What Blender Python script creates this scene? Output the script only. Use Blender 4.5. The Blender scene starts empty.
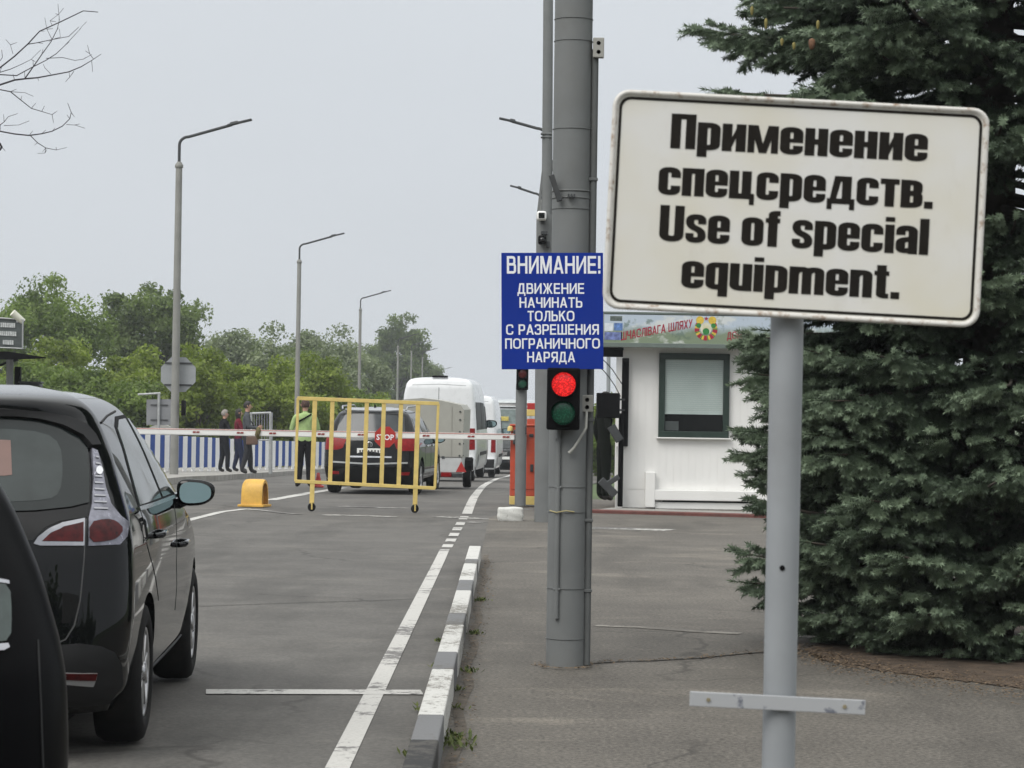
import bpy, bmesh, math, random
import numpy as np
from mathutils import Vector, Matrix
from mathutils.bvhtree import BVHTree

random.seed(7)
RNG = np.random.default_rng(7)
SC = bpy.context.scene
COL = SC.collection
PI = math.pi
rad = math.radians

# ------------------------------------------------------------------ camera geometry
FPX, CX, CY = 2500.0, 512.0, 384.0
CAM = Vector((0, 0, 1.58))
PITCH = math.atan(24 / FPX)
ROLL = rad(0.9)
_F = Vector((0, math.cos(PITCH), math.sin(PITCH)))
_R0 = Vector((1, 0, 0))
_U0 = Vector((0, -math.sin(PITCH), math.cos(PITCH)))
_R = _R0 * math.cos(ROLL) + _U0 * math.sin(ROLL)
_U = -_R0 * math.sin(ROLL) + _U0 * math.cos(ROLL)


def sstep(a, b, t):
    t = min(1.0, max(0.0, (t - a) / (b - a)))
    return t * t * (3 - 2 * t)


def zg(y):
    return -1.12 * sstep(36, 112, y)


def ray(px, py):
    v = _R * (px - CX) + _U * (CY - py) + _F * FPX
    return v / v.y


def P(px, py, d):
    return CAM + ray(px, py) * d


def G(px, py, zo=0.0):
    r = ray(px, py)
    lo, hi = 1.0, 3000.0
    for _ in range(60):
        m = (lo + hi) / 2
        if CAM.z + r.z * m - zg(m) - zo > 0:
            lo = m
        else:
            hi = m
    return CAM + r * lo


def gz(x, y, zo=0.0):
    return Vector((x, y, zg(y) + zo))


# ------------------------------------------------------------------ materials
class NT:
    def __init__(s, name):
        s.m = bpy.data.materials.new(name)
        s.m.use_nodes = True
        s.t = s.m.node_tree
        s.n = s.t.nodes
        s.b = s.n['Principled BSDF']
        s.out = s.n['Material Output']

    def link(s, a, b):
        s.t.links.new(a, b)

    def put(s, sock, v):
        if isinstance(v, bpy.types.NodeSocket):
            s.link(v, sock)
        else:
            if isinstance(v, (tuple, list)) and len(v) == 3 and sock.type == 'RGBA':
                v = (*v, 1)
            sock.default_value = v

    def pos(s):
        g = s.n.new('ShaderNodeNewGeometry')
        return g.outputs['Position']

    def objc(s):
        return s.n.new('ShaderNodeTexCoord').outputs['Object']

    def mapping(s, v, scale=(1, 1, 1), loc=(0, 0, 0), rot=(0, 0, 0)):
        m = s.n.new('ShaderNodeMapping')
        s.link(v, m.inputs['Vector'])
        m.inputs['Scale'].default_value = scale
        m.inputs['Location'].default_value = loc
        m.inputs['Rotation'].default_value = rot
        return m.outputs[0]

    def noise(s, v, scale, detail=4, rough=.55, dist=0):
        n = s.n.new('ShaderNodeTexNoise')
        s.link(v, n.inputs['Vector'])
        n.inputs['Scale'].default_value = scale
        n.inputs['Detail'].default_value = detail
        n.inputs['Roughness'].default_value = rough
        n.inputs['Distortion'].default_value = dist
        return n.outputs['Fac']

    def voro(s, v, scale, feature='F1', out='Distance'):
        n = s.n.new('ShaderNodeTexVoronoi')
        n.feature = feature
        s.link(v, n.inputs['Vector'])
        n.inputs['Scale'].default_value = scale
        return n.outputs[out]

    def mr(s, v, a, b, c=0.0, d=1.0):
        n = s.n.new('ShaderNodeMapRange')
        s.put(n.inputs['Value'], v)
        n.inputs['From Min'].default_value = a
        n.inputs['From Max'].default_value = b
        n.inputs['To Min'].default_value = c
        n.inputs['To Max'].default_value = d
        return n.outputs['Result']

    def math(s, op, a, b=0.0):
        n = s.n.new('ShaderNodeMath')
        n.operation = op
        s.put(n.inputs[0], a)
        s.put(n.inputs[1], b)
        return n.outputs[0]

    def mix(s, f, a, b, blend='MIX'):
        n = s.n.new('ShaderNodeMix')
        n.data_type = 'RGBA'
        n.blend_type = blend
        s.put(n.inputs[0], f)
        s.put(n.inputs[6], a)
        s.put(n.inputs[7], b)
        return n.outputs[2]

    def attr(s, name):
        n = s.n.new('ShaderNodeAttribute')
        n.attribute_name = name
        return n

    def bump(s, h, strength=.3, dist=.01):
        n = s.n.new('ShaderNodeBump')
        n.inputs['Strength'].default_value = strength
        n.inputs['Distance'].default_value = dist
        s.link(h, n.inputs['Height'])
        s.link(n.outputs[0], s.b.inputs['Normal'])

    def set(s, **k):
        for a, v in k.items():
            s.put(s.b.inputs[a.replace('_', ' ')], v)
        return s


def pm(name, c, rough=.6, metal=0.0, var=.12, scale=6.0, bump=0.0, coat=0.0, spec=.5, dirt=0.0, dirtc=(.10, .085, .065), emit=None):
    t = NT(name)
    v = t.objc()
    n1 = t.noise(v, scale, 5)
    lo = tuple(x * (1 - var) for x in c)
    hi = tuple(min(1, x * (1 + var)) for x in c)
    col = t.mix(t.mr(n1, .3, .7), lo, hi)
    if dirt:
        n2 = t.noise(v, scale * .45, 8, .7)
        col = t.mix(t.math('MULTIPLY', t.mr(n2, .5, .75), dirt), col, dirtc)
    t.set(Base_Color=col, Metallic=metal, Roughness=t.mr(n1, .2, .8, max(0, rough - .06), min(1, rough + .06)))
    t.b.inputs['Specular IOR Level'].default_value = spec
    t.b.inputs['Coat Weight'].default_value = coat
    t.b.inputs['Coat Roughness'].default_value = .03
    if bump:
        t.bump(t.noise(v, scale * 12, 4), .5, bump)
    if emit:
        t.b.inputs['Emission Color'].default_value = (*emit[0], 1)
        t.b.inputs['Emission Strength'].default_value = emit[1]
    return t.m


def asphalt(name, c1, c2, grain=.35, pale=(.24, .22, .19), palef=.5, seed=0.0):
    t = NT(name)
    p = t.mapping(t.pos(), loc=(seed, seed * .7, 0))
    big = t.noise(p, .22, 4, .6)
    mid = t.noise(p, 1.3, 6, .65)
    fine = t.noise(p, 38, 3, .7)
    spk = t.voro(p, 85)
    col = t.mix(t.mr(big, .3, .7), c1, c2)
    col = t.mix(t.math('MULTIPLY', t.mr(mid, .35, .7), .62), col, tuple(x * .62 for x in c1))
    # pale dusty patches
    dst = t.noise(t.mapping(p, scale=(.55, 1, 1)), .8, 8, .72, .6)
    col = t.mix(t.math('MULTIPLY', t.mr(dst, .56, .72), palef), col, pale)
    # oil and tyre stains, stretched along the lane
    st = t.noise(t.mapping(p, scale=(1.1, .22, 1), loc=(3, 1, 0)), 1.0, 5, .6)
    col = t.mix(t.math('MULTIPLY', t.mr(st, .50, .68), .6), col, tuple(x * .5 for x in c1))
    # aggregate
    g = t.mr(fine, .3, .7, 1 - grain, 1 + grain)
    col = t.mix(1.0, col, t.mix(0.0, (1, 1, 1), (1, 1, 1)), 'MULTIPLY')
    vm = t.n.new('ShaderNodeVectorMath')
    vm.operation = 'SCALE'
    t.link(col, vm.inputs[0])
    t.link(g, vm.inputs['Scale'])
    col = vm.outputs[0]
    col = t.mix(t.math('MULTIPLY', t.mr(spk, .26, .08), .5), col, pale)
    # cracks
    wob = t.n.new('ShaderNodeTexNoise')
    t.link(p, wob.inputs['Vector'])
    wob.inputs['Scale'].default_value = 1.6
    wob.inputs['Detail'].default_value = 6
    va = t.n.new('ShaderNodeVectorMath')
    va.operation = 'MULTIPLY_ADD'
    t.link(wob.outputs['Color'], va.inputs[0])
    va.inputs[1].default_value = (.9, .9, 0)
    t.link(p, va.inputs[2])
    ck = t.voro(va.outputs[0], .33, 'DISTANCE_TO_EDGE')
    mask = t.mr(t.noise(p, .35, 2), .47, .58)
    col = t.mix(t.math('MULTIPLY', t.mr(ck, .010, .003), t.math('MULTIPLY', mask, .45)), col, (.018, .016, .014))
    t.set(Base_Color=col, Roughness=t.mr(fine, .2, .8, .72, .95))
    t.b.inputs['Specular IOR Level'].default_value = .3
    t.bump(fine, .5, .006)
    return t.m


def worn_paint(name, c, under, amount=.5, scale=9):
    t = NT(name)
    p = t.pos()
    n = t.noise(p, scale, 9, .75)
    n2 = t.noise(p, 1.1, 3)
    f = t.math('ADD', t.mr(n, .30, .70), t.mr(n2, .3, .7, -.35, .35))
    col = t.mix(t.mr(f, amount + .08, amount - .08), c, under)
    n3 = t.noise(p, 45, 3, .7)
    col = t.mix(t.mr(n3, .5, .8, 0, .45), col, under)
    t.set(Base_Color=col, Roughness=.8)
    t.b.inputs['Specular IOR Level'].default_value = .3
    t.bump(n3, .3, .004)
    return t.m


def leafmat(name, dark, light, trans=.25, rough=.55):
    t = NT(name)
    a = t.attr('tint')
    col = t.mix(a.outputs['Fac'], dark, light)
    t.set(Base_Color=col, Roughness=rough)
    t.b.inputs['Specular IOR Level'].default_value = .3
    if trans:
        tr = t.n.new('ShaderNodeBsdfTranslucent')
        t.link(t.mix(1.0, col, (1.0, 1.15, .55), 'MULTIPLY'), tr.inputs['Color'])
        mx = t.n.new('ShaderNodeMixShader')
        mx.inputs[0].default_value = trans
        t.link(t.b.outputs[0], mx.inputs[1])
        t.link(tr.outputs[0], mx.inputs[2])
        t.link(mx.outputs[0], t.out.inputs['Surface'])
    return t.m


# ------------------------------------------------------------------ mesh builder
class MB:
    def __init__(s):
        s.v, s.f, s.mi, s.sm = [], [], [], []

    def add(s, verts, faces, mi=0, smooth=False, M=None):
        o = len(s.v)
        for p in verts:
            p = Vector(p)
            s.v.append(M @ p if M is not None else p)
        for f in faces:
            s.f.append([o + i for i in f])
            s.mi.append(mi)
            s.sm.append(smooth)
        return s

    def bm(s, b, mi=0, smooth=False, M=None):
        b.verts.index_update()
        s.add([v.co.copy() for v in b.verts], [[v.index for v in f.verts] for f in b.faces], mi, smooth, M)
        b.free()
        return s

    def box(s, c, size, mi=0, bev=0.0, M=None, seg=2):
        b = bmesh.new()
        bmesh.ops.create_cube(b, size=1)
        for v in b.verts:
            v.co = Vector((v.co.x * size[0] + c[0], v.co.y * size[1] + c[1], v.co.z * size[2] + c[2]))
        if bev:
            bmesh.ops.bevel(b, geom=list(b.edges), offset=bev, segments=seg, affect='EDGES', profile=.5)
        return s.bm(b, mi, False, M)

    def tube(s, pts, r, n=10, mi=0, caps=True, M=None, smooth=True):
        pts = [Vector(p) for p in pts]
        rs = list(r) if isinstance(r, (list, tuple)) else [r] * len(pts)
        rings = []
        prev = None
        for i, p in enumerate(pts):
            if i == 0:
                t = pts[1] - p
            elif i == len(pts) - 1:
                t = p - pts[i - 1]
            else:
                t = (pts[i + 1] - p).normalized() + (p - pts[i - 1]).normalized()
            t = t.normalized() if t.length > 1e-9 else Vector((0, 0, 1))
            if prev is None:
                a = Vector((0, 0, 1)) if abs(t.z) < .9 else Vector((1, 0, 0))
                u = t.cross(a).normalized()
            else:
                u = (prev - t * prev.dot(t))
                u = u.normalized() if u.length > 1e-6 else t.orthogonal().normalized()
            prev = u
            w = t.cross(u)
            rings.append([p + (u * math.cos(2 * PI * k / n) + w * math.sin(2 * PI * k / n)) * rs[i] for k in range(n)])
        vs = [q for ring in rings for q in ring]
        fs = []
        for i in range(len(pts) - 1):
            for k in range(n):
                a, b = i * n + k, i * n + (k + 1) % n
                fs.append([a, b, b + n, a + n])
        s.add(vs, fs, mi, smooth, M)
        if caps:
            s.add(rings[0], [list(range(n))[::-1]], mi, False, M)
            s.add(rings[-1], [list(range(n))], mi, False, M)
        return s

    def lathe(s, prof, n=24, mi=0, M=None, smooth=True):
        """prof: (r, z) around local z."""
        vs, fs = [], []
        for r, z in prof:
            for k in range(n):
                a = 2 * PI * k / n
                vs.append((r * math.cos(a), r * math.sin(a), z))
        for i in range(len(prof) - 1):
            for k in range(n):
                a, b = i * n + k, i * n + (k + 1) % n
                fs.append([a, b, b + n, a + n])
        return s.add(vs, fs, mi, smooth, M)

    def prism(s, poly, fn, depth, mi=0, M=None):
        """poly 2d (u,v) -> fn(u,v,w) ; extruded from w=0 to depth."""
        n = len(poly)
        a = [fn(u, v, 0) for u, v in poly]
        b = [fn(u, v, depth) for u, v in poly]
        fs = [list(range(n))[::-1], [n + i for i in range(n)]]
        fs += [[i, (i + 1) % n, n + (i + 1) % n, n + i] for i in range(n)]
        return s.add(a + b, fs, mi, False, M)

    def mesh(s, name, mats, fix=True):
        me = bpy.data.meshes.new(name)
        me.from_pydata([tuple(v) for v in s.v], [], s.f)
        for m in (mats if isinstance(mats, (list, tuple)) else [mats]):
            me.materials.append(m)
        me.polygons.foreach_set('material_index', s.mi)
        me.polygons.foreach_set('use_smooth', s.sm)
        if fix:
            b = bmesh.new()
            b.from_mesh(me)
            bmesh.ops.recalc_face_normals(b, faces=b.faces)
            b.to_mesh(me)
            b.free()
        me.update()
        return me

    def build(s, name, mats, parent=None, loc=None, rot=None, fix=True):
        return link(name, s.mesh(name, mats, fix), parent, loc, rot)


def link(name, data, parent=None, loc=None, rot=None):
    o = bpy.data.objects.new(name, data)
    COL.objects.link(o)
    if parent is not None:
        o.parent = parent
    if loc is not None:
        o.location = loc
    if rot is not None:
        o.rotation_euler = rot
    return o


def tag(o, label=None, cat=None, group=None, kind=None):
    if label:
        o['label'] = label
    if cat:
        o['category'] = cat
    if group:
        o['group'] = group
    if kind:
        o['kind'] = kind
    return o


def thing(name, label, cat, loc=(0, 0, 0), rot=(0, 0, 0), group=None):
    return tag(link(name, None, None, loc, rot), label, cat, group)


def dup(root, loc, rotz=0.0, scale=None, label=None):
    def cp(o, par):
        c = o.copy()
        COL.objects.link(c)
        if par is not None:
            c.parent = par
        for ch in list(o.children):
            cp(ch, c)
        return c
    r = cp(root, None)
    r.location = loc
    r.rotation_euler = (0, 0, rotz)
    if scale:
        r.scale = scale
    if label:
        r['label'] = label
    return r


def npmesh(name, V, Fn, nper, mat, tint=None, smooth=False):
    """V (N,3) float, faces consecutive groups of nper verts."""
    me = bpy.data.meshes.new(name)
    nv = len(V)
    nf = nv // nper
    me.vertices.add(nv)
    me.vertices.foreach_set('co', np.ascontiguousarray(V, dtype=np.float32).ravel())
    me.loops.add(nv)
    me.loops.foreach_set('vertex_index', np.arange(nv, dtype=np.int32))
    me.polygons.add(nf)
    me.polygons.foreach_set('loop_start', np.arange(0, nv, nper, dtype=np.int32))
    me.polygons.foreach_set('loop_total', np.full(nf, nper, dtype=np.int32))
    me.materials.append(mat)
    if tint is not None:
        a = me.attributes.new('tint', 'FLOAT', 'POINT')
        a.data.foreach_set('value', np.ascontiguousarray(tint, dtype=np.float32))
    me.update(calc_edges=True)
    return me


def sheet(name, poly, zo, mat, thick=0.0, label=None, step=2.0, parent=None):
    b = bmesh.new()
    vs = [b.verts.new((p[0], p[1], 0)) for p in poly]
    b.faces.new(vs)
    ys = [p[1] for p in poly]
    y = 36.0
    while y < 114:
        if min(ys) < y < max(ys):
            bmesh.ops.bisect_plane(b, geom=b.verts[:] + b.edges[:] + b.faces[:], plane_co=(0, y, 0), plane_no=(0, 1, 0))
        y += step
    bmesh.ops.recalc_face_normals(b, faces=b.faces)
    if sum(f.normal.z for f in b.faces) < 0:
        bmesh.ops.reverse_faces(b, faces=b.faces)
    if thick:
        r = bmesh.ops.extrude_face_region(b, geom=b.faces[:])
        up = [g for g in r['geom'] if isinstance(g, bmesh.types.BMVert)]
        ups = set(up)
        for v in b.verts:
            v.co.z = zg(v.co.y) + zo - (0 if v in ups else thick)
        bmesh.ops.recalc_face_normals(b, faces=b.faces)
    else:
        for v in b.verts:
            v.co.z = zg(v.co.y) + zo
    me = bpy.data.meshes.new(name)
    b.to_mesh(me)
    b.free()
    me.materials.append(mat)
    o = link(name, me, parent)
    if parent is None:
        tag(o, label, None, None, 'structure')
    return o


def ribbon(pts, w):
    """polyline of ground points -> polygon outline of width w."""
    pts = [Vector((p[0], p[1])) for p in pts]
    L, Rr = [], []
    for i, p in enumerate(pts):
        a = pts[max(0, i - 1)]
        c = pts[min(len(pts) - 1, i + 1)]
        t = (c - a).normalized()
        n = Vector((-t.y, t.x))
        L.append(p + n * w / 2)
        Rr.append(p - n * w / 2)
    return [(p.x, p.y) for p in L + Rr[::-1]]


def text_mesh(s, name, mat, size, xs=1.0, bold=0.0, ext=.001):
    cu = bpy.data.curves.new(name, 'FONT')
    cu.body = s
    cu.size = size
    cu.offset = bold
    cu.extrude = ext
    cu.resolution_u = 3
    cu.align_x = 'CENTER'
    o = bpy.data.objects.new(name, cu)
    COL.objects.link(o)
    dg = bpy.context.evaluated_depsgraph_get()
    me = bpy.data.meshes.new_from_object(o.evaluated_get(dg))
    bpy.data.objects.remove(o)
    vs = [Vector((v.co.x * xs, v.co.y, v.co.z)) for v in me.vertices]
    fs = [list(p.vertices) for p in me.polygons]
    bpy.data.meshes.remove(me)
    return vs, fs
# ------------------------------------------------------------------ world, sun, camera
def setup():
    w = bpy.data.worlds.new("World")
    SC.world = w
    w.use_nodes = True
    t = w.node_tree
    N = t.nodes
    bg = N['Background']
    sky = N.new('ShaderNodeTexSky')
    sky.sky_type = 'NISHITA'
    sky.sun_disc = False
    sky.sun_elevation = rad(48)
    sky.sun_rotation = rad(218)
    sky.dust_density = 3.0
    hsv = N.new('ShaderNodeHueSaturation')
    hsv.inputs['Saturation'].default_value = .35
    t.links.new(sky.outputs[0], hsv.inputs['Color'])
    tc = N.new('ShaderNodeTexCoord')
    sep = N.new('ShaderNodeSeparateXYZ')
    t.links.new(tc.outputs['Generated'], sep.inputs[0])
    mr = N.new('ShaderNodeMapRange')
    mr.interpolation_type = 'SMOOTHSTEP'
    mr.inputs['From Min'].default_value = .10
    mr.inputs['From Max'].default_value = .95
    t.links.new(sep.outputs['Z'], mr.inputs['Value'])
    nz = N.new('ShaderNodeTexNoise')
    mp = N.new('ShaderNodeMapping')
    mp.inputs['Scale'].default_value = (1, 1, 3.2)
    t.links.new(tc.outputs['Generated'], mp.inputs[0])
    t.links.new(mp.outputs[0], nz.inputs['Vector'])
    nz.inputs['Scale'].default_value = 2.2
    nz.inputs['Detail'].default_value = 5
    cl = N.new('ShaderNodeMix')
    cl.data_type = 'RGBA'
    cl.inputs[6].default_value = (6.85, 7.25, 7.70, 1)     # horizon of the cloud layer
    cl.inputs[7].default_value = (17.0, 17.3, 17.2, 1)     # zenith
    t.links.new(mr.outputs[0], cl.inputs[0])
    br = N.new('ShaderNodeMapRange')
    br.inputs['From Min'].default_value = .3
    br.inputs['From Max'].default_value = .7
    br.inputs['To Min'].default_value = .965
    br.inputs['To Max'].default_value = 1.035
    t.links.new(nz.outputs['Fac'], br.inputs['Value'])
    sc = N.new('ShaderNodeVectorMath')
    sc.operation = 'SCALE'
    t.links.new(cl.outputs[2], sc.inputs[0])
    t.links.new(br.outputs[0], sc.inputs['Scale'])
    mx = N.new('ShaderNodeMix')
    mx.data_type = 'RGBA'
    mx.inputs[0].default_value = .93
    t.links.new(hsv.outputs[0], mx.inputs[6])
    t.links.new(sc.outputs[0], mx.inputs[7])
    t.links.new(mx.outputs[2], bg.inputs['Color'])
    bg.inputs['Strength'].default_value = .1
    li = bpy.data.lights.new('sun', 'SUN')
    li.energy = 2.0
    li.angle = rad(35)
    li.color = (1, .97, .92)
    o = link('sun', li)
    d = Vector((.52, .62, -.85)).normalized()
    o.rotation_euler = d.to_track_quat('-Z', 'Y').to_euler()
    o.location = (-20, -20, 40)
    cam = bpy.data.cameras.new('camera')
    cam.sensor_width = 36
    cam.lens = FPX / 1024 * 36
    cam.clip_start = .1
    cam.clip_end = 6000
    cam.dof.use_dof = True
    cam.dof.focus_distance = 24
    cam.dof.aperture_fstop = 18
    co = link('camera', cam)
    M = Matrix(((_R.x, _U.x, -_F.x, CAM.x), (_R.y, _U.y, -_F.y, CAM.y), (_R.z, _U.z, -_F.z, CAM.z), (0, 0, 0, 1)))
    co.matrix_world = M
    SC.camera = co
    v = SC.view_settings
    v.view_transform = 'Standard'
    v.look = 'None'
    v.exposure = 0
    v.gamma = 1
    v.use_curve_mapping = False
    SC.cycles.max_bounces = 8
    SC.cycles.use_denoising = True


setup()

# ------------------------------------------------------------------ shared materials
M = {}
M['road'] = asphalt('road_asphalt', (.099, .094, .087), (.132, .125, .114), .34, (.20, .185, .16), .40, 0)
M['pave'] = asphalt('pavement_asphalt', (.102, .093, .081), (.130, .118, .101), .60, (.27, .24, .195), .55, 31)
M['grass'] = pm('grass', (.055, .085, .025), .9, var=.4, scale=.4, bump=.02)
M['soil'] = pm('soil', (.075, .052, .035), .95, var=.45, scale=7, bump=.02)
M['concrete'] = pm('concrete', (.27, .26, .24), .85, var=.2, scale=3, bump=.004, dirt=.5)
M['line'] = worn_paint('line_paint', (.47, .46, .435), (.15, .145, .14), .27)
M['line_faint'] = worn_paint('faint_line_paint', (.42, .41, .38), (.125, .12, .115), .55)
M['line_ghost'] = worn_paint('ghost_line_paint', (.22, .205, .18), (.12, .11, .095), .60)
M['joint'] = pm('tar_joint', (.035, .032, .028), .9, var=.4, scale=5)
M['kerbw'] = worn_paint('kerb_white_paint', (.52, .515, .49), (.19, .18, .16), .27, 22)
M['kerbg'] = worn_paint('kerb_grey_paint', (.15, .152, .156), (.11, .105, .095), .38, 20)
M['kerbk'] = worn_paint('kerb_black_paint', (.028, .028, .028), (.07, .066, .06), .45, 7)
M['kerbs'] = pm('kerb_stone', (.16, .15, .135), .9, var=.3, scale=7, bump=.006, dirt=.5)
M['pole'] = pm('pole_grey_paint', (.155, .162, .162), .6, var=.10, scale=2.2, dirt=.30, bump=.0006, spec=.3)
M['polel'] = pm('light_grey_paint', (.27, .285, .30), .5, var=.08, scale=5, dirt=.2, spec=.3)
M['poled'] = pm('dark_grey_metal', (.05, .053, .056), .55, var=.12, dirt=.15, spec=.25)
M['galv'] = pm('galvanised_metal', (.36, .37, .37), .45, .4, var=.15, scale=9, dirt=.15)
M['black'] = pm('black_plastic', (.004, .004, .0045), .6, var=.2, spec=.06)
M['rubber'] = pm('rubber', (.012, .012, .012), .85, var=.3, scale=14, dirt=.12, spec=.15)
M['white'] = pm('white_paint', (.76, .76, .74), .45, var=.04, scale=2, dirt=.12)
M['booth'] = pm('booth_white_siding', (.78, .775, .755), .5, var=.04, scale=1.2, dirt=.14, dirtc=(.40, .36, .30))
M['dgreen'] = pm('dark_green_frame', (.018, .035, .028), .4, var=.15)
M['blue'] = pm('blue_sign_face', (.0075, .030, .25), .6, var=.06, scale=2, spec=.12)
M['bluep'] = pm('blue_board_paint', (.009, .052, .25), .6, var=.2, scale=4, dirt=.1, spec=.2)
M['whitep'] = pm('white_board_paint', (.78, .78, .77), .5, var=.05, scale=2, dirt=.06)
M['yellow'] = pm('yellow_paint', (.62, .47, .155), .45, var=.12, scale=7, dirt=.18, dirtc=(.25, .14, .05))
M['yellow2'] = pm('yellow_bollard_paint', (.62, .36, .06), .5, var=.18, scale=7, dirt=.45, dirtc=(.30, .13, .04))
M['orange'] = pm('orange_paint', (.47, .068, .03), .5, var=.10, dirt=.25)
M['red'] = pm('red_paint', (.38, .026, .022), .4, var=.08)
M['redbr'] = pm('red_brown_kerb_paint', (.12, .045, .038), .9, var=.3, scale=6, dirt=.4)
M['redlens'] = pm('red_lamp_lens', (.20, .006, .008), .35, var=.25, scale=20, spec=.2)
M['redlensn'] = pm('dark_red_lamp_lens', (.050, .0025, .003), .2, var=.6, scale=26, spec=.3)
M['clear'] = pm('clear_lamp_lens', (.20, .20, .235), .25, .5, var=.4, scale=22)
M['chrome'] = pm('chrome_trim', (.62, .62, .63), .16, 1.0, var=.1)
M['carblack'] = pm('black_car_paint', (.0035, .004, .0045), .0, 0, var=.05, scale=2, spec=.30)
M['cartrim'] = pm('dark_car_trim', (.012, .0122, .013), .6, var=.15, spec=.3)
M['glass'] = pm('tinted_car_glass', (.012, .016, .016), .08, var=.15, scale=2, spec=.38)
M['glassd'] = pm('dark_car_glass', (.010, .011, .012), .08, var=.15, scale=2)
M['glassl'] = pm('pale_car_glass', (.05, .062, .058), .07, var=.3, scale=3)
M['mirror'] = pm('mirror_glass', (.22, .30, .30), .03, 1.0, var=.02)
M['alloy'] = pm('alloy_rim', (.42, .42, .43), .3, .9, var=.1, dirt=.25)
M['tarp'] = pm('grey_beige_tarpaulin', (.33, .325, .29), .6, var=.08, scale=2.5, dirt=.15)
M['vanw'] = pm('white_van_paint', (.70, .71, .72), .3, var=.03, coat=.6, dirt=.05)
M['trsteel'] = pm('trailer_pale_panel', (.52, .53, .53), .4, .2, var=.08, dirt=.2)
M['bark'] = pm('bark', (.075, .062, .05), .95, var=.4, scale=9, bump=.01)
M['barkd'] = pm('bare_branch_bark', (.045, .042, .05), .9, var=.3, scale=12)
M['ink'] = pm('black_lettering', (.014, .012, .010), .7, var=.2, scale=20, spec=.12)
M['wtext'] = pm('white_lettering', (.80, .81, .84), .45, var=.03)

# ------------------------------------------------------------------ ground and road
sheet('ground', [(-600, -40), (600, -40), (600, 1600), (-600, 1600)], -.030, M['grass'])
LINE = [G(318, 800), G(340, 768), G(441, 560), G(469, 510), G(474, 497), G(483, 486), G(497, 478.5), G(515, 473)]
road_r = [(1.3, -20), (1.3, 46), (1.5, 56), (2.4, 70), (5.2, 92), (9, 114), (32, 190), (70, 300)]
sheet('road', [(-30, -20)] + road_r + [(40, 300), (-2, 190), (-16, 114), (-18, 92), (-30, 60)], -.008, M['road'])
sheet('pavement', [(-.33, -20), (14, -20), (14, 45.2), (1.25, 45.2), (1.05, 41.5), (.05, 38.2), (-.30, 36)], 0.0, M['pave'])

# left pavement the fence stands on
A = [G(100, 487), G(150, 484.5), G(185, 482.5), G(215, 481), G(250, 478.3), G(290, 475), G(330, 471.8), G(352, 468.5)]
left_poly = [(-6.9, -20), (-6.9, 30), (-7.1, 47)] + [(p.x, p.y) for p in A[2:]] + [(-6.0, 100), (-8.2, 140), (-14, 140), (-26, 60), (-26, -20)]
sheet('left_pavement', left_poly, .13, M['concrete'], .2)


MARKZ = [0]


def mark(name, pts, w, mat='line', zo=-.004):
    MARKZ[0] += 1
    zo += .0006 * (MARKZ[0] % 6) if zo < 0 else 0
    return sheet(name, ribbon(pts, w), zo, M[mat])


LNS = Vector((-.014, 0, 0))
mark('edge_line', [p + LNS for p in LINE[:3] + [G(446, 549)]], .108)
for k in range(6):        # broken part of the edge line
    ya = 547 - k * 5.6
    a, b = G(446.8 + k * 3.2, ya), G(446.8 + k * 3.2 + 1.7, ya - 3.0)
    mark('edge_line_dash', [a, b], .12)
mark('edge_line_far', [G(467, 513.5), G(469.5, 507)] + LINE[4:], .15)
mark('stop_line', [G(206, 691), G(300, 691.2), G(422, 691.6)], .22)
mark('lane_line', [G(150, 530), G(192, 519), G(222, 511.5), G(247, 508.6)], .13)
mark('lane_line_curve', [G(240, 508.5), G(262, 510.0), G(282, 512.5), G(299, 514.0)], .16, 'line_faint')
mark('lane_double_line', [G(262, 500.6), G(285, 496.6), G(308, 492.4), G(335, 488.5)], .11)
mark('lane_double_line_far', [G(273, 499.8), G(298, 495.4), G(325, 490.8), G(345, 487.5)], .11)
mark('cross_line', [G(322, 514.6), G(360, 515.2), G(394, 516.6)], .34, 'line_faint')
mark('cross_line_right', [G(436, 516.5), G(466, 517.6), G(497, 519)], .34, 'line_faint')
mark('cross_line_near', [G(340, 506), G(372, 507), G(406, 508)], .3, 'line_faint')
mark('cross_line_stub', [G(462, 521.5), G(482, 522.5)], .3, 'line_faint')
mark('road_joint', [G(188, 606), G(270, 603), G(350, 600.5), G(430, 598)], .02, 'joint')
mark('pavement_line', [G(588, 528.0), G(630, 529), G(671, 530.4)], .5, 'line_faint', .004)
mark('pavement_line_faint', [G(596, 626), G(640, 627.5), G(700, 632), G(740, 634)], .14, 'line_ghost', .004)

# kerb: one bevelled strip of painted stones
kb = MB()
ks = [768 + 130, 714.5, 669, 651.5, 624.5, 612.5, 590, 579.5, 563, 558.5, 545.5]
yy = []
for py in ks:
    yy.append(G(450, py, .15).y)
yy[0] = 7.5
for i in range(len(yy) - 1):
    y0, y1 = yy[i], yy[i + 1]
    mi = 1 if i % 2 == 0 else 0
    if i == 0:
        kb.box((-.352, (y0 + 10.76) / 2, .06), (.122, 10.76 - y0 - .002, .18), 2, .009)
        kb.box((-.352, (10.76 + y1) / 2, .06), (.122, y1 - 10.76 - .002, .18), 1, .009)
    else:
        kb.box((-.352 + random.uniform(-.003, .003), (y0 + y1) / 2, .06), (.122, y1 - y0 - .002, .18), mi, .009)
kb.box((-.352, (yy[-1] + .02), .055), (.122, .04, .16), 3, .006)
tag(kb.build('kerb', [M['kerbw'], M['kerbg'], M['kerbk'], M['kerbs']]), kind='structure')

# dirt along the kerb and litter / weeds
pts = [Vector((-.235 + .02 * math.sin(i * 1.7), 7 + i * .6, 0)) for i in range(34)]
sheet('kerb_dirt', ribbon(pts, .055), .004, pm('kerb_dirt', (.085, .07, .054), .95, var=.5, scale=9, bump=.01))
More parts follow.
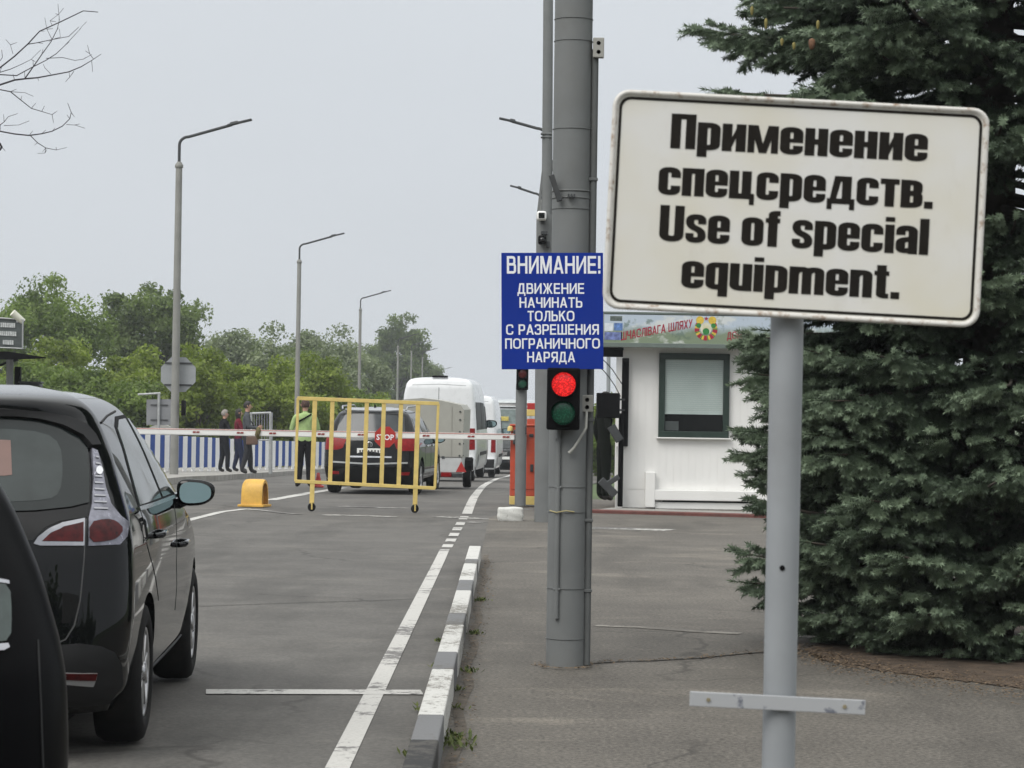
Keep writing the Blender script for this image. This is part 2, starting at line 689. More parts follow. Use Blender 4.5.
# crack across the pavement
cr = [G(590, 664), G(620, 662), G(655, 661), G(700, 658.5), G(735, 655), G(768, 652), G(810, 650)]
sheet('pavement_crack', ribbon(cr, .030), .004, pm('crack_dirt', (.022, .018, .014), .95, var=.4, scale=20))

# far kerb by the barrier (painted blocks)
fk = MB()
base = [G(497, 512), G(507, 504), G(511, 497), G(515, 490), G(521, 483), G(529, 477.5)]
for i in range(1, len(base) - 1):
    a, b = base[i], base[i + 1]
    n = max(1, int((b - a).length / 1.0))
    for k in range(n):
        p, q = a.lerp(b, k / n), a.lerp(b, (k + 1) / n)
        c = (p + q) / 2
        if c.y < 41.5:
            continue
        ang = math.atan2(q.y - p.y, q.x - p.x)
        T = Matrix.Translation((c.x + .25, c.y, c.z + .07)) @ Matrix.Rotation(ang, 4, 'Z')
        fk.box((0, 0, 0), ((q - p).length - .01, .16, .18), k % 2 if i < 3 else 2, .012, T)
tag(fk.build('far_kerb', [M['kerbw'], M['kerbg'], M['kerbs']]), kind='structure')

# soil bed under the spruce
sb = [G(806, 652), G(822, 661), G(850, 667), G(900, 674), G(960, 682), G(1024, 689), G(1100, 697)]
sbj = []
for i in range(len(sb) - 1):
    for k in range(9):
        p = sb[i].lerp(sb[i + 1], k / 9)
        sbj.append((p.x + random.gauss(0, .02), p.y + random.gauss(.03, .07)))
sheet('soil', sbj + [(6.8, 13.4), (6.8, 22), (2.9, 22), (2.35, 18)], .006, M['soil'])

# ------------------------------------------------------------------ litter and weeds (uncountable)
def litter():
    V, T = [], []
    def leaf(p, s):
        a = random.uniform(0, 2 * PI)
        u = Vector((math.cos(a), math.sin(a), random.uniform(-.25, .35))) * s
        w = Vector((-math.sin(a), math.cos(a), random.uniform(-.2, .3))) * s * random.uniform(.3, .6)
        q = [p - u, p - w, p + u, p + w]
        V.extend(q)
        T.extend([random.random()] * 4)
    for _ in range(5200):
        i = random.uniform(0, 5.99)
        a, b = sb[int(i)], sb[int(i) + 1]
        p = a.lerp(b, i % 1) + Vector((random.gauss(0, .12), random.gauss(.12, .42) - (.45 * random.random() if i > 2 else 0), .016))
        leaf(p, random.uniform(.005, .014))
    for _ in range(260):
        i = random.uniform(0, 5.99)
        a, b = cr[int(i)], cr[int(i) + 1]
        p = a.lerp(b, i % 1) + Vector((random.gauss(0, .03), random.gauss(0, .05), .012))
        leaf(p, random.uniform(.008, .02))
    for _ in range(900):
        p = Vector((random.gauss(-.225, .045), random.uniform(9, 26), .012))
        leaf(p, random.uniform(.005, .016))
    for _ in range(150):
        a = random.uniform(0, 2 * PI)
        p = Vector((.355 + .17 * math.cos(a) + random.gauss(0, .03), 15.35 + .2 * math.sin(a), .012))
        leaf(p, random.uniform(.006, .02))
    m = leafmat('fallen_leaf', (.045, .030, .018), (.19, .135, .085), 0, .9)
    me = npmesh('litter', np.array([tuple(v) for v in V]), None, 4, m, np.array(T))
    tag(link('fallen_leaves', me), 'brown leaf and needle litter along the kerb and under the spruce', 'litter', None, 'stuff')
    # weeds
    V, T = [], []
    spots = [(G(438, 742).x + .05, G(458, 745).y, .13, 70), (-.26, 12.0, .05, 14), (-.26, 13.1, .04, 10), (-.26, 13.9, .03, 8), (-.23, 17.4, .05, 24), (-.23, 14.9, .045, 20),
             (-.23, 20.4, .06, 26), (-.45, 11.3, .035, 16), (-.44, 13.0, .04, 14), (-.45, 16.8, .04, 18), (-.44, 15.1, .03, 10), (.02, 38.4, .12, 50), (.50, 36.0, .10, 40), (.42, 35.2, .09, 30), (G(852, 548).x, G(852, 548).y, .10, 40)]
    for x, y, r, n in spots:
        for _ in range(int(n * 2.2)):
            p = Vector((x + random.gauss(0, r * .55), y + random.gauss(0, r * .9), .004))
            a = random.uniform(0, 2 * PI)
            h = random.uniform(.015, .045) * (1 if r < .1 else 1.4)
            d = Vector((math.cos(a), math.sin(a), 0))
            tip = p + d * h * random.uniform(.3, 1.1) + Vector((0, 0, h * random.uniform(.4, 1)))
            w = Vector((-d.y, d.x, 0)) * random.uniform(.004, .010)
            mid = p.lerp(tip, .55)
            V.extend([p, mid - w, tip, mid + w])
            T.extend([random.random()] * 4)
    m = leafmat('weed_leaf', (.035, .055, .015), (.14, .16, .05), .2, .7)
    me = npmesh('weeds', np.array([tuple(v) for v in V]), None, 4, m, np.array(T))
    tag(link('weeds', me), 'small green weeds growing along the foot of the painted kerb', 'weeds', None, 'stuff')


litter()
# ------------------------------------------------------------------ heavy condensed lettering drawn as strokes
def rpath(pts, r, closed=False, n=5):
    if r <= 0:
        return [Vector(p) for p in pts]
    pts = [Vector(p) for p in pts]
    out = []
    N_ = len(pts)
    for i, p in enumerate(pts):
        if not closed and (i == 0 or i == N_ - 1):
            out.append(p)
            continue
        a, c = pts[i - 1], pts[(i + 1) % N_]
        da, dc = (a - p), (c - p)
        k = min(r, da.length * .49, dc.length * .49)
        s, e = p + da.normalized() * k, p + dc.normalized() * k
        for j in range(n + 1):
            t = j / n
            out.append(s * (1 - t) ** 2 + p * 2 * t * (1 - t) + e * t * t)
    return out


def stroke(pts, sx, sy, r=1.0, closed=False):
    """quads of a stroke whose vertical stems are sx wide and horizontals sy tall."""
    q = rpath([(x / sx, y / sy) for x, y in pts], r, closed)
    n = len(q)
    L, R_ = [], []
    for i, p in enumerate(q):
        a = q[i - 1] if (closed or i > 0) else p
        c = q[(i + 1) % n] if (closed or i < n - 1) else p
        t1 = (p - a).normalized() if (p - a).length > 1e-9 else None
        t2 = (c - p).normalized() if (c - p).length > 1e-9 else None
        t1 = t1 or t2
        t2 = t2 or t1
        t = (t1 + t2).normalized()
        nn = Vector((-t.y, t.x))
        k = .5 / max(.35, nn.dot(Vector((-t1.y, t1.x))))
        L.append(p + nn * k)
        R_.append(p - nn * k)
    quads = []
    for i in range(n if closed else n - 1):
        j = (i + 1) % n
        quads.append([(v.x * sx, v.y * sy) for v in (L[i], L[j], R_[j], R_[i])])
    return quads


def rc(x0, y0, x1, y1):
    return [[(x0, y0), (x1, y0), (x1, y1), (x0, y1)]]


XH, S_, H_ = .79, .24, .155


def glyph(c):
    s, h, xh = S_, H_, XH
    W = .555
    l, r_, t, b = s / 2, W - s / 2, xh - h / 2, h / 2
    if c in 'eе':
        return W, stroke([(r_, .26), (r_, b), (l, b), (l, t), (r_, t), (r_, .40)], s, h) + rc(l, .345, W, .455)
    if c in 'oо':
        return W, stroke([(l, b), (l, t), (r_, t), (r_, b)], s, h, 1, True)
    if c in 'cс':
        return W, stroke([(r_, .27), (r_, b), (l, b), (l, t), (r_, t), (r_, .50)], s, h)
    if c in 'pр':
        return W, rc(0, -.2, s, xh) + stroke([(l, t), (r_, t), (r_, b), (l, b)], s, h)
    if c == 'q':
        return W, rc(W - s, -.2, W, xh) + stroke([(r_, t), (l, t), (l, b), (r_, b)], s, h)
    if c == 'и':
        return W + .02, rc(0, 0, s, xh) + rc(W + .02 - s, 0, W + .02, xh) + [[(s - .03, .05), (W - s + .05, xh - .33), (W - s + .05, xh - .05), (s - .03, .33)]]
    if c == 'м':
        w = .74
        return w, rc(0, 0, .17, xh) + rc(w - .17, 0, w, xh) + [[(.05, xh), (.25, xh), (w / 2 + .06, 0), (w / 2 - .09, 0)], [(w - .05, xh), (w - .25, xh), (w / 2 - .06, 0), (w / 2 + .09, 0)]]
    if c == 'н':
        return W, rc(0, 0, s, xh) + rc(W - s, 0, W, xh) + rc(s / 2, .325, W - s / 2, .325 + h)
    if c == 'п':
        return W, rc(0, 0, s, xh) + rc(W - s, 0, W, xh) + rc(s / 2, xh - h, W - s / 2, xh)
    if c == 'П':
        W = .60
        return W, rc(0, 0, .24, 1) + rc(W - .24, 0, W, 1) + rc(.1, .85, W - .1, 1)
    if c == 'ц':
        return W + .09, rc(0, 0, s, xh) + rc(W - s, 0, W, xh) + rc(s / 2, 0, W + .08, h) + rc(W - .04, -.16, W + .085, h / 2)
    if c == 'д':
        w = .70
        return w, rc(.37, .05, .37 + s, xh) + rc(.2, xh - h, .5, xh) + [[(.06, .08), (.22, .08), (.37, xh), (.18, xh)]] + rc(0, 0, w, h) + rc(0, -.16, .13, h / 2) + rc(w - .13, -.16, w, h / 2)
    if c == 'т':
        return .48, rc(0, xh - h, .48, xh) + rc(.24 - s / 2, 0, .24 + s / 2, xh - h / 2)
    if c == 'в':
        return W, rc(0, 0, s, xh) + stroke([(l, t), (r_ - .01, t), (r_ - .01, .41), (l, .41)], s, h * .95) + stroke([(l, .41), (r_, .41), (r_, b), (l, b)], s, h * .95)
    if c == '.':
        return .23, rc(0, 0, .22, .20)
    if c == 'U':
        return .62, stroke([(.12, 1), (.12, .08), (.50, .08), (.50, 1)], .24, .16)
    if c == 's':
        return .53, stroke([(.42, .52), (.42, t), (.11, t), (.11, .46), (.42, .33), (.42, b), (.11, b), (.11, .26)], .21, h, .75)
    if c == 'f':
        return .38, stroke([(.19, 0), (.19, .93), (.37, .93)], s, .14) + rc(0, xh - .13, .37, xh)
    if c == 't':
        return .38, stroke([(.18, .96), (.18, .07), (.37, .07)], s, .14) + rc(0, xh - .13, .37, xh)
    if c == 'i':
        return s, rc(0, 0, s, xh) + rc(0, .87, s, 1.0)
    if c == 'l':
        return s, rc(0, 0, s, 1)
    if c == 'a':
        return W, stroke([(l, .52), (l, t), (r_, t), (r_, 0)], s, h) + stroke([(r_, .42), (l, .38), (l, b), (r_, .11)], s, h * .9)
    if c in 'nm':
        a = rc(0, 0, s, xh) + stroke([(l, .60), (.2, t), (r_, t), (r_, 0)], s, h)
        if c == 'n':
            return W, a
        o = r_ - l
        return W + o, a + stroke([(l + o, .60), (.2 + o, t), (r_ + o, t), (r_ + o, 0)], s, h)
    if c == 'u':
        return W, rc(W - s, 0, W, xh) + stroke([(l, xh), (l, b), (r_, b)], s, h)
    return .22, []


def plain_glyph(c):
    s, h, W = .165, .145, .72
    l, r_, t, b, m = s / 2, W - s / 2, 1 - h / 2, h / 2, .5
    L_, R2 = rc(0, 0, s, 1), rc(W - s, 0, W, 1)
    if c == 'В':
        return .68, L_ + stroke([(l, t), (.55, t), (.55, .53), (l, .53)], s, h, .9) + stroke([(l, .53), (.595, .53), (.595, b), (l, b)], s, h, .9)
    if c == 'Н':
        return W, L_ + R2 + rc(l, .44, r_, .44 + h)
    if c == 'И':
        return W, L_ + R2 + [[(s - .02, .02), (s - .02, .27), (W - s + .02, .98), (W - s + .02, .73)]]
    if c == 'М':
        return .84, rc(0, 0, .155, 1) + rc(.685, 0, .84, 1) + [[(.03, 1), (.22, 1), (.50, 0), (.35, 0)], [(.81, 1), (.62, 1), (.34, 0), (.49, 0)]]
    if c == 'А':
        return .76, [[(0, 0), (.17, 0), (.465, 1), (.295, 1)], [(.76, 0), (.59, 0), (.295, 1), (.465, 1)]] + rc(.17, .22, .59, .22 + h * .9)
    if c == 'Е':
        return .64, L_ + rc(l, 0, .64, h) + rc(l, 1 - h, .62, 1) + rc(l, .44, .58, .44 + h)
    if c == '!':
        return .20, rc(.01, .28, .19, 1) + rc(.02, 0, .18, .17)
    if c == 'Д':
        return .80, rc(.52, .1, .52 + s, 1) + rc(.2, 1 - h, .6, 1) + [[(.08, .1), (.25, .1), (.36, 1), (.20, 1)]] + rc(0, 0, .80, h) + rc(0, -.20, .13, h / 2) + rc(.67, -.20, .80, h / 2)
    if c == 'Ж':
        return 1.0, rc(.42, 0, .58, 1) + [[(0, 0), (.18, 0), (.45, .52), (.36, .62)], [(1, 0), (.82, 0), (.55, .52), (.64, .62)], [(.03, 1), (.20, 1), (.45, .5), (.36, .44)], [(.97, 1), (.80, 1), (.55, .5), (.64, .44)]]
    if c == 'Ч':
        return .66, rc(.66 - s, 0, .66, 1) + stroke([(l, 1), (l, .45), (.56, .45)], s, h, .9)
    if c == 'Т':
        return .66, rc(0, 1 - h, .66, 1) + rc(.33 - s / 2, 0, .33 + s / 2, 1)
    if c == 'Ь':
        return .66, L_ + stroke([(l, .57), (.575, .57), (.575, b), (l, b)], s, h, .9)
    if c == 'О':
        return .80, stroke([(l, b), (l, t), (.80 - l, t), (.80 - l, b)], s, h, 2.1, True)
    if c == 'Л':
        return .70, rc(.70 - s, 0, .70, 1) + rc(.25, 1 - h, .6, 1) + stroke([(0, .06), (.13, .06), (.24, .5), (.25, .99)], s * .95, h, .6)
    if c == 'К':
        return .70, L_ + [[(.12, .36), (.12, .58), (.50, 1), (.70, 1)], [(.22, .56), (.35, .68), (.72, 0), (.53, 0)]]
    if c == 'С':
        return .74, stroke([(.655, .33), (.64, b), (l, b), (l, t), (.64, t), (.655, .67)], s, h, 1.8)
    if c == 'Р':
        return .66, L_ + stroke([(l, t), (.575, t), (.575, .43), (l, .43)], s, h, 1.0)
    if c == 'З':
        return .64, stroke([(.06, .72), (.08, t), (.53, t), (.53, .52), (.24, .52)], s, h, 1.0) + stroke([(.24, .52), (.555, .52), (.555, b), (.06, b), (.05, .28)], s, h, 1.0)
    if c == 'Ш':
        return .96, rc(0, 0, s, 1) + rc(.48 - s / 2, 0, .48 + s / 2, 1) + rc(.96 - s, 0, .96, 1) + rc(.1, 0, .9, h)
    if c == 'Я':
        return .70, rc(.70 - s, 0, .70, 1) + stroke([(.62, t), (.11, t), (.11, .46), (.62, .46)], s, h, 1.0) + [[(0, 0), (.20, 0), (.46, .46), (.28, .46)]]
    if c == 'П':
        return .70, L_ + rc(.70 - s, 0, .70, 1) + rc(.05, 1 - h, .65, 1)
    if c == 'Г':
        return .56, L_ + rc(.05, 1 - h, .56, 1)
    if c == 'І':
        return .20, rc(.02, 0, .18, 1)
    if c == 'Х':
        return .70, [[(0, 0), (.19, 0), (.70, 1), (.51, 1)], [(.70, 0), (.51, 0), (0, 1), (.19, 1)]]
    if c == 'У':
        return .70, [[(.10, 0), (.28, 0), (.70, 1), (.52, 1)], [(0, 1), (.18, 1), (.46, .36), (.34, .28)]]
    return .30, []


def plain_line(txt, wid, hgt, gap=.115):
    """quads of a centred line, baseline at 0, cap height hgt, total width wid."""
    x, out = 0.0, []
    for c in txt:
        w, q = plain_glyph(c)
        out += [[(x + a, b_) for a, b_ in quad] for quad in q]
        x += w + gap
    tot = x - gap
    k = wid / tot
    return [[((a - tot / 2) * k, b_ * hgt) for a, b_ in quad] for quad in out]


def heavy_line(txt, x0, x1, base, ch, z0=0.0):
    """quads for a line of text fitted between x0 and x1 (local right = +x, up = +y)."""
    x, qs = 0.0, []
    for c in txt:
        w, q = glyph(c)
        qs.append((x, q))
        x += w + .042
    total = x - .042
    k = (x1 - x0) / total
    V, Fc = [], []
    i = 0
    for gx, q in qs:
        for quad in q:
            i += 1
            V.append([(x0 + (gx + a) * k, base + b * ch, z0 + (i % 9) * .00004) for a, b in quad])
    return V


# ------------------------------------------------------------------ the big white sign in front
def rrect(w, h, r, n=6):
    out = []
    for cx, cy, a0 in ((w / 2 - r, h / 2 - r, 0), (-w / 2 + r, h / 2 - r, 90), (-w / 2 + r, -h / 2 + r, 180), (w / 2 - r, -h / 2 + r, 270)):
        for i in range(n + 1):
            a = rad(a0 + 90 * i / n)
            out.append((cx + r * math.cos(a), cy + r * math.sin(a)))
    return out


def big_sign():
    D = 5.0
    k = D / FPX
    root = thing('information_sign', 'white metal sign reading Use of special equipment on a pale grey post', 'sign', P(778, 800, D).to_tuple())
    root.location.z = 0
    base = root.location.copy()
    c = P(796, 208.5, D) - base
    ang = rad(3.05)
    # sign frame: local x right, y up, z towards the camera; tilted clockwise as photographed
    def frame(c, tilt, yaw=0.0):
        x = Vector((math.cos(tilt - ROLL), 0, -math.sin(tilt - ROLL)))
        y = Vector((math.sin(tilt - ROLL), 0, math.cos(tilt - ROLL)))
        z = Vector((0, -1, 0))
        return Matrix(((x.x, y.x, z.x, c.x), (x.y, y.y, z.y, c.y), (x.z, y.z, z.z, c.z), (0, 0, 0, 1))) @ Matrix.Rotation(yaw, 4, 'Y')
    T = frame(c, ang)
    w, h = 377 * k, 219.5 * k
    # stained face material
    t = NT('stained_white_sign_face')
    v = t.objc()
    n1 = t.noise(v, 3.2, 3)
    n2 = t.noise(t.mapping(v, scale=(1, 1, .5)), 14, 6, .7)
    col = t.mix(t.mr(n1, .40, .66), (.67, .665, .645), (.63, .60, .50))
    col = t.mix(t.mr(n2, .58, .8, 0, .3), col, (.42, .38, .30))
    t.set(Base_Color=col, Roughness=.38)
    face_m = t.m
    t = NT('rust_edged_white_rim')
    n3 = t.noise(t.objc(), 40, 6, .7)
    t.set(Base_Color=t.mix(t.mr(n3, .52, .68), (.62, .605, .57), (.26, .16, .09)), Roughness=.5)
    rim_m = t.m
    b = MB()
    # pressed sheet: outer rim ring raised, flat face slightly recessed
    o, i1 = rrect(w, h, .033), rrect(w - .012, h - .012, .028)
    i2 = rrect(w - .022, h - .022, .024)
    n = len(o)
    rings = [[(x, y, -.016) for x, y in o], [(x, y, .006) for x, y in o], [(x, y, .008) for x, y in i1], [(x, y, 0.0) for x, y in i2]]
    vs = [p for r_ in rings for p in r_]
    fs = [[a * n + i, a * n + (i + 1) % n, (a + 1) * n + (i + 1) % n, (a + 1) * n + i] for a in range(3) for i in range(n)]
    b.add(vs, fs, 1, True, T)
    b.add(rings[3], [list(range(n))], 0, False, T)
    b.add(rings[0], [list(range(n))[::-1]], 1, False, T)
    plate = b.build('sign_plate', [face_m, rim_m], root)
    # black border line
    b = MB()
    o, i1 = rrect(w - .026, h - .026, .023), rrect(w - .0375, h - .0375, .0185)
    vs = [(x, y, .0008) for x, y in o] + [(x, y, .0008) for x, y in i1]
    b.add(vs, [[i, (i + 1) % n, n + (i + 1) % n, n + i] for i in range(n)], 0, False, T)
    b.build('border_line', M['ink'], plate)
    # lettering
    cc, ss = math.cos(ang), math.sin(ang)
    def loc(zx, zy):
        px, py = 590 + zx / 2.438, 80 + zy / 2.438
        dx, dy = px - 796, py - 208.5
        return (dx * cc + dy * ss) * k, -(-dx * ss + dy * cc) * k
    b = MB()
    for txt, a, e, cap in (("Применение", (195, 167), (822, 198), 85), ("спецсредств.", (165, 281), (836, 312), 86), ("Use of special", (167, 394), (824, 425), 88), ("equipment.", (221, 507), (754, 534), 84)):
        x0, y0 = loc(*a)
        x1, y1 = loc(*e)
        for q in heavy_line(txt, x0, x1, (y0 + y1) / 2, cap / 2.438 * k, .0008):
            b.add(q, [[0, 1, 2, 3]], 0, False, T)
    b.build('lettering', M['ink'], plate)
    # post
    b = MB()
    top = P(788.5, 250, D + .055) - base
    bot = P(778.3, 768, D + .055) - base
    bot = top + (bot - top) * ((top.z + .02) / (top.z - bot.z))
    b.tube([bot, top], .0335, 24)
    b.tube([top, top + Vector((0, 0, .005))], .0335, 24)
    post = b.build('post', M['polel'], root)
    b = MB()
    pt = P(782.3, 568, D + .02) - base
    b.tube([pt + Vector((0, .02, 0)), pt + Vector((0, -.0003, 0))], .0055, 10)
    b.build('bolt_hole', M['black'], post)
    # cross plate low on the post
    t = NT('chipped_grey_paint')
    n4 = t.noise(t.objc(), 22, 5, .6)
    t.set(Base_Color=t.mix(t.mr(n4, .60, .66), (.36, .37, .385), (.13, .14, .17)), Roughness=.5)
    chip = t.m
    b = MB()
    c2 = P(777.5, 703, D + .012) - base
    T2 = frame(c2, rad(2.9))
    b.box((0, 0, 0), (176 * k, 14.5 * k, .008), 0, .0012, T2)
    cp = b.build('cross_plate', chip, root)
    bm2 = pm('rusty_bolt', (.22, .19, .12), .7, var=.4, scale=60)
    for sx in (-.139, .134):
        b = MB()
        b.tube([T2 @ Vector((sx, 0, .001)), T2 @ Vector((sx, 0, .0065))], .0042, 10)
        b.build('bolt', bm2, cp)


big_sign()

# ------------------------------------------------------------------ main grey pole with everything on it
DP = 15.45
POLE_T, POLE_B = P(574.2, -60, DP), P(565.6, 664, DP - .12)
pole_base = Vector((P(565.4, 664, DP).x, DP, 0))


def pole_pt(py):
    """axis point of the main pole at picture height py."""
    a, b = P(574.0, 0, DP), P(565.3, 660, DP)
    return a.lerp(b, py / 660)


def pole_r(py):
    return (19.0 + (py / 660) * .4) * DP / FPX


M['conduit'] = pm('grey_conduit', (.095, .10, .10), .55, var=.12, dirt=.2, spec=.3)
M['strap'] = pm('strap_steel', (.11, .115, .115), .5, var=.2, dirt=.3)


def main_pole():
    root = thing('utility_pole', 'thick grey steel pole carrying the blue notice board and the red traffic light', 'pole', pole_base)
    b = MB()
    pys = [-160, 0, 150, 300, 450, 600, 668]
    b.tube([pole_pt(p) - pole_base for p in pys], [pole_r(p) for p in pys], 40)
    shaft = b.build('shaft', M['pole'], root)
    b = MB()
    for py, w in ((20, .5), (42, .5), (130, .6), (192, 1.6), (199, 1.2), (210, .5), (487, .5), (512, .5), (588, .5), (638, .5)):
        p = pole_pt(py) - pole_base
        hh = w * DP / FPX / 2
        r = pole_r(py)
        b = MB()
        b.lathe([(r, -hh), (r + .004, -hh), (r + .004, hh), (r, hh)], 40, 0, Matrix.Translation(p))
        b.build('strap', M['strap'], shaft)
    # conduits
    b = MB()
    dx = P(587, 400, DP - .02) - pole_pt(400)
    pts = [pole_pt(p) + Vector((.135 - .004 * (p / 660), -.03, 0)) - pole_base for p in (50, 250, 400, 550, 664)]
    b.tube(pts, .022, 14)
    for p in (180, 420, 520, 590):
        q = pole_pt(p) + Vector((.134 - .004 * (p / 660), -.03, 0)) - pole_base
        b.box(q, (.055, .055, .018), 0, .003)
    b.build('conduit', M['conduit'], root)
    b = MB()
    pts = [pole_pt(p) + Vector((-.062, -.118, 0)) - pole_base for p in (425, 480, 540, 617)]
    b.tube(pts, .014, 12)
    for p in (440, 487, 512, 588):
        q = pole_pt(p) + Vector((-.062, -.114, 0)) - pole_base
        b.box(q, (.042, .03, .012), 0, .002)
    b.build('conduit', M['pole'], root)
    b = MB()
    q = pole_pt(512) + Vector((-.06, -.13, 0)) - pole_base
    b.tube([q + Vector((-.05, .02, .01)), q + Vector((-.01, -.012, .0)), q + Vector((.05, -.01, .012)), q + Vector((.1, .01, .004))], .004, 6)
    b.build('tie_wire', pm('old_yellow_wire', (.35, .30, .14), .7), root)
    # junction boxes
    for (px, py, s) in ((598.5, 48, (11, 20)), (587, 403.5, (12, 17))):
        w, h = s[0] * DP / FPX, s[1] * DP / FPX
        b = MB()
        c = P(px, py, DP - .06) - pole_base
        b.box(c, (w, .05, h), 0, .005)
        jb = b.build('junction_box', pm('grey_beige_box', (.30, .295, .27), .5, var=.1, dirt=.2), root)
        b = MB()
        for dz in (-.22, .22):
            q = c + Vector((0, -.025, dz * h))
            b.lathe([(.0001, 0), (.013, 0), (.016, -.004), (.019, -.004)], 16, 0, Matrix.Translation(q) @ Matrix.Rotation(PI / 2, 4, 'X'))
        b.build('knockout', M['poled'], jb)
    # loose grey cable from the lower box
    b = MB()
    pts = [P(x, y, DP - .15) - pole_base for x, y in ((587, 412), (586, 428), (579, 440), (574, 448), (569, 453))]
    pts[0].y += .07
    b.tube(pts, [.009, .009, .008, .009, .011], 8)
    b.build('loose_cable', pm('pale_cable', (.34, .34, .31), .6), root)
    # short stay bar and clamp
    b = MB()
    b.box((0, 0, 0), (.034, .03, .17), 0, .004, Matrix.Translation(P(555.5, 188, DP - .13) - pole_base) @ Matrix.Rotation(rad(-19), 4, 'Y'))
    q = P(571, 196, DP - .14) - pole_base
    for k in range(3):
        b.box(q + Vector((k * .018 - .015, 0, 0)), (.010, .03, .026), 0, .002)
    b.build('clamp', M['poled'], root)


main_pole()


def blue_sign():
    D = DP - .17
    c = P(552.4, 311, D)
    k = D / FPX
    root = thing('notice_board', 'blue notice board with white Cyrillic lettering fixed high on the grey pole', 'sign', c, (rad(0), 0, 0))
    tilt = rad(-.2) - ROLL
    T = Matrix.Rotation(0, 4, 'Z') @ Matrix(((math.cos(tilt), math.sin(tilt), 0, 0), (0, 0, -1, 0), (-math.sin(tilt), math.cos(tilt), 0, 0), (0, 0, 0, 1)))
    T = Matrix.Rotation(rad(3), 4, 'Z') @ T
    b = MB()
    b.box((0, 0, 0), (102 * k, 116.5 * k, .006), 0, .001, T)
    plate = b.build('sign_plate', M['blue'], root)
    rows = [("ВНИМАНИЕ!", 264.8, 94, 17.6), ("ДВИЖЕНИЕ", 288.5, 67, 10.6), ("НАЧИНАТЬ", 302.5, 63, 10.4), ("ТОЛЬКО", 316.0, 47, 10.4), ("С РАЗРЕШЕНИЯ", 329.5, 93, 10.4), ("ПОГРАНИЧНОГО", 343.5, 95, 10.4), ("НАРЯДА", 357.0, 48, 10.4)]
    b = MB()
    for s, py, wpx, hpx in rows:
        off = -1.5 * k if wpx in (67, 63, 48, 47) else 0
        if s.startswith('ВНИ'):
            off = 1.5 * k
        for i, q in enumerate(plain_line(s, wpx * k, hpx * k)):
            b.add([(u + off, v + (311 - py - hpx / 2) * k, .0036 + (i % 7) * .00008) for u, v in q], [[0, 1, 2, 3]], 0, False, T)
    b.build('lettering', M['wtext'], plate)
    for sy in (-.2, .2):
        b = MB()
        b.box((.08, sy, -.022), (.16, .03, .036), 0, .002, T)
        b.build('bracket', M['poled'], root)


blue_sign()


def lens_mat(name, c, emit):
    t = NT(name)
    v = t.objc()
    vo = t.voro(v, 95)
    k = t.mr(vo, .0, .55, 1.0, .35)
    vm = t.n.new('ShaderNodeVectorMath')
    vm.operation = 'SCALE'
    vm.inputs[0].default_value = c
    t.link(k, vm.inputs['Scale'])
    t.set(Base_Color=vm.outputs[0], Roughness=.25)
    if emit:
        t.link(vm.outputs[0], t.b.inputs['Emission Color'])
        t.b.inputs['Emission Strength'].default_value = emit
    return t.m


def signal(root, c, w, h, dpt, lit, parts=True):
    """two-lamp head facing the camera (-y), centre c in root coordinates."""
    b = MB()
    b.box(c, (w, dpt, h), 0, w * .06)
    hd = b.build('housing', M['black'], root)
    r = w * .365
    for i, (nm, mt) in enumerate((('lamp_red', lit), ('lamp_green', M['lensg']))):
        q = Vector(c) + Vector((0, -dpt / 2 - .002, h * (.235 if i == 0 else -.225)))
        b = MB()
        prof = [(.0001, .012)] + [(r * math.sin(a), .012 * math.cos(a)) for a in (.4, .8, 1.2, PI / 2)]
        b.lathe(prof, 28, 0, Matrix.Translation(q) @ Matrix.Rotation(PI / 2, 4, 'X'))
        b.build('red_lamp' if i == 0 else 'green_lamp', mt, hd)
        b = MB()
        b.lathe([(r * 1.0, -.002), (r * 1.1, -.002), (r * 1.1, .016), (r * 1.0, .016), (r * 1.0, -.002)], 28, 0, Matrix.Translation(q) @ Matrix.Rotation(PI / 2, 4, 'X'))
        # short hood over the lens
        vs, fs = [], []
        m = 12
        for j in range(m + 1):
            a = rad(5 + 170 * j / m)
            for rr, yy in ((r * 1.06, 0), (r * 1.06, -w * .16), (r * 1.12, -w * .16), (r * 1.12, 0)):
                vs.append(q + Vector((rr * math.cos(a), yy, rr * math.sin(a))))
        for j in range(m):
            for e in range(4):
                fs.append([j * 4 + e, j * 4 + (e + 1) % 4, (j + 1) * 4 + (e + 1) % 4, (j + 1) * 4 + e])
        fs += [[0, 1, 2, 3], [m * 4 + 3, m * 4 + 2, m * 4 + 1, m * 4]]
        b.add(vs, fs, 0, False)
        b.build('visor', M['black'], hd)
    return hd


M['lensr'] = lens_mat('lit_red_lens', (.90, .022, .022), 1.25)
M['lensg'] = lens_mat('unlit_green_lens', (.014, .12, .066), 0)
M['lensdr'] = lens_mat('unlit_red_lens', (.14, .012, .012), 0)
D_ = DP - .19
root = thing('traffic_light', 'black two-lamp traffic light showing red, fixed to the thick grey pole', 'traffic light', P(563.3, 399, D_))
signal(root, Vector((0, 0, 0)), 33 * D_ / FPX, 62 * D_ / FPX, .085, M['lensr'])
for sz in (.1, -.1):
    b = MB()
    b.box((.05, .075, sz), (.08, .07, .03), 0, .003)
    b.build('bracket', M['poled'], root)

# ------------------------------------------------------------------ second, farther pole with cameras
D2 = G(545, 522).y
p2 = G(545, 522)


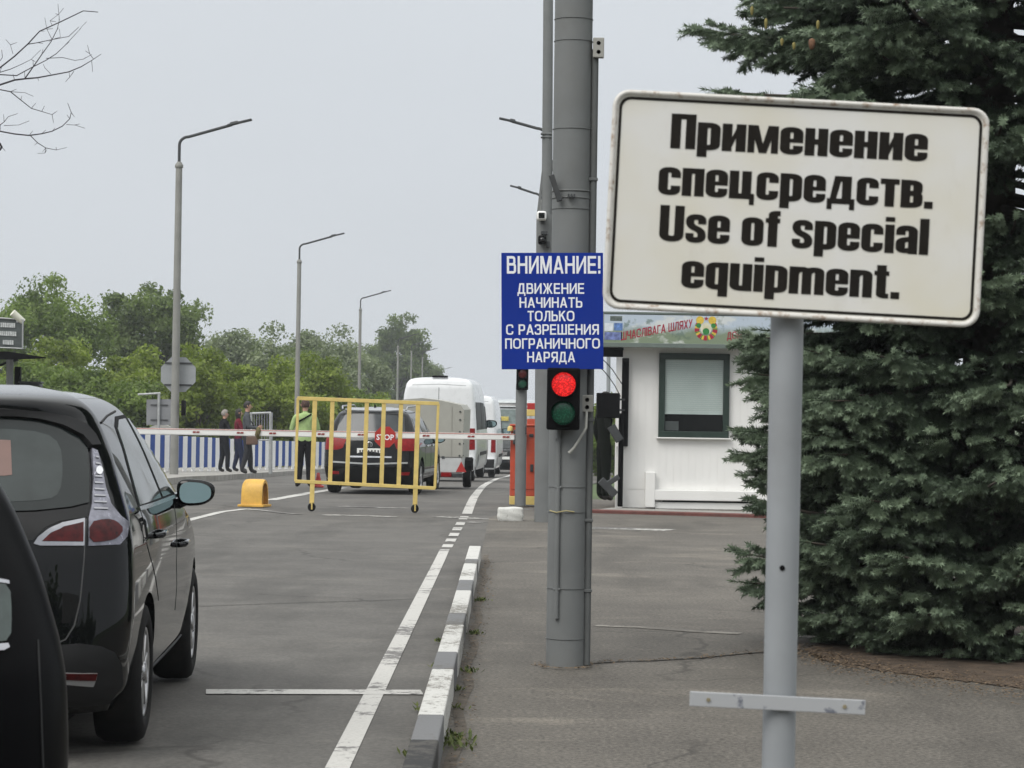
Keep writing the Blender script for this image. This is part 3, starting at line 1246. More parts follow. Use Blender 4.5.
def second_pole():
    root = thing('camera_pole', 'tall grey lattice-topped pole behind the main pole, two cameras under its narrow top', 'pole', p2)
    root['label'] = 'tall slim grey pole just behind the thick pole, wide foot and narrow top'
    b = MB()
    q = lambda px, py: P(px, py, D2) - p2
    k = D2 / FPX
    b.tube([q(545.2, 530), q(545.6, 380), q(546.6, 215)], [11 * k, 10.6 * k, 10.2 * k], 28)
    b.build('shaft', M['pole'], root)
    b = MB()
    b.tube([q(546.6, 216), q(547.2, 162), q(548, 40), q(548.6, -120)], [5.4 * k, 5.3 * k, 5.0 * k, 4.8 * k], 20)
    b.build('top_tube', M['pole'], root)
    b = MB()
    for x0, x1 in ((536.5, 543), (540, 545), (551, 549), (556.5, 551.5)):
        b.prism([(x0, 216), (x0 + 3, 216), (x1 + 1.6, 160), (x1, 160)], lambda u, v, w: P(u, v, D2 - .03 + w) - p2, .06)
    b.box(q(546.5, 134), (.16, .17, .02), 0, .004)
    b.box(q(546.5, 137.5), (.16, .17, .012), 0, .004)
    b.build('gusset', M['pole'], root)
    return root


second_pole()
b = MB()
q0 = P(541.5, 216, D2 - .24)
b.box((0, 0, 0), (.135, .24, .125), 0, .03)
root = thing('security_camera', 'white box security camera facing the road on the slim pole', 'security camera', q0)
b.build('housing', M['white'], root)
b = MB()
b.box((0, -.125, 0), (.085, .02, .075), 0, .008)
b.build('lens_window', M['glassd'], root)
b = MB()
b.box((.02, .08, -.075), (.05, .1, .04), 0, .005)
b.build('bracket', M['poled'], root)
q0 = P(542, 240, D2 - .22)
root = thing('security_camera', 'small black security camera right under the white box camera', 'security camera', q0)
b = MB()
b.box((0, 0, 0), (.11, .17, .12), 0, .025)
b.build('housing', M['black'], root)
b = MB()
b.lathe([(.0001, .01), (.03, .005), (.036, -.01)], 16, 0, Matrix.Translation((0, -.088, 0)) @ Matrix.Rotation(PI / 2, 4, 'X'))
b.build('lens_window', M['glassd'], root)
for c_, s_ in (((.03, .02, .1), (.09, .1, .05)), ((.085, .03, -.06), (.05, .07, .09))):
    b = MB()
    b.box(c_, s_, 0, .008)
    b.build('bracket', M['poled'], root)

# ------------------------------------------------------------------ barrier: cabinet, boom, STOP sign, small light on its post
gb = G(523, 506)
DB = gb.y


def barrier():
    root = thing('barrier_gate', 'orange barrier cabinet with a long white boom lowered across the road', 'barrier', gb)
    k = DB / FPX
    b = MB()
    W_, H2 = 27 * k, 80 * k
    b.box((0, .18, .09), (W_ * 1.02, .40, .14), 1, .008)
    b.box((0, .18, .16 + (H2 - .16) / 2), (W_, .38, H2 - .16), 0, .012)
    b.box((0, .18, H2 + .012), (W_ * 1.08, .42, .03), 0, .008)
    cab = b.build('cabinet', [M['orange'], M['yellow']], root)
    b = MB()
    b.box((0, -.014, .72), (W_ * .82, .012, .9), 0, .004)
    dr = b.build('service_door', M['orange'], cab)
    for c_, s_ in (((W_ * .3, -.03, .62), (.05, .03, .12)), ((W_ * .27, -.028, 1.15), (.07, .03, .05))):
        b = MB()
        b.box(c_, s_, 0, .006)
        b.build('lock', M['poled'], dr)
    b = MB()
    z = (P(512, 437, DB - .1) - gb).z
    b.box((-W_ * .18, -.06, z), (.2, .13, .24), 0, .02)
    b.build('boom_clamp', M['poled'], root)
    b = MB()
    b.lathe([(.0001, .05), (.03, .045), (.042, .02), (.045, -.03)], 14, 0, Matrix.Translation((-W_ * .52, -.04, z + .13)))
    b.build('warning_lamp', M['yellow'], root)
    # boom
    b = MB()
    L = 6.75
    b.box((-W_ * .2 - L / 2, -.10, z), (L, .05, .105), 0, .014)
    boom = b.build('boom', M['white'], root)
    b = MB()
    b.box((-W_ * .2 - L / 2, -.128, z + .044), (L - .02, .006, .012), 0)
    b.build('red_edge', pm('faded_red_edge', (.50, .20, .17), .5), boom)
    M['dred'] = pm('dark_red_reflector', (.26, .03, .025), .4)
    for px in (196, 240, 272.5, 321, 361, 426, 471, 506):
        x = (P(px, 437, DB - .13) - gb).x
        b = MB()
        for s in (-1, 1):
            b.prism([(-.026 + s * .03, -.013), (.022 + s * .03, -.013), (.028 + s * .03, .013), (-.020 + s * .03, .013)], lambda u, v, w: Vector((x + u, -.128 - w, z + v)), .006)
        b.build('reflector', M['dred'], boom)
    b = MB()
    x = (P(258, 437, DB - .1) - gb).x
    b.tube([(x, -.1, z + .085), (x + .01, -.13, z + .04), (x - .01, -.135, z - .03), (x + .01, -.1, z - .10)], [.03, .042, .04, .022], 8)
    b.build('knotted_rag', pm('olive_rag', (.11, .09, .035), .9, var=.4, scale=30), boom)
    return z


BZ = barrier()
# octagonal STOP sign on the boom
c = P(385.2, 437, DB - .20)
root = thing('stop_sign', 'small red octagonal STOP sign hanging on the white barrier boom', 'stop sign', c)
R8 = 11.2 * DB / FPX


def octagon(r):
    return [(r * math.cos(PI / 8 + i * PI / 4), r * math.sin(PI / 8 + i * PI / 4)) for i in range(8)]


b = MB()
b.prism(octagon(R8), lambda u, v, w: Vector((u, -w, v)), .008)
pl = b.build('sign_plate', M['red'], root)
vs, fs = text_mesh('STOP', 'tmp', None, 1.0, 1.0, .02)
x0, x1 = min(v.x for v in vs), max(v.x for v in vs)
b = MB()
sc_ = 1.55 * R8 / (x1 - x0)
b.add([((v.x - (x0 + x1) / 2) * sc_, -.0092 - (.0006 if v.z > 0 else 0), (v.y - .365) * sc_ * 1.05) for v in vs], fs)
b.build('lettering', M['wtext'], pl)
b = MB()
b.box((0, .03, .0), (.05, .06, .05), 0, .006)
b.build('bracket', M['galv'], root)

# small traffic light on its own post
gs = G(521, 500.5)
DS = DB - .45
gs = gz(P(521, 500, DS).x, DS)
root = thing('traffic_light_post', 'small unlit traffic light on a flat grey post in front of the orange cabinet', 'traffic light', gs)
k = DS / FPX
b = MB()
q = lambda px, py: P(px, py, DS) - gs
b.tube([q(520.2, 506), q(521.5, 384)], 5.6 * k, 16)
b.build('post', M['pole'], root)
hd = signal(root, q(522.3, 379) + Vector((-.0, -.12, 0)), 12 * k, 22 * k, .09, M['lensdr'])
b = MB()
b.box(q(522, 430) + Vector((0, 0, 0)), (.15, .12, .14), 0, .015)
b.build('clamp', M['poled'], root)

# orange cabinet behind, with white and yellow bands
D3 = 46.0
c = gz(P(536, 470, D3).x, D3)
root = thing('barrier_cabinet', 'orange and white striped barrier cabinet partly hidden behind the slim pole', 'barrier', c)
b = MB()
b.box((0, 0, .72), (.36, .36, 1.44), 0, .012)
b.box((0, 0, 1.55), (.38, .38, .12), 1, .01)
b.box((0, 0, 1.67), (.36, .36, .12), 2, .01)
b.build('cabinet', [M['orange'], M['yellow'], M['red']], root)
b = MB()
b.box((0, -.186, .7), (.28, .012, 1.0), 0, .004)
b.build('service_door', M['orange'], root)

# white painted rock at the end of the far kerb
b = bmesh.new()
bmesh.ops.create_icosphere(b, subdivisions=4, radius=.5)
for v in b.verts:
    p = v.co.copy()
    m = max(abs(p.x), abs(p.y), abs(p.z))
    p = p.lerp(p * (.5 / m), .72)
    nz_ = math.sin(p.x * 9) * .02 + math.sin(p.y * 11 + 1) * .02 + math.sin(p.z * 13 + p.x * 6) * .018
    p *= 1 + nz_
    v.co = Vector((p.x * .36, p.y * .30, p.z * .215))
m = MB()
m.bm(b, 0, True)
g = G(510.5, 521)
root = m.build('painted_stone', worn_paint('stone_white_paint', (.60, .60, .57), (.24, .23, .20), .32, 16), None, g + Vector((0, .1, .085)), (0, 0, .15))
tag(root, 'white painted stone block at the corner of the pavement by the barrier', 'stone')

# ------------------------------------------------------------------ yellow rolling gate
gw = G(363, 512)
DGt = gw.y


def rolling_gate():
    root = thing('rolling_gate', 'yellow steel bar gate on two caster legs standing across the lane', 'gate', gw)
    q = lambda px, py: P(px, py, DGt) - gw
    k = DGt / FPX
    w = .048
    def bar(b, a, e, ww=w, dd=.04):
        a, e = q(*a), q(*e)
        d = e - a
        ang = math.atan2(d.x, d.z)
        b.box((0, 0, 0), (ww, dd, d.length), 0, .004, Matrix.Translation((a + e) / 2) @ Matrix.Rotation(ang, 4, 'Y'))
    b = MB()
    bar(b, (297.5, 398.2), (439, 403.6), .055)
    bar(b, (295.3, 481.2), (435.4, 488.2), .05)
    bar(b, (298, 398), (295.6, 481.5), .04, .036)
    bar(b, (438.4, 403.6), (434.8, 488.5), .04, .036)
    b.build('frame', M['yellow'], root)
    tops = [332.6, 349.6, 366.9, 384.0, 401.2]
    for x in tops:
        b = MB()
        y0 = 398.2 + (x - 297.5) / 141.5 * 5.4
        y1 = 481.2 + (x - 2.6 - 295.3) / 140 * 7
        bar(b, (x, y0 + 1), (x - 2.6, y1 - 1), .062, .022)
        b.build('bar', M['yellow'], root)
    for x, xe, ye in ((315, 311.7, 506.5), (418.2, 414.8, 510.5)):
        b = MB()
        y0 = 398.2 + (x - 297.5) / 141.5 * 5.4
        bar(b, (x, y0 + 1), (xe, ye), .068, .03)
        leg = b.build('leg', M['yellow'], root)
        b = MB()
        c = q(xe, ye + 2.5)
        c.z = .062
        b.lathe([(.0001, -.02), (.058, -.02), (.062, -.012), (.062, .012), (.058, .02), (.0001, .02)], 20, 0, Matrix.Translation(c + Vector((.0, -.02, 0))) @ Matrix.Rotation(rad(35), 4, 'Z') @ Matrix.Rotation(PI / 2, 4, 'X'))
        b.build('caster', M['rubber'], leg)
        b = MB()
        b.box(c + Vector((0, -.045, .02)), (.03, .008, .11), 0, .002)
        b.box(c + Vector((0, .01, .02)), (.03, .008, .11), 0, .002)
        b.box(c + Vector((0, -.018, .072)), (.05, .07, .012), 0, .002)
        b.build('caster_fork', M['yellow'], leg)


rolling_gate()


# yellow dome-shaped bollard: an arched block with a hollow right side
def bollard():
    g = G(254.5, 506.5)
    k = g.y / FPX
    root = thing('traffic_bollard', 'squat yellow arched bollard with a rusty foot on the lane marking', 'bollard', g)
    W_, H2, D_ = 21 * k, 27.5 * k, .36
    out = [(-W_ * .5, 0), (-W_ * .47, H2 * .45), (-W_ * .41, H2 * .72), (-W_ * .28, H2 * .91), (-W_ * .08, H2), (W_ * .12, H2 * .99), (W_ * .30, H2 * .90), (W_ * .41, H2 * .72), (W_ * .47, H2 * .45), (W_ * .5, 0)]
    T = Matrix.Rotation(rad(-38), 4, 'Z')
    def shell(sc, y0, y1):
        b = MB()
        n = len(out)
        rings = []
        for y, s in ((y0, .90), (y0 + .03, .98), (y0 + .08, 1), (y1 - .05, 1), (y1, .97)):
            rings.append([(x * s, y, z * (1 if z == 0 else s)) for x, z in out])
        vs = [p for r in rings for p in r]
        fs = [[a * n + i, a * n + i + 1, (a + 1) * n + i + 1, (a + 1) * n + i] for a in range(4) for i in range(n - 1)]
        b.add(vs, fs, 0, True, T)
        b.add(rings[0], [list(range(n))], 0, False, T)
        # recessed rear face of the shell
        inner = [(x * .82, y1, z * .86) for x, z in out]
        deep = [(x * .80, y1 - .06, z * .84) for x, z in out]
        b.add(rings[-1] + inner, [[i, i + 1, n + i + 1, n + i] for i in range(n - 1)], 0, False, T)
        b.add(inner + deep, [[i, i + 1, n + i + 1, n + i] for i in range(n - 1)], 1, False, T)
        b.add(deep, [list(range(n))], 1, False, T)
        return b
    # opening faces right: long axis along local y
    b = shell(1, -.17, .17)
    b.build('shell', [M['yellow2'], pm('shaded_yellow_inner', (.36, .19, .04), .8, var=.3, scale=10)], root)  # darker yellow paints the shade of the recess into its colour
    b = MB()
    b.box((0, 0, .018), (W_ * 1.16, .42, .036), 0, .006, T)
    b.build('foot_plate', M['yellow2'], root)
    root.rotation_euler = (0, 0, rad(-66))


bollard()
# ------------------------------------------------------------------ street lamps
def street_lamp(label, base, H, arm, drop, tubeh, direction=1, group='street lamps along the road'):
    """concrete-grey tapered pole, bent tube bracket, flat lamp head."""
    root = thing('street_lamp', label, 'street lamp', base, (0, 0, 0), group)
    b = MB()
    b.tube([(0, 0, 0), (0, 0, H * .5), (0, 0, H)], [.105, .09, .078], 16)
    b.lathe([(.078, H - .05), (.10, H - .04), (.10, H + .02), (.05, H + .1)], 16)
    b.build('pole', M['lampconc'], root)
    b = MB()
    s = direction
    pts = [(0, 0, H)]
    z1 = H + tubeh
    for i in range(7):
        a = rad(90 * i / 6)
        pts.append((s * .22 * (1 - math.cos(a)), 0, z1 + .2 * math.sin(a)))
    ex, ez = s * arm, z1 + .2 + drop
    pts.append((ex * .75, 0, z1 + .2 + drop * .72))
    b.tube(pts, .036, 10)
    b.build('bracket', M['poled'], root)
    b = MB()
    ang = -math.atan2(drop, arm) * s
    T = Matrix.Translation((ex * .86, 0, z1 + .2 + drop * .86)) @ Matrix.Rotation(ang, 4, 'Y')
    b.box((0, 0, 0), (arm * .36, .16, .05), 0, .018, T)
    b.box((s * -.13, 0, .01), (arm * .12, .12, .085), 0, .02, T)
    b.build('lamp_head', M['poled'], root)
    return root


M['lampconc'] = pm('grey_lamp_pole', (.22, .22, .205), .7, var=.12, scale=2.5, dirt=.2, bump=.001)
lam = [(179.5, 166, 59.5, 'tall street lamp nearest the parked cars, rising behind the octagonal sign'), (299.6, 262, 96, 'street lamp rising behind the man in the green shirt'), (360.6, 310, 141, 'street lamp just left of the dark bushy tree'),
       (398.2, 347, 206, 'thin street lamp in front of the dark tree, just left of the white van'), (411.6, 352, 244, 'second thin street lamp in front of the dark tree'), (422.6, 358, 280, 'third thin street lamp, at the right edge of the dark tree'), (441.5, 374, 400, 'farthest street lamp, bare against the sky above the white van')]
for px, py, d, lb in lam:
    t_ = P(px, py, d)
    gb_ = gz(t_.x - .01, d, .1 if d < 70 else 0)
    street_lamp(lb, gb_, t_.z - gb_.z, 1.66, .42, .50)
for px, py, d, hx, lb in ((546.2, 141, 60, .0, 'street lamp behind the slim pole, arm reaching left over the road'), (541.2, 203, 78, 0, 'smaller street lamp behind the poles, arm reaching left just above the cameras')):
    t_ = P(px, py, d)
    gb_ = gz(t_.x, d)
    street_lamp(lb, gb_, t_.z - gb_.z, 1.10 if d == 60 else .95, .22, .10, -1)

# ------------------------------------------------------------------ back of the octagonal sign on the first lamp, boxes and panel
D = 59.7
c = P(178.3, 374.5, D)
root = thing('road_sign', 'grey back of an octagonal road sign fixed to the first street lamp', 'sign', c)
k = D / FPX
b = MB()
b.prism(octagon(18.8 * k), lambda u, v, w: Vector((u, w, v)), .01)
b.build('sign_plate', pm('bare_aluminium_sign_back', (.30, .315, .325), .5, .3, var=.1, scale=3, dirt=.15), root)
for dz in (.27, -.25):
    b = MB()
    b.box((0, -.016, dz), (.66, .024, .04), 0, .004)
    b.build('bracket', M['poled'], root)
c = P(183.6, 408, 59.4)
root = thing('control_box', 'small black box on the side of the first street lamp', 'box', c)
b = MB()
b.box((0, 0, 0), (.10, .14, .36), 0, .012)
b.build('casing', M['black'], root)
for dz in (.08, -.08):
    b = MB()
    b.box((-.06, 0, dz), (.06, .05, .03), 0, .004)
    b.build('bracket', M['poled'], root)
D = 72.0
g = gz(P(158.5, 470, D).x, D, .13)
root = thing('sign_post', 'grey back of a square sign on a pipe-armed post left of the octagon', 'sign', g)
q = lambda px, py: P(px, py, D) - g
b = MB()
b.tube([q(158, 474), q(159, 394)], .04, 12)
b.tube([q(138, 394.5), q(160.5, 393.2)], .03, 10)
b.build('post', M['galv'], root)
b = MB()
b.prism([(146.5, 399.5), (171.5, 399.2), (171.3, 425), (146.3, 425)], lambda u, v, w: P(u, v, D + .06 + w) - g, .012)
b.build('sign_plate', pm('grey_sign_back', (.20, .205, .215), .55, .2, var=.1, scale=3), root)
for py in (405, 420):
    b = MB()
    b.box(q(159, py) + Vector((0, .045, 0)), (.5, .03, .035), 0, .004)
    b.build('bracket', M['poled'], root)
D = 73.5
g = gz(P(160, 470, D).x, D, .13)
k = D / FPX
root = thing('utility_cabinet', 'pale grey round-topped utility cabinet behind the striped fence', 'cabinet', g)
b = MB()
H2 = (P(160, 424.5, D) - g).z
wd = 24 * k
pr = [(-wd / 2, 0), (wd / 2, 0), (wd / 2, H2 * .88)] + [(wd / 2 * math.cos(rad(a)), H2 * (.88 + .12 * math.sin(rad(a)))) for a in range(20, 180, 20)] + [(-wd / 2, H2 * .88)]
b.prism(pr, lambda u, v, w: Vector((u, w, v)), .35)
b.build('casing', pm('pale_grey_cabinet', (.30, .30, .28), .6, var=.1, dirt=.3), root)
b = MB()
b.box((0, -.008, H2 * .45), (wd * .82, .014, H2 * .7), 0, .003)
b.build('service_door', pm('pale_grey_door', (.27, .27, .255), .6, var=.1, dirt=.3), root)

# grey pipe railing behind the people
D = 66.5
g = gz(P(262, 470, D).x, D, .13)
root = thing('pipe_railing', 'grey pipe railing frame behind the waiting people', 'railing', g)
q = lambda px, py: P(px, py, D) - g
b = MB()
b.tube([q(250, 413.5), q(271, 412.8)], .03, 8)
for x, r_ in ((270.5, .05), (251, .03)):
    b.tube([q(x, 474), q(x + .4, 412.5)], r_, 10)
b.build('frame', M['galv'], root)
b = MB()
for i in range(6):
    x = 254 + i * 2.6
    b.tube([q(x, 440), q(x + .1, 413.3)], .009, 6)
b.tube([q(250.5, 440), q(271, 440)], .02, 8)
b.build('infill', M['galv'], root)


# ------------------------------------------------------------------ blue and white picket fences
def fence(label, a, e, n, h, gapend):
    """a, e ground points (on the raised pavement)."""
    root = thing('picket_fence', label, 'fence', a, (0, 0, math.atan2(e.y - a.y, e.x - a.x)), 'striped picket fences')
    L = (Vector((e.x, e.y)) - Vector((a.x, a.y))).length
    dz = e.z - a.z
    st = L / n
    T0 = Matrix.Identity(4)
    w_ = MB()
    w_.box((0, 0, .10 + (h - .10) / 2), (st * 1.02, .03, h - .10), 0, .003)
    w_.box((0, 0, .06), (st * .58, .05, .12), 0, .004)
    wm = w_.mesh('white_board', M['whitep'])
    b_ = MB()
    b_.box((0, 0, .12 + (h - .12) / 2), (st * .94, .026, h - .12), 0, .003)
    bm_ = b_.mesh('blue_board', M['bluep'])
    for i in range(n):
        x = (i + .5) * st
        link('white_board' if i % 2 == 0 else 'blue_board', wm if i % 2 == 0 else bm_, root, (x, 0, dz * x / L))
    for z in (.3, h - .18):
        r = MB()
        T = Matrix.Translation((L / 2, .045, dz / 2 + z)) @ Matrix.Rotation(-math.atan2(dz, L), 4, 'Y')
        r.box((0, 0, 0), (L, .05, .06), 0, .004, T)
        r.build('rail', M['galv'], root)
    return root


f1a, f1b = G(60, 474.6, .13), G(233, 470.8, .13)
fence('nearer stretch of blue and white striped fence, left of the waiting people', f1a, f1b, 35, 1.0, 0)
f2a, f2b = G(236, 470.2, .13), G(356, 467.8, .13)
fence('farther stretch of blue and white striped fence, behind the green-shirted man', f2a, f2b, 39, 1.0, 0)

# ------------------------------------------------------------------ canopy with dark sign at the left edge
D = 42.0
g = gz(P(9.5, 470, D).x, D, .13)
k = D / FPX
root = thing('checkpoint_canopy', 'dark flat canopy on a grey post with a dark sign, at the left edge', 'canopy', g)
q = lambda px, py, dd=0: P(px, py, D + dd) - g
b = MB()
b.tube([q(9.5, 480), q(10, 358)], 3.7 * k, 16)
b.build('post', M['polel'], root)
b = MB()
b.prism([(-160, 349), (8, 351.5), (46, 357.3), (46, 358.3), (20, 359.5), (-160, 360)], lambda u, v, w: P(u, v, D - 1.2 + w) - g, 3.0)
cn = b.build('roof', M['black'], root)
b = MB()
b.tube([q(-6, 368), q(4, 363.5), q(18, 359.5)], .02, 8)
b.build('brace', M['black'], root)
b = MB()
b.box(q(16.5, 385) + Vector((0, .1, 0)), (.10, .12, .62), 0, .01)
b.build('side_post', M['black'], root)
root = thing('dark_sign', 'dark grey sign with three pale lines of writing on the canopy roof', 'sign', P(-6, 334, D - .9))
c0 = root.location.copy()
b = MB()
pq = lambda u, v, w: P(u, v, D - .9 + w) - c0
b.prism([(-40, 316), (22.5, 319.8), (22.2, 348.3), (-40, 346)], pq, .05)
sp = b.build('sign_plate', pm('dark_grey_green_sign', (.060, .072, .072), .5, var=.15), root)
b = MB()
for x0, y0, x1, y1 in ((-40, 315.3, 23.2, 319.6), (-40, 346, 23.0, 348.6)):
    b.tube([P(x0, y0, D - .92) - c0, P(x1, y1, D - .92) - c0], .014, 6)
b.tube([P(22.9, 319.6, D - .92) - c0, P(22.6, 348.6, D - .92) - c0], .014, 6)
b.build('frame', M['galv'], sp)
b = MB()
for y, xs in ((324.8, ((-14, -2.5), (0.5, 15.5))), (333.2, ((-16, -3), (-1, 16.6))), (342, ((-10, -1), (2.8, 13.8)))):
    for x0, x1 in xs:
        n = max(2, int((x1 - x0) / 2.1))
        for i in range(n):
            a = x0 + (x1 - x0) * i / n
            w = (x1 - x0) / n * .84
            dy = (a - 0) * .05
            b.prism([(a, y + dy - 2.3), (a + w, y + dy - 2.2), (a + w, y + dy + 2.3), (a, y + dy + 2.2)], lambda u, v, w_: P(u, v, D - .915 + w_) - c0, .012)
b.build('lettering', pm('pale_sign_writing', (.42, .44, .44), .6, var=.3, scale=30), sp)
root = thing('security_camera', 'white security camera standing on the dark sign at the left edge', 'security camera', P(17.5, 317, D - .9))
c0 = root.location.copy()
b = MB()
T = Matrix.Rotation(rad(42), 4, 'Y') @ Matrix.Rotation(rad(20), 4, 'Z')
b.tube([T @ Vector((-.11, 0, 0)), T @ Vector((.12, 0, 0))], [.062, .055], 16)
b.build('housing', pm('cream_camera', (.62, .62, .52), .4, var=.08), root)
b = MB()
b.tube([T @ Vector((.12, 0, 0)), T @ Vector((.135, 0, 0))], [.05, .04], 12)
b.build('lens_window', M['glassd'], root)
b = MB()
b.tube([(0, 0, -.02), (.0, 0, -.09)], .02, 8)
b.build('bracket', M['galv'], root)
b = MB()
root = thing('roof_box', 'low dark box beyond the black car, under the canopy edge', 'box', P(31, 386, D))
b.box((0, 0, -.05), (.36, .3, .2), 0, .04)
b.box((0, 0, .06), (.38, .32, .03), 0, .01)
b.build('casing', pm('dark_slate_plastic', (.03, .034, .036), .5), root)
b = MB()
b.box((.0, .1, -.95), (.08, .08, 1.65), 0, .006)
b.build('stand', M['poled'], root)

# ------------------------------------------------------------------ guard booth
BO = G(622, 508)
BD = BO.y


def booth():
    """front wall parallel to the picture, origin at its lower left corner on the ground."""
    root = thing('guard_booth', 'white panelled guard booth with a dark green window and an illustrated banner', 'booth', BO)
    k = BD / FPX
    q = lambda px, py: P(px, py, BD) - BO
    W_ = 5.2
    zt = q(640, 347).z
    DEP = 2.6
    # walls
    b = MB()
    b.box((W_ / 2, DEP / 2, zt / 2 + .01), (W_, DEP, zt), 0, .0)
    wall = b.build('wall', M['booth'], root)
    # siding boards on the front and left side
    b = MB()
    n = 44
    st = W_ / n
    for i in range(n):
        b.box((st * (i + .5), -.0015 - .0012 * (i % 2), .30 + (zt - .34) / 2), (st - .0012, .008, zt - .36), 0)
    for i in range(22):
        s2 = DEP / 22
        b.box((-.011, s2 * (i + .5), .1 + (zt - .14) / 2), (.018, s2 - .003, zt - .16), 0, .001)
    b.build('siding', M['booth'], wall)
    # ledge, corner post and plinth
    b = MB()
    zl0, zl1 = q(660, 500).z, q(660, 489.5).z
    b.box((W_ / 2 + .25, -.07, (zl0 + zl1) / 2), (W_ - .52, .12, zl1 - zl0), 0, .012)
    x = q(650, 480).x
    b.box((x, -.075, q(650, 473).z / 2 + .02), (.155, .13, q(650, 473).z), 0, .012)
    b.box((W_ / 2 + .25, -.045, .055), (W_ - .55, .06, .11), 0, .01)
    b.build('ledge', M['booth'], wall)
    b = MB()
    b.box((W_ / 2 + .3, -.032, (zl0 + .115) / 2 + .0), (W_ - .7, .02, .05), 0)
    b.build('drain_slot', M['black'], wall)
    # window
    x0, x1 = q(658.5, 400).x, q(729, 400).x
    z0, z1 = q(690, 437.5).z, q(690, 353.5).z
    fw = .10
    b = MB()
    for c, s in ((((x0 + x1) / 2, -.04, z1 - fw / 2), (x1 - x0, .07, fw)), (((x0 + x1) / 2, -.04, z0 + fw / 2), (x1 - x0, .07, fw)), ((x0 + fw / 2, -.04, (z0 + z1) / 2), (fw, .07, z1 - z0 - 2 * fw)), ((x1 - fw / 2, -.04, (z0 + z1) / 2), (fw, .07, z1 - z0 - 2 * fw))):
        b.box(c, s, 0, .006)
    fr = b.build('window', M['dgreen'], root)
    zb = q(690, 413.5).z
    b = MB()
    b.box(((x0 + x1) / 2, -.0225, (z0 + zb) / 2), (x1 - x0 - 2 * fw + .01, .003, zb - z0), 0)
    b.build('pane', M['glassd'], fr)
    b = MB()
    ns = 26
    for i in range(ns):
        z = zb + (z1 - fw - zb) * (i + .5) / ns
        b.box(((x0 + x1) / 2, -.026, z), (x1 - x0 - 2 * fw, .006, (z1 - fw - zb) / ns * .94), 0)
    b.box(((x0 + x1) / 2, -.032, zb), (x1 - x0 - 2 * fw, .012, .03), 0, .003)
    b.build('blind', pm('pale_green_blind', (.40, .47, .45), .4, var=.06, scale=3, coat=.4), fr)
    b = MB()
    b.box((x0 + fw + .12, -.0265, z0 + fw + .085), (.22, .006, .15), 0, .002)
    b.build('notice', pm('dim_notice', (.05, .06, .06), .5), fr)
    b = MB()
    b.box(((x0 + x1) / 2, -.06, z0 - .012), (x1 - x0 + .06, .1, .022), 0, .004)
    b.build('sill', M['booth'], fr)
    # roof with fascia
    xb = q(603, 330).x
    b = MB()
    zf0, zf1 = q(640, 346.5).z, q(640, 313.5).z
    b.box(((xb + W_ + .2) / 2, DEP / 2 - .15, (zf0 + zf1) / 2), (W_ + .2 - xb, DEP + .5, zf1 - zf0 - .02), 0, .0)
    rf = b.build('roof', pm('grey_roof_panel', (.20, .22, .21), .6, var=.1), root)
    b = MB()
    b.box(((xb + W_ + .2) / 2, -.44, zf0 + .01), (W_ + .24 - xb, .05, .07), 0, .005)
    b.box(((xb + W_ + .2) / 2, -.44, zf1 - .01), (W_ + .24 - xb, .05, .035), 0, .005)
    b.build('fascia_trim', pm('grey_green_trim', (.12, .15, .135), .5, var=.1), rf)
    # open steel doorway at the left end
    b = MB()
    zd = q(612, 358).z
    b.box((xb / 2 - .06, .1, (zd + zf0) / 2), (-xb + .1, .16, zf0 - zd - .04), 0, .006)
    b.box((.02, -.06, zd / 2 + .5), (.11, .10, zd - 1.0), 0, .006)
    b.build('door_frame', M['black'], root)
    b = MB()
    b.box((-.06, -.04, .5), (.11, .09, 1.0), 0, .006)
    b.build('door_post', M['booth'], root)
    return root, zf0, zf1, xb, W_


broot, zf0, zf1, xb, BW = booth()


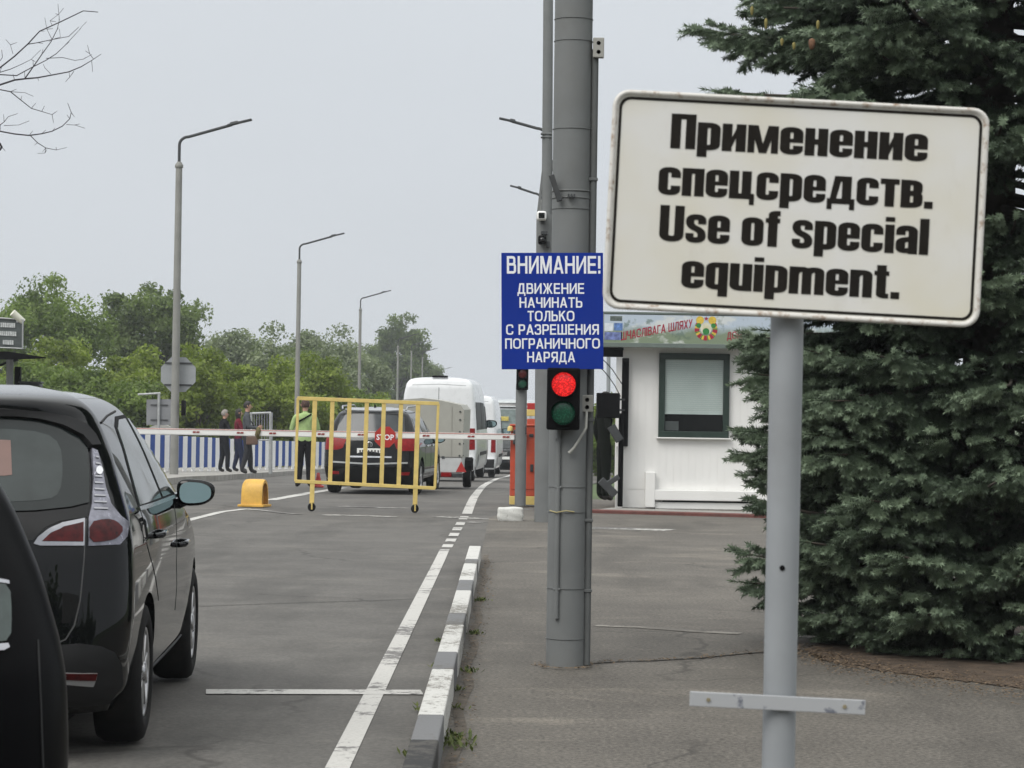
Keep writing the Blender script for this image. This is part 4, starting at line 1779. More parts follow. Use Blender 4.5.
def banner():
    """printed banner along the fascia: soft picture patches, red lettering and the round wreath emblem."""
    cz = (zf0 + zf1) / 2
    root = thing('illustrated_banner', 'long printed banner with red lettering and a round wreath emblem on the booth roof', 'banner', BO + Vector((xb, -.45, cz)))
    L, H2 = BW + .2 - xb, (zf1 - zf0) * .86
    t = NT('banner_picture')
    v = t.objc()
    n1 = t.noise(t.mapping(v, scale=(1, 1, 2)), 1.7, 6, .6)
    n2 = t.noise(v, 4.5, 5, .65)
    sx = t.n.new('ShaderNodeSeparateXYZ')
    t.link(v, sx.inputs[0])
    up = t.mr(t.math('ADD', sx.outputs['Z'], t.mr(n2, 0, 1, -.16, .16)), -.06, .08)
    col = t.mix(up, (.20, .25, .17), (.45, .52, .60))
    col = t.mix(t.mr(n1, .54, .62, 0, .8), col, (.62, .64, .62))
    col = t.mix(t.mr(n2, .58, .66, 0, .7), col, (.10, .15, .11))
    t.set(Base_Color=col, Roughness=.35)
    b = MB()
    b.box((L / 2, 0, 0), (L, .012, H2), 0)
    pl = b.build('print', t.m, root)
    k = (BD - .45) / FPX
    X = lambda px: (P(px, 330, BD - .45) - (BO + Vector((xb, -.45, cz)))).x
    Z = lambda px, py: (P(px, py, BD - .45) - (BO + Vector((xb, -.45, cz)))).z
    # blue and white picture blocks on the left
    b = MB()
    for i, (x0, y0, x1, y1, mi) in enumerate(((604.5, 323, 613, 331, 1), (614, 323, 622.5, 330.5, 0), (604.5, 332, 622, 340, 2), (610, 316, 622, 321, 3))):
        b.box(((X(x0) + X(x1)) / 2, -.0075, (Z(x0, y0) + Z(x1, y1)) / 2), (X(x1) - X(x0), .002, Z(x0, y0) - Z(x1, y1)), mi)
    b.build('picture_blocks', [pm('print_blue', (.10, .19, .42), .4, var=.5, scale=14), pm('print_white', (.62, .66, .70), .4, var=.15, scale=14), pm('print_deep_blue', (.16, .20, .42), .4, var=.6, scale=12), pm('print_dark', (.09, .11, .10), .4, var=.5, scale=20)], pl)
    # lettering on a rising line
    redm = pm('print_red', (.33, .018, .045), .4, var=.12)
    b = MB()
    for s, a, e, hp in (("ШЧАСЛІВАГА ШЛЯХУ", (621, 340.5), (692.5, 327.5), 8.6), ("ДОМ", (727, 339.5), (742, 338), 7.2)):
        A_, E_ = Vector((X(a[0]), Z(*a))), Vector((X(e[0]), Z(*e)))
        d = (E_ - A_)
        u = d.normalized()
        mid = (A_ + E_) / 2
        for i, q in enumerate(plain_line(s, d.length, hp * k, .09)):
            pts = [mid + u * qx + Vector((0, 1)) * qy for qx, qy in q]
            b.add([(p.x, -.0085 - (i % 7) * .0003, p.y) for p in pts], [[0, 1, 2, 3]])
    b.build('lettering', redm, pl)
    # emblem: red and green ribbons over a gold wreath, golden globe with rays, red star
    cx, cz2 = X(706), Z(706, 329)
    r = 11.2 * k
    gold = pm('print_gold', (.62, .44, .06), .4, var=.2, scale=25)
    green = pm('print_green', (.03, .20, .05), .4, var=.2, scale=25)
    b = MB()
    def disc(x, z, rr, y, mi, n=20, sy=1.0):
        b.add([(x + rr * math.cos(2 * PI * i / n), y, z + rr * sy * math.sin(2 * PI * i / n)) for i in range(n)], [list(range(n))], mi)
    def arc(x, z, r0, r1, a0, a1, y, mi, n=8):
        vs = []
        for i in range(n + 1):
            a = rad(a0 + (a1 - a0) * i / n)
            vs += [(x + r0 * math.cos(a), y, z + r0 * math.sin(a)), (x + r1 * math.cos(a), y, z + r1 * math.sin(a))]
        b.add(vs, [[2 * i, 2 * i + 2, 2 * i + 3, 2 * i + 1] for i in range(n)], mi)
    arc(cx, cz2, r * .62, r * 1.0, 125, 415, -.0075, 0, 30)
    for a0 in (150, 190, 230, 270, 310, 350, 30):
        arc(cx, cz2, r * .60, r * 1.03, a0 - 13, a0 + 7, -.0080, 1, 6)
        arc(cx, cz2, r * .60, r * 1.03, a0 + 8, a0 + 14, -.0080, 2, 4)
    for sx in (-.55, .55):
        disc(cx + sx * r, cz2 + r * .78, r * .36, -.0085, 0)
        disc(cx + sx * r * 1.2, cz2 + r * .30, r * .22, -.0086, 2)
    disc(cx, cz2 + .05 * r, r * .52, -.0082, 3)
    for i in range(9):
        a = rad(20 + 140 * i / 8)
        b.add([(cx + .2 * r * math.cos(a - .12), -.0088, cz2 - .25 * r + .2 * r * math.sin(a)), (cx + .75 * r * math.cos(a), -.0088, cz2 - .25 * r + .85 * r * math.sin(a)), (cx + .2 * r * math.cos(a + .12), -.0088, cz2 - .25 * r + .2 * r * math.sin(a))], [[0, 1, 2]], 0)
    disc(cx, cz2 - .22 * r, r * .30, -.0091, 2)
    pts = []
    for i in range(10):
        a = PI / 2 + i * PI / 5
        rr = r * (.22 if i % 2 == 0 else .09)
        pts.append((cx + rr * math.cos(a), -.0094, cz2 + r * .92 + rr * math.sin(a)))
    b.add(pts, [list(range(10))], 1)
    b.build('wreath_emblem', [gold, redm, green, pm('print_pale', (.62, .62, .50), .4)], pl)


banner()

# red-brown slab kerb in front of the booth
a, e = G(588, 512.6), G(800, 518.6)
b = MB()
ang = math.atan2(e.y - a.y, e.x - a.x)
Tk = Matrix.Translation((a.x + e.x) / 2 * Vector((1, 0, 0)) + (a.y + e.y) / 2 * Vector((0, 1, 0))) @ Matrix.Rotation(ang, 4, 'Z')
b.box((0, 0, .012), ((e - a).length, .32, .07), 0, .012, Tk)
b.box((0, .75, .004), ((e - a).length, 1.15, .05), 1, .01, Tk)
tag(b.build('booth_kerb', [M['redbr'], M['concrete']]), kind='structure')

# ------------------------------------------------------------------ things in the gap between pole and booth
D = BD - .35
c = P(608, 405.5, D)
root = thing('black_box', 'black box on a bracket beside the booth doorway', 'box', c)
k = D / FPX
b = MB()
b.box((0, 0, 0), (23 * k, .28, 25 * k), 0, .012)
b.build('casing', M['black'], root)
for dz in (.10, -.07):
    b = MB()
    b.box((.21, .05, dz), (.13, .03, .03), 0, .004)
    b.build('bracket', M['poled'], root)
# two drooping cables
root = thing('hanging_cable', 'two black cables drooping from the pole to the booth doorway', 'cable', P(603, 360, D))
c0 = root.location.copy()
for pts in (((600, 357), (606, 362.5), (612, 369), (617, 376.5), (622, 384)), ((598, 366.5), (603, 370), (609, 377), (615, 386), (620.5, 396.5))):
    b = MB()
    b.tube([P(x, y, D - .05) - c0 for x, y in pts], .008, 6)
    b.build('strand', M['black'], root)
# turnstile arms
c = gz(P(617, 500, D).x, D)
root = thing('turnstile', 'dark turnstile with two slanting flat arms in the booth doorway', 'turnstile', c)
q = lambda px, py, dd=0: P(px, py, D + dd) - c
def arm(a, e, w, nm):
    b = MB()
    a, e = q(*a), q(*e)
    d = e - a
    ang = math.atan2(d.x, d.z)
    b.box((0, 0, 0), (w, .10, d.length), 0, .012, Matrix.Translation((a + e) / 2) @ Matrix.Rotation(ang, 4, 'Y'))
    b.build(nm, M['poled'], root)
arm((600.5, 480), (615.5, 495), .13, 'arm')
arm((605, 485.5), (619, 476.5), .08, 'arm')
arm((611, 426), (620, 441), .14, 'arm')
b = MB()
b.box(q(621, 460) + Vector((0, .1, 0)), (.08, .12, 1.5), 0, .01)
b.tube([q(611, 425), q(611.5, 419)], .02, 8)
b.build('column', M['black'], root)
# pale post seen through the gap
D5 = 58
g = gz(P(608, 480, D5).x, D5)
root = thing('fence_post', 'pale grey post on the grass seen through the gap beside the booth', 'post', g)
b = MB()
b.tube([(0, 0, 0), P(608.6, 352, D5) - g], .045, 12)
b.build('shaft', M['polel'], root)
b = MB()
b.lathe([(.0001, .03), (.05, .02), (.055, 0)], 12, 0, Matrix.Translation(P(608.6, 352, D5) - g))
b.build('cap', M['galv'], root)
# ------------------------------------------------------------------ vehicles: body from stacked plan outlines
def smooth_tab(tab, z, sig=.02):
    zz = np.linspace(tab[0][0] - .2, tab[-1][0] + .2, 900)
    v = np.interp(zz, [a for a, _ in tab], [b for _, b in tab])
    dz = zz[1] - zz[0]
    n = max(1, int(3 * sig / dz))
    kx = np.arange(-n, n + 1) * dz
    ker = np.exp(-.5 * (kx / sig) ** 2)
    ker /= ker.sum()
    v = np.convolve(np.pad(v, n, mode='edge'), ker, mode='valid')
    return np.interp(z, zz, v)


def body_mesh(name, sp, mats):
    zs = sp['zs']
    w = smooth_tab(sp['w'], zs, sp.get('sig', .02))
    yr = smooth_tab(sp['yr'], zs, sp.get('sigr', .012))
    yf = smooth_tab(sp['yf'], zs, sp.get('sigf', .03))
    kr, rcr, rcf = sp.get('kr', .09), sp.get('rcr', .22), sp.get('rcf', .4)
    rings = []
    for i, z in enumerate(zs):
        W_, r0, r1 = float(w[i]), float(yr[i]), float(yf[i])
        if r1 < r0 + .05:
            m = (r0 + r1) / 2
            r0, r1 = m - .025, m + .025
        a = min(rcr, W_ * .8, (r1 - r0) * .45)
        c = min(rcf, W_ * .8, (r1 - r0) * .45)
        half = []
        for t in np.linspace(0, 1, 14)[:-1]:
            half.append(((W_ - a) * t, r0))
        for t in np.linspace(0, 1, 11)[:-1]:
            g = PI / 2 * t
            half.append((W_ - a + a * math.sin(g), r0 + a - a * math.cos(g)))
        for t in np.linspace(0, 1, 56)[:-1]:
            half.append((W_, r0 + a + (r1 - c - r0 - a) * t))
        for t in np.linspace(0, 1, 11)[:-1]:
            g = PI / 2 * t
            half.append((W_ - c + c * math.cos(g), r1 - c + c * math.sin(g)))
        for t in np.linspace(0, 1, 12):
            half.append(((W_ - c) * (1 - t), r1))
        L = sp['L']
        out = []
        for x, y in half:
            u = x / max(W_, .01)
            y2 = y + kr * u * u * max(0, 1 - (y - r0) / .8) - sp.get('kf', .2) * u * u * max(0, 1 - (r1 - y) / 1.0)
            q = y2 / L
            x2 = x * (1 - sp.get('tr', .05) * max(0, (.34 - q) / .34) ** 2 - sp.get('tf', .06) * max(0, (q - .62) / .38) ** 2)
            out.append((x2, y2))
        full = out + [(-x, y) for x, y in out[-2:0:-1]]
        rings.append([(x, y, z) for x, y in full])
    n = len(rings[0])
    b = MB()
    vs = [p for r in rings for p in r]
    fs = [[i * n + k, i * n + (k + 1) % n, (i + 1) * n + (k + 1) % n, (i + 1) * n + k] for i in range(len(zs) - 1) for k in range(n)]
    fs += [list(range(n))[::-1], [(len(zs) - 1) * n + k for k in range(n)]]
    b.add(vs, fs, 0, True)
    return b.mesh(name, mats)


def cut_wheels(me, name, wheels, mats):
    """boolean the wheel wells out of the body."""
    tmp = bpy.data.objects.new(name, me)
    COL.objects.link(tmp)
    b = MB()
    for x, y, r, wd in wheels:
        s = 1 if x > 0 else -1
        vs, fs = [], []
        N_ = 40
        for e in (0, 1):
            for k in range(N_):
                a = 2 * PI * k / N_
                vs.append((x + s * (.25 if e else -wd), y + r * math.cos(a), r * math.sin(a) + wheels_z))
        fs += [[k, (k + 1) % N_, N_ + (k + 1) % N_, N_ + k] for k in range(N_)] + [list(range(N_))[::-1], [N_ + k for k in range(N_)]]
        b.add(vs, fs)
    cme = b.mesh('well', mats)
    co = bpy.data.objects.new('well', cme)
    COL.objects.link(co)
    md = tmp.modifiers.new('b', 'BOOLEAN')
    md.operation = 'DIFFERENCE'
    md.solver = 'EXACT'
    md.object = co
    dg = bpy.context.evaluated_depsgraph_get()
    out = bpy.data.meshes.new_from_object(tmp.evaluated_get(dg))
    bpy.data.objects.remove(tmp)
    bpy.data.objects.remove(co)
    out.name = name
    out.polygons.foreach_set('use_smooth', [True] * len(out.polygons))
    out.set_sharp_from_angle(angle=rad(35))
    return out


wheels_z = .32


class Car:
    def __init__(s, name, label, cat, loc, yaw, sp, paint, wheels=None, group=None):
        global wheels_z
        s.root = thing(name, label, cat, loc, (0, 0, yaw), group)
        s.Mw = Matrix.Translation(Vector(loc)) @ Matrix.Rotation(yaw, 4, 'Z')
        s.Mi = s.Mw.inverted()
        me = body_mesh('body', sp, [paint])
        bm_ = bmesh.new()
        bm_.from_mesh(me)
        s.bvh = BVHTree.FromBMesh(bm_)
        bm_.free()
        if wheels:
            wheels_z = wheels['r']
            wl = []
            for y in wheels['y']:
                for sx in (1, -1):
                    wl.append((sx * wheels['x'], y, wheels['r'] + wheels.get('gap', .05), .30))
            me = cut_wheels(me, 'body', wl, [paint])
        s.body = link('body', me, s.root)
        if wheels:
            for y in wheels['y']:
                for sx in (1, -1):
                    s.wheel(sx * wheels['x'], y, wheels['r'], wheels.get('wd', .215), sx, wheels.get('spokes', 10), wheels.get('rim', M['alloy']))
            # underbody
            b = MB()
            L = sp['L']
            b.box((0, L / 2, .22), (wheels['x'] * 1.35, L * .86, .16), 0, .03)
            b.build('underbody', M['black'], s.root)

    def wheel(s, x, y, r, wd, sx, spokes, rimm):
        T = Matrix.Translation((x, y, r)) @ Matrix.Rotation(sx * PI / 2, 4, 'Y')   # local z = outward
        b = MB()
        ri = r * .66
        prof = [(ri, -wd), (r * .93, -wd), (r * .985, -wd * .86), (r, -wd * .68), (r, -wd * .32), (r * .985, -wd * .14), (r * .94, -.008), (r * .82, .004), (ri * 1.03, -.002), (ri, -.012), (ri, -wd)]
        b.lathe(prof, 44, 0, T)
        for g in (-.36, -.5, -.64):
            pass
        w = b.build('wheel', M['rubber'], s.root)
        b = MB()
        b.lathe([(ri, -wd + .01), (ri * .985, -.02), (ri * .96, -.008), (ri * .90, -.012), (ri * .87, -.045), (ri * .87, -wd + .02)], 44, 0, T)
        b.lathe([(.0001, .0), (ri * .2, -.003), (ri * .23, -.018), (ri * .23, -.06)], 20, 0, T)
        for k in range(spokes):
            a = 2 * PI * k / spokes
            R2 = T @ Matrix.Rotation(a, 4, 'Z')
            b.box((ri * .56, 0, -.024), (ri * .72, ri * (.15 if spokes > 6 else .24), .022), 0, .006, R2)
        b.lathe([(.0001, -.075), (ri * .8, -.075)], 30, 1, T)
        b.build('rim', [rimm, M['black']], w)

    # ---- projection of flat outlines on the body
    def cast_px(s, px, py):
        o = s.Mi @ CAM
        d = (s.Mi.to_3x3() @ ray(px, py)).normalized()
        h = s.bvh.ray_cast(o, d)
        return h[0]

    def px_rear(s, pts):
        out = []
        for p in pts:
            h = s.cast_px(*p)
            if h is not None:
                out.append((h.x, h.z))
        return out

    def px_side(s, pts):
        out = []
        for p in pts:
            h = s.cast_px(*p)
            if h is not None:
                out.append((h.y, h.z))
        return out

    def patch(s, name, poly, view, mat, off=.004, res=.04, parent=None, rnd=0, depth=.006):
        """view: 'rear' (x,z), 'right' (y,z), 'left' (y,z), 'front' (x,z), 'px' pixels."""
        for _ in range(rnd):
            q = []
            for i, p in enumerate(poly):
                e = poly[(i + 1) % len(poly)]
                q += [(p[0] * .75 + e[0] * .25, p[1] * .75 + e[1] * .25), (p[0] * .25 + e[0] * .75, p[1] * .25 + e[1] * .75)]
            poly = q
        if len(poly) < 3:
            return None
        b = bmesh.new()
        b.faces.new([b.verts.new((p[0], p[1], 0)) for p in poly])
        us, vs_ = [p[0] for p in poly], [p[1] for p in poly]
        for ax, arr in ((0, us), (1, vs_)):
            a = math.ceil(min(arr) / res) * res
            while a < max(arr) - res * .1:
                co = (a, 0, 0) if ax == 0 else (0, a, 0)
                no = (1, 0, 0) if ax == 0 else (0, 1, 0)
                bmesh.ops.bisect_plane(b, geom=b.verts[:] + b.edges[:] + b.faces[:], plane_co=co, plane_no=no)
                a += res
        bmesh.ops.triangulate(b, faces=[f for f in b.faces if len(f.verts) > 4])
        bad = []
        nrm = {}
        for v in b.verts:
            u, w = v.co.x, v.co.y
            if view == 'px':
                o = s.Mi @ CAM
                d = (s.Mi.to_3x3() @ ray(u, w)).normalized()
            elif view == 'rear':
                o, d = Vector((u, -3, w)), Vector((0, 1, 0))
            elif view == 'front':
                o, d = Vector((u, 12, w)), Vector((0, -1, 0))
            elif view == 'right':
                o, d = Vector((3, u, w)), Vector((-1, 0, 0))
            else:
                o, d = Vector((-3, u, w)), Vector((1, 0, 0))
            h = s.bvh.ray_cast(o, d)
            if h[0] is None:
                bad.append(v)
                continue
            nn = h[1] if h[1].dot(d) < 0 else -h[1]
            v.co = h[0] + nn * off
            nrm[v] = (nn, d)
        if bad:
            bmesh.ops.delete(b, geom=bad, context='VERTS')
        if not b.faces:
            b.free()
            return None
        fl = [f for f in b.faces]
        for f in fl:
            f.normal_update()
        # orient outwards
        tot = sum(f.normal.dot(nrm[f.verts[0]][1]) * f.calc_area() for f in fl)
        if tot > 0:
            bmesh.ops.reverse_faces(b, faces=fl)
        bd = [e for e in b.edges if e.is_boundary]
        low = {}
        for e in bd:
            for v in e.verts:
                if v not in low:
                    low[v] = b.verts.new(v.co - nrm[v][0] * (off + depth))
        for e in bd:
            f = e.link_faces[0]
            a, c = e.verts
            for lp in f.loops:
                if lp.edge == e:
                    a, c = lp.vert, lp.link_loop_next.vert
            try:
                b.faces.new((c, a, low[a], low[c]))
            except ValueError:
                pass
        for f in fl:
            f.smooth = True
        me = bpy.data.meshes.new(name)
        b.to_mesh(me)
        b.free()
        me.materials.append(mat)
        me.set_sharp_from_angle(angle=rad(40))
        return link(name, me, parent or s.root)

    def strip(s, name, pts, wd, view, mat, off=.003, parent=None, res=.05):
        """thin line following the body."""
        q = []
        if len(pts) < 2:
            return None
        for i in range(len(pts) - 1):
            n = 4
            for k in range(n):
                q.append((pts[i][0] + (pts[i + 1][0] - pts[i][0]) * k / n, pts[i][1] + (pts[i + 1][1] - pts[i][1]) * k / n))
        q.append(pts[-1])
        return s.patch(name, ribbon(q, wd), view, mat, off, res, parent)


def mirror_x(poly):
    return [(-x, z) for x, z in poly]


def lin(a, b, n):
    return np.linspace(a, b, n)


MPV = dict(L=4.37, zs=np.concatenate([lin(.20, 1.42, 62), lin(1.43, 1.60, 22), 1.655 - .055 * (1 - lin(.05, 1, 16)) ** 2]),
           w=[(.2, .80), (.30, .885), (.45, .905), (.62, .918), (.80, .915), (.95, .905), (1.05, .885), (1.2, .825), (1.35, .765), (1.48, .70), (1.55, .655), (1.60, .59), (1.63, .49), (1.65, .30), (1.655, .10)],
           yr=[(.2, .16), (.3, .05), (.45, .0), (.58, .012), (.66, .024), (.74, .036), (.90, .062), (1.02, .09), (1.10, .135), (1.25, .23), (1.40, .33), (1.50, .37), (1.572, .36), (1.598, .39), (1.612, .50), (1.64, .95), (1.655, 1.6)],
           yf=[(.2, 4.2), (.35, 4.34), (.55, 4.36), (.7, 4.32), (.82, 4.2), (.92, 3.85), (1.0, 3.45), (1.08, 3.22), (1.3, 2.82), (1.5, 2.4), (1.58, 2.2), (1.63, 1.9), (1.655, 1.7)],
           kr=.14, rcr=.20, rcf=.45, tr=.045, tf=.07)

# ---- the black people carrier on the left
YAW1 = rad(2.6)
c_ = G(145, 742)
loc1 = Vector((c_.x, c_.y, 0)) - Matrix.Rotation(YAW1, 3, 'Z') @ Vector((.905, .84, 0))
mpv = Car('parked_car', 'black people carrier at the left with clear tall tail lights, seen from behind', 'car', loc1, YAW1, MPV, M['carblack'], dict(x=.905, y=(.86, 3.56), r=.325, spokes=10, gap=.045))


def sym(car, name, px, mat, off, rnd=0, parent=None, close=True):
    """outline of the right half in pixels -> symmetric rear patch."""
    h = car.px_rear(px)
    poly = h + [(-x, z) for x, z in h[::-1]]
    return car.patch(name, poly, 'rear', mat, off, .05, parent, rnd)


# rear glass with dark surround
sym(mpv, 'rear_window', [(4, 417), (35, 420), (61, 428), (79, 438), (87, 449), (88.5, 470), (88.5, 503), (70, 507.5), (36, 511), (4, 512)], M['glass'], .008)
sym(mpv, 'rear_spoiler', [(4, 408.5), (40, 411.5), (65, 418), (83, 427), (92, 437), (97.5, 448), (89, 448.5), (80, 437.5), (61, 427.5), (35, 419.5), (4, 416.5)], M['cartrim'], .03)
hin = mpv.px_rear([(4, 429), (45, 433), (60, 445), (63, 470), (60, 494), (48, 501), (4, 503)])
rw_ = [o for o in mpv.root.children if o.name.startswith('rear_window')][0]
mpv.patch('clear_zone', hin + [(-x, z) for x, z in hin[::-1]], 'rear', pm('lighter_rear_glass', (.026, .034, .033), .09, var=.35, scale=4), .0095, .05, rw_, 1)
hpn = mpv.px_rear([(4, 441), (10.5, 441.5), (12, 476), (4, 477)])
mpv.patch('window_card', hpn + [(-.05, hpn[-1][1]), (-.05, hpn[0][1])], 'rear', pm('dull_pink_card', (.16, .095, .08), .5, var=.1), .011, .05, rw_)
sym(mpv, 'window_base_trim', [(4, 513), (36, 512), (70, 508.5), (88, 505), (87, 517), (60, 521), (44, 528), (33, 540), (4, 541)], M['cartrim'], .003)
M['lampchrome'] = pm('dim_lamp_chrome', (.34, .34, .36), .22, 1.0, var=.2)
# tail lamps: tall clear strip joined to a red triangle
def lamp(px, nm, mat, off, par=None, rnd=0, depth=.006):
    r = mpv.patch(nm, px, 'px', mat, off, 3.0, par, rnd, depth)
    h = [mpv.cast_px(*p) for p in px]
    return r, h
tl, _ = lamp([(90.5, 449.5), (96, 452), (100, 466), (104, 488), (109.5, 505), (119, 517), (127, 523), (125, 537), (118, 545), (88, 546.5), (88, 519), (91, 505), (92.5, 478)], 'tail_light', M['clear'], .014)
lamp([(88.5, 524), (104, 520.5), (114, 522.5), (121, 530), (115, 539), (106, 542), (88.5, 543)], 'red_lens', M['redlensn'], .020, tl, 1)
for i in range(9):
    y = 458 + i * 6.4
    x0 = 93.8 - i * .15
    x1 = 96.5 + i * 1.15
    lamp([(x0, y), (x1, y + .5), (x1 + .5, y + 2.0), (x0, y + 1.5)], 'chrome_rib', M['lampchrome'], .019, tl)
lamp([(93.5, 470), (98, 468), (100.5, 473), (98.5, 477.5), (93.8, 476)], 'bulb_reflector', M['chrome'], .024, tl, 2)
tl2, _ = lamp([(33.5, 544), (38, 537), (48, 529.5), (62, 523.5), (84.5, 519), (84, 546), (40, 546)], 'tail_light', M['lampchrome'], .012)
lamp([(42, 541.5), (50, 533.8), (64, 527.8), (83, 523.5), (82.7, 542)], 'red_lens', M['redlensn'], .018, tl2)
# mirrored lamps on the hidden left side
hp = mpv.px_rear([(90.5, 452), (100, 466), (112, 505), (122, 520), (118, 543), (88, 545), (40, 545), (60, 524), (88, 519), (92, 478)])
mpv.patch('tail_light', [(-x, z) for x, z in hp], 'rear', M['redlensn'], .014, .04)
# hatch seam, bumper, reflectors
mpv.patch('hatch_seam', [(85.2, 519), (86.4, 519), (84.6, 560), (81, 600), (75, 626), (66, 640), (54, 645), (53.5, 643.6), (65, 638.8), (73.6, 625), (79.6, 600), (83.4, 560)], 'px', pm('seam_edge_glint', (.05, .05, .05), .3), .002, 3)  # seam strip in grey, painting in the reflection along its edge
hb = mpv.px_rear([(4, 647), (52, 645.5), (80, 643.5), (100, 646), (113, 652), (120, 664), (121, 684), (108, 702), (4, 706)])
mpv.patch('lower_bumper', hb + [(-x, z) for x, z in hb[::-1]], 'rear', M['cartrim'], .012, .05)
for sg in (1, -1):
    hr = mpv.px_rear([(62, 671.5), (96, 672), (95, 678), (92, 685.5), (63, 683)])
    hr = hr if sg == 1 else mirror_x(hr)
    rf = mpv.patch('reflector', hr, 'rear', pm('grey_reflector_housing', (.22, .22, .22), .3), .016, .03)
    hr = mpv.px_rear([(62, 672), (95.5, 672.3), (94, 679), (62.3, 678)])
    hr = hr if sg == 1 else mirror_x(hr)
    mpv.patch('red_lens', hr, 'rear', M['redlensn'], .020, .03, rf)
# side glass on both sides
rear_gl = [(.84, 1.10), (1.0, 1.30), (1.16, 1.45), (1.38, 1.49), (1.70, 1.495), (1.80, 1.10)]
front_gl = [(1.90, 1.10), (1.80, 1.495), (2.06, 1.485), (2.36, 1.40), (2.70, 1.24), (2.92, 1.10)]
frame = [(.79, 1.085), (.965, 1.305), (1.13, 1.465), (1.36, 1.508), (1.8, 1.515), (2.1, 1.51), (2.42, 1.42), (2.76, 1.26), (3.04, 1.075)]
for nm, h, mt, off in (('window_frame', frame, M['black'], .002), ('side_window', rear_gl, M['glassl'], .007), ('side_window', front_gl, M['glassl'], .007)):
    for vw in ('right', 'left'):
        mpv.patch(nm, h, vw, mt, off, .06)
for vw in ('right', 'left'):
    mpv.strip('chrome_strip', [(.78, 1.085), (1.5, 1.082), (3.0, 1.08)], .018, vw, M['chrome'], .010)
# doors: seams and handles
hs = mpv.px_side([(174, 505), (176.5, 561), (175, 610), (171, 649)])
hs2 = mpv.px_side([(137.5, 503), (147, 545), (156, 580), (158.5, 600)])
dk = pm('panel_gap', (.004, .004, .004), .8)
for h in (hs, hs2):
    for vw in ('right', 'left'):
        mpv.strip('door_seam', h, .010, vw, dk, .0015)
for px, py in ((157, 535), (180, 544)):
    h = mpv.cast_px(px, py)
    if h is None:
        continue
    for sg in (1, -1):
        b = MB()
        b.tube([(sg * (abs(h.x) + .0), h.y - .09, h.z), (sg * (abs(h.x) + .032), h.y - .07, h.z + .004), (sg * (abs(h.x) + .036), h.y + .06, h.z + .01), (sg * (abs(h.x) + .0), h.y + .09, h.z + .012)], [.014, .015, .015, .013], 10)
        b.build('door_handle', M['carblack'], mpv.root)
# rub strip at the sill
hsill = mpv.px_side([(153, 674), (165, 661), (178, 648)])
mpv.strip('sill_trim', [(1.25, .27), (2.1, .265), (3.1, .27)], .05, 'right', M['cartrim'], .006)
mpv.strip('sill_trim', [(1.25, .27), (2.1, .265), (3.1, .27)], .05, 'left', M['cartrim'], .006)


def door_mirror(car, y, z, wx, s=1.0, mat=None):
    for sg in (1, -1):
        b = bmesh.new()
        bmesh.ops.create_icosphere(b, subdivisions=4, radius=1)
        for v in b.verts:
            p = v.co
            # rounded, flat-backed shell, outer lower corner pulled out
            sx = .118 * s * (1 + .12 * p.z)
            yy = p.y
            if yy < 0:
                yy *= .28
            e = lambda a: math.copysign(abs(a) ** .72, a)
            v.co = Vector((e(p.x) * sx, yy * .12 * s, e(p.z) * .082 * s * (1 - .18 * p.x * sg)))
        m = MB()
        c = Vector((sg * (wx + .155 * s), y, z))
        m.bm(b, 0, True, Matrix.Translation(c))
        m.tube([(sg * (wx - .06), y + .02, z - .10 * s), (sg * (wx + .02), y + .03, z - .085 * s), (sg * (wx + .09 * s), y + .02, z - .05 * s)], [.03, .028, .03], 10)
        mo = m.build('door_mirror', mat or M['carblack'], car.root)
        b = MB()
        pts = []
        for i in range(28):
            a = 2 * PI * i / 28
            e = lambda q: math.copysign(abs(q) ** .72, q)
            zz = e(math.sin(a)) * .064 * s * (1 - .18 * math.cos(a) * sg)
            pts.append((e(math.cos(a)) * .098 * s, -.040 * s + zz * .11, zz))
        b.add([Vector(p) + c for p in pts], [list(range(28))], 0)
        b.build('mirror_glass', M['mirror'], mo)


hm = None
door_mirror(mpv, 2.62, 1.10, .845, .86)
# plate and badge area on the hidden middle of the hatch
b = MB()
b.box((0, .045, .80), (.52, .012, .11), 0, .004)
b.build('number_plate', M['white'], mpv.root)
# aerial-free roof: dark rear roof seam

M['carmatt'] = pm('dull_black_car_paint', (.0025, .0025, .003), .35, 0, var=.1, scale=2, spec=.04)
h = [q for q in (mpv.cast_px(*p) for p in ((101, 423), (107, 416), (115, 411.5), (122, 410))) if q is not None]
if len(h) > 2:
    b = MB()
    b.tube([p + Vector((.001, 0, .001)) for p in h], .006, 6)
    b.build('roof_seam', dk, mpv.root)
# ---- the dark corner of another car in the near left corner
HB = dict(L=3.6, zs=np.concatenate([lin(.20, 1.36, 52), lin(1.37, 1.50, 18), 1.56 - .055 * (1 - lin(.05, 1, 14)) ** 2]),
          w=[(.2, .76), (.30, .83), (.5, .855), (.72, .86), (.88, .855), (.98, .842), (1.15, .80), (1.3, .745), (1.42, .68), (1.50, .58), (1.54, .38), (1.555, .2), (1.56, .08)],
          yr=[(.2, .12), (.3, .03), (.5, .0), (.64, .01), (.8, .025), (.92, .05), (1.1, .15), (1.3, .28), (1.45, .36), (1.52, .6), (1.56, 1.2)],
          yf=[(.2, 3.45), (.4, 3.58), (.6, 3.56), (.75, 3.4), (.85, 3.0), (.92, 2.7), (1.1, 2.35), (1.35, 1.95), (1.5, 1.6), (1.56, 1.35)],
          kr=.12, rcr=.22, rcf=.45, tr=.05, tf=.07)
YAW0 = rad(21)
tp = P(27, 728, 6.9)
loc0 = Vector((tp.x, tp.y, 0)) - Matrix.Rotation(YAW0, 3, 'Z') @ Vector((.845, .95, 0))
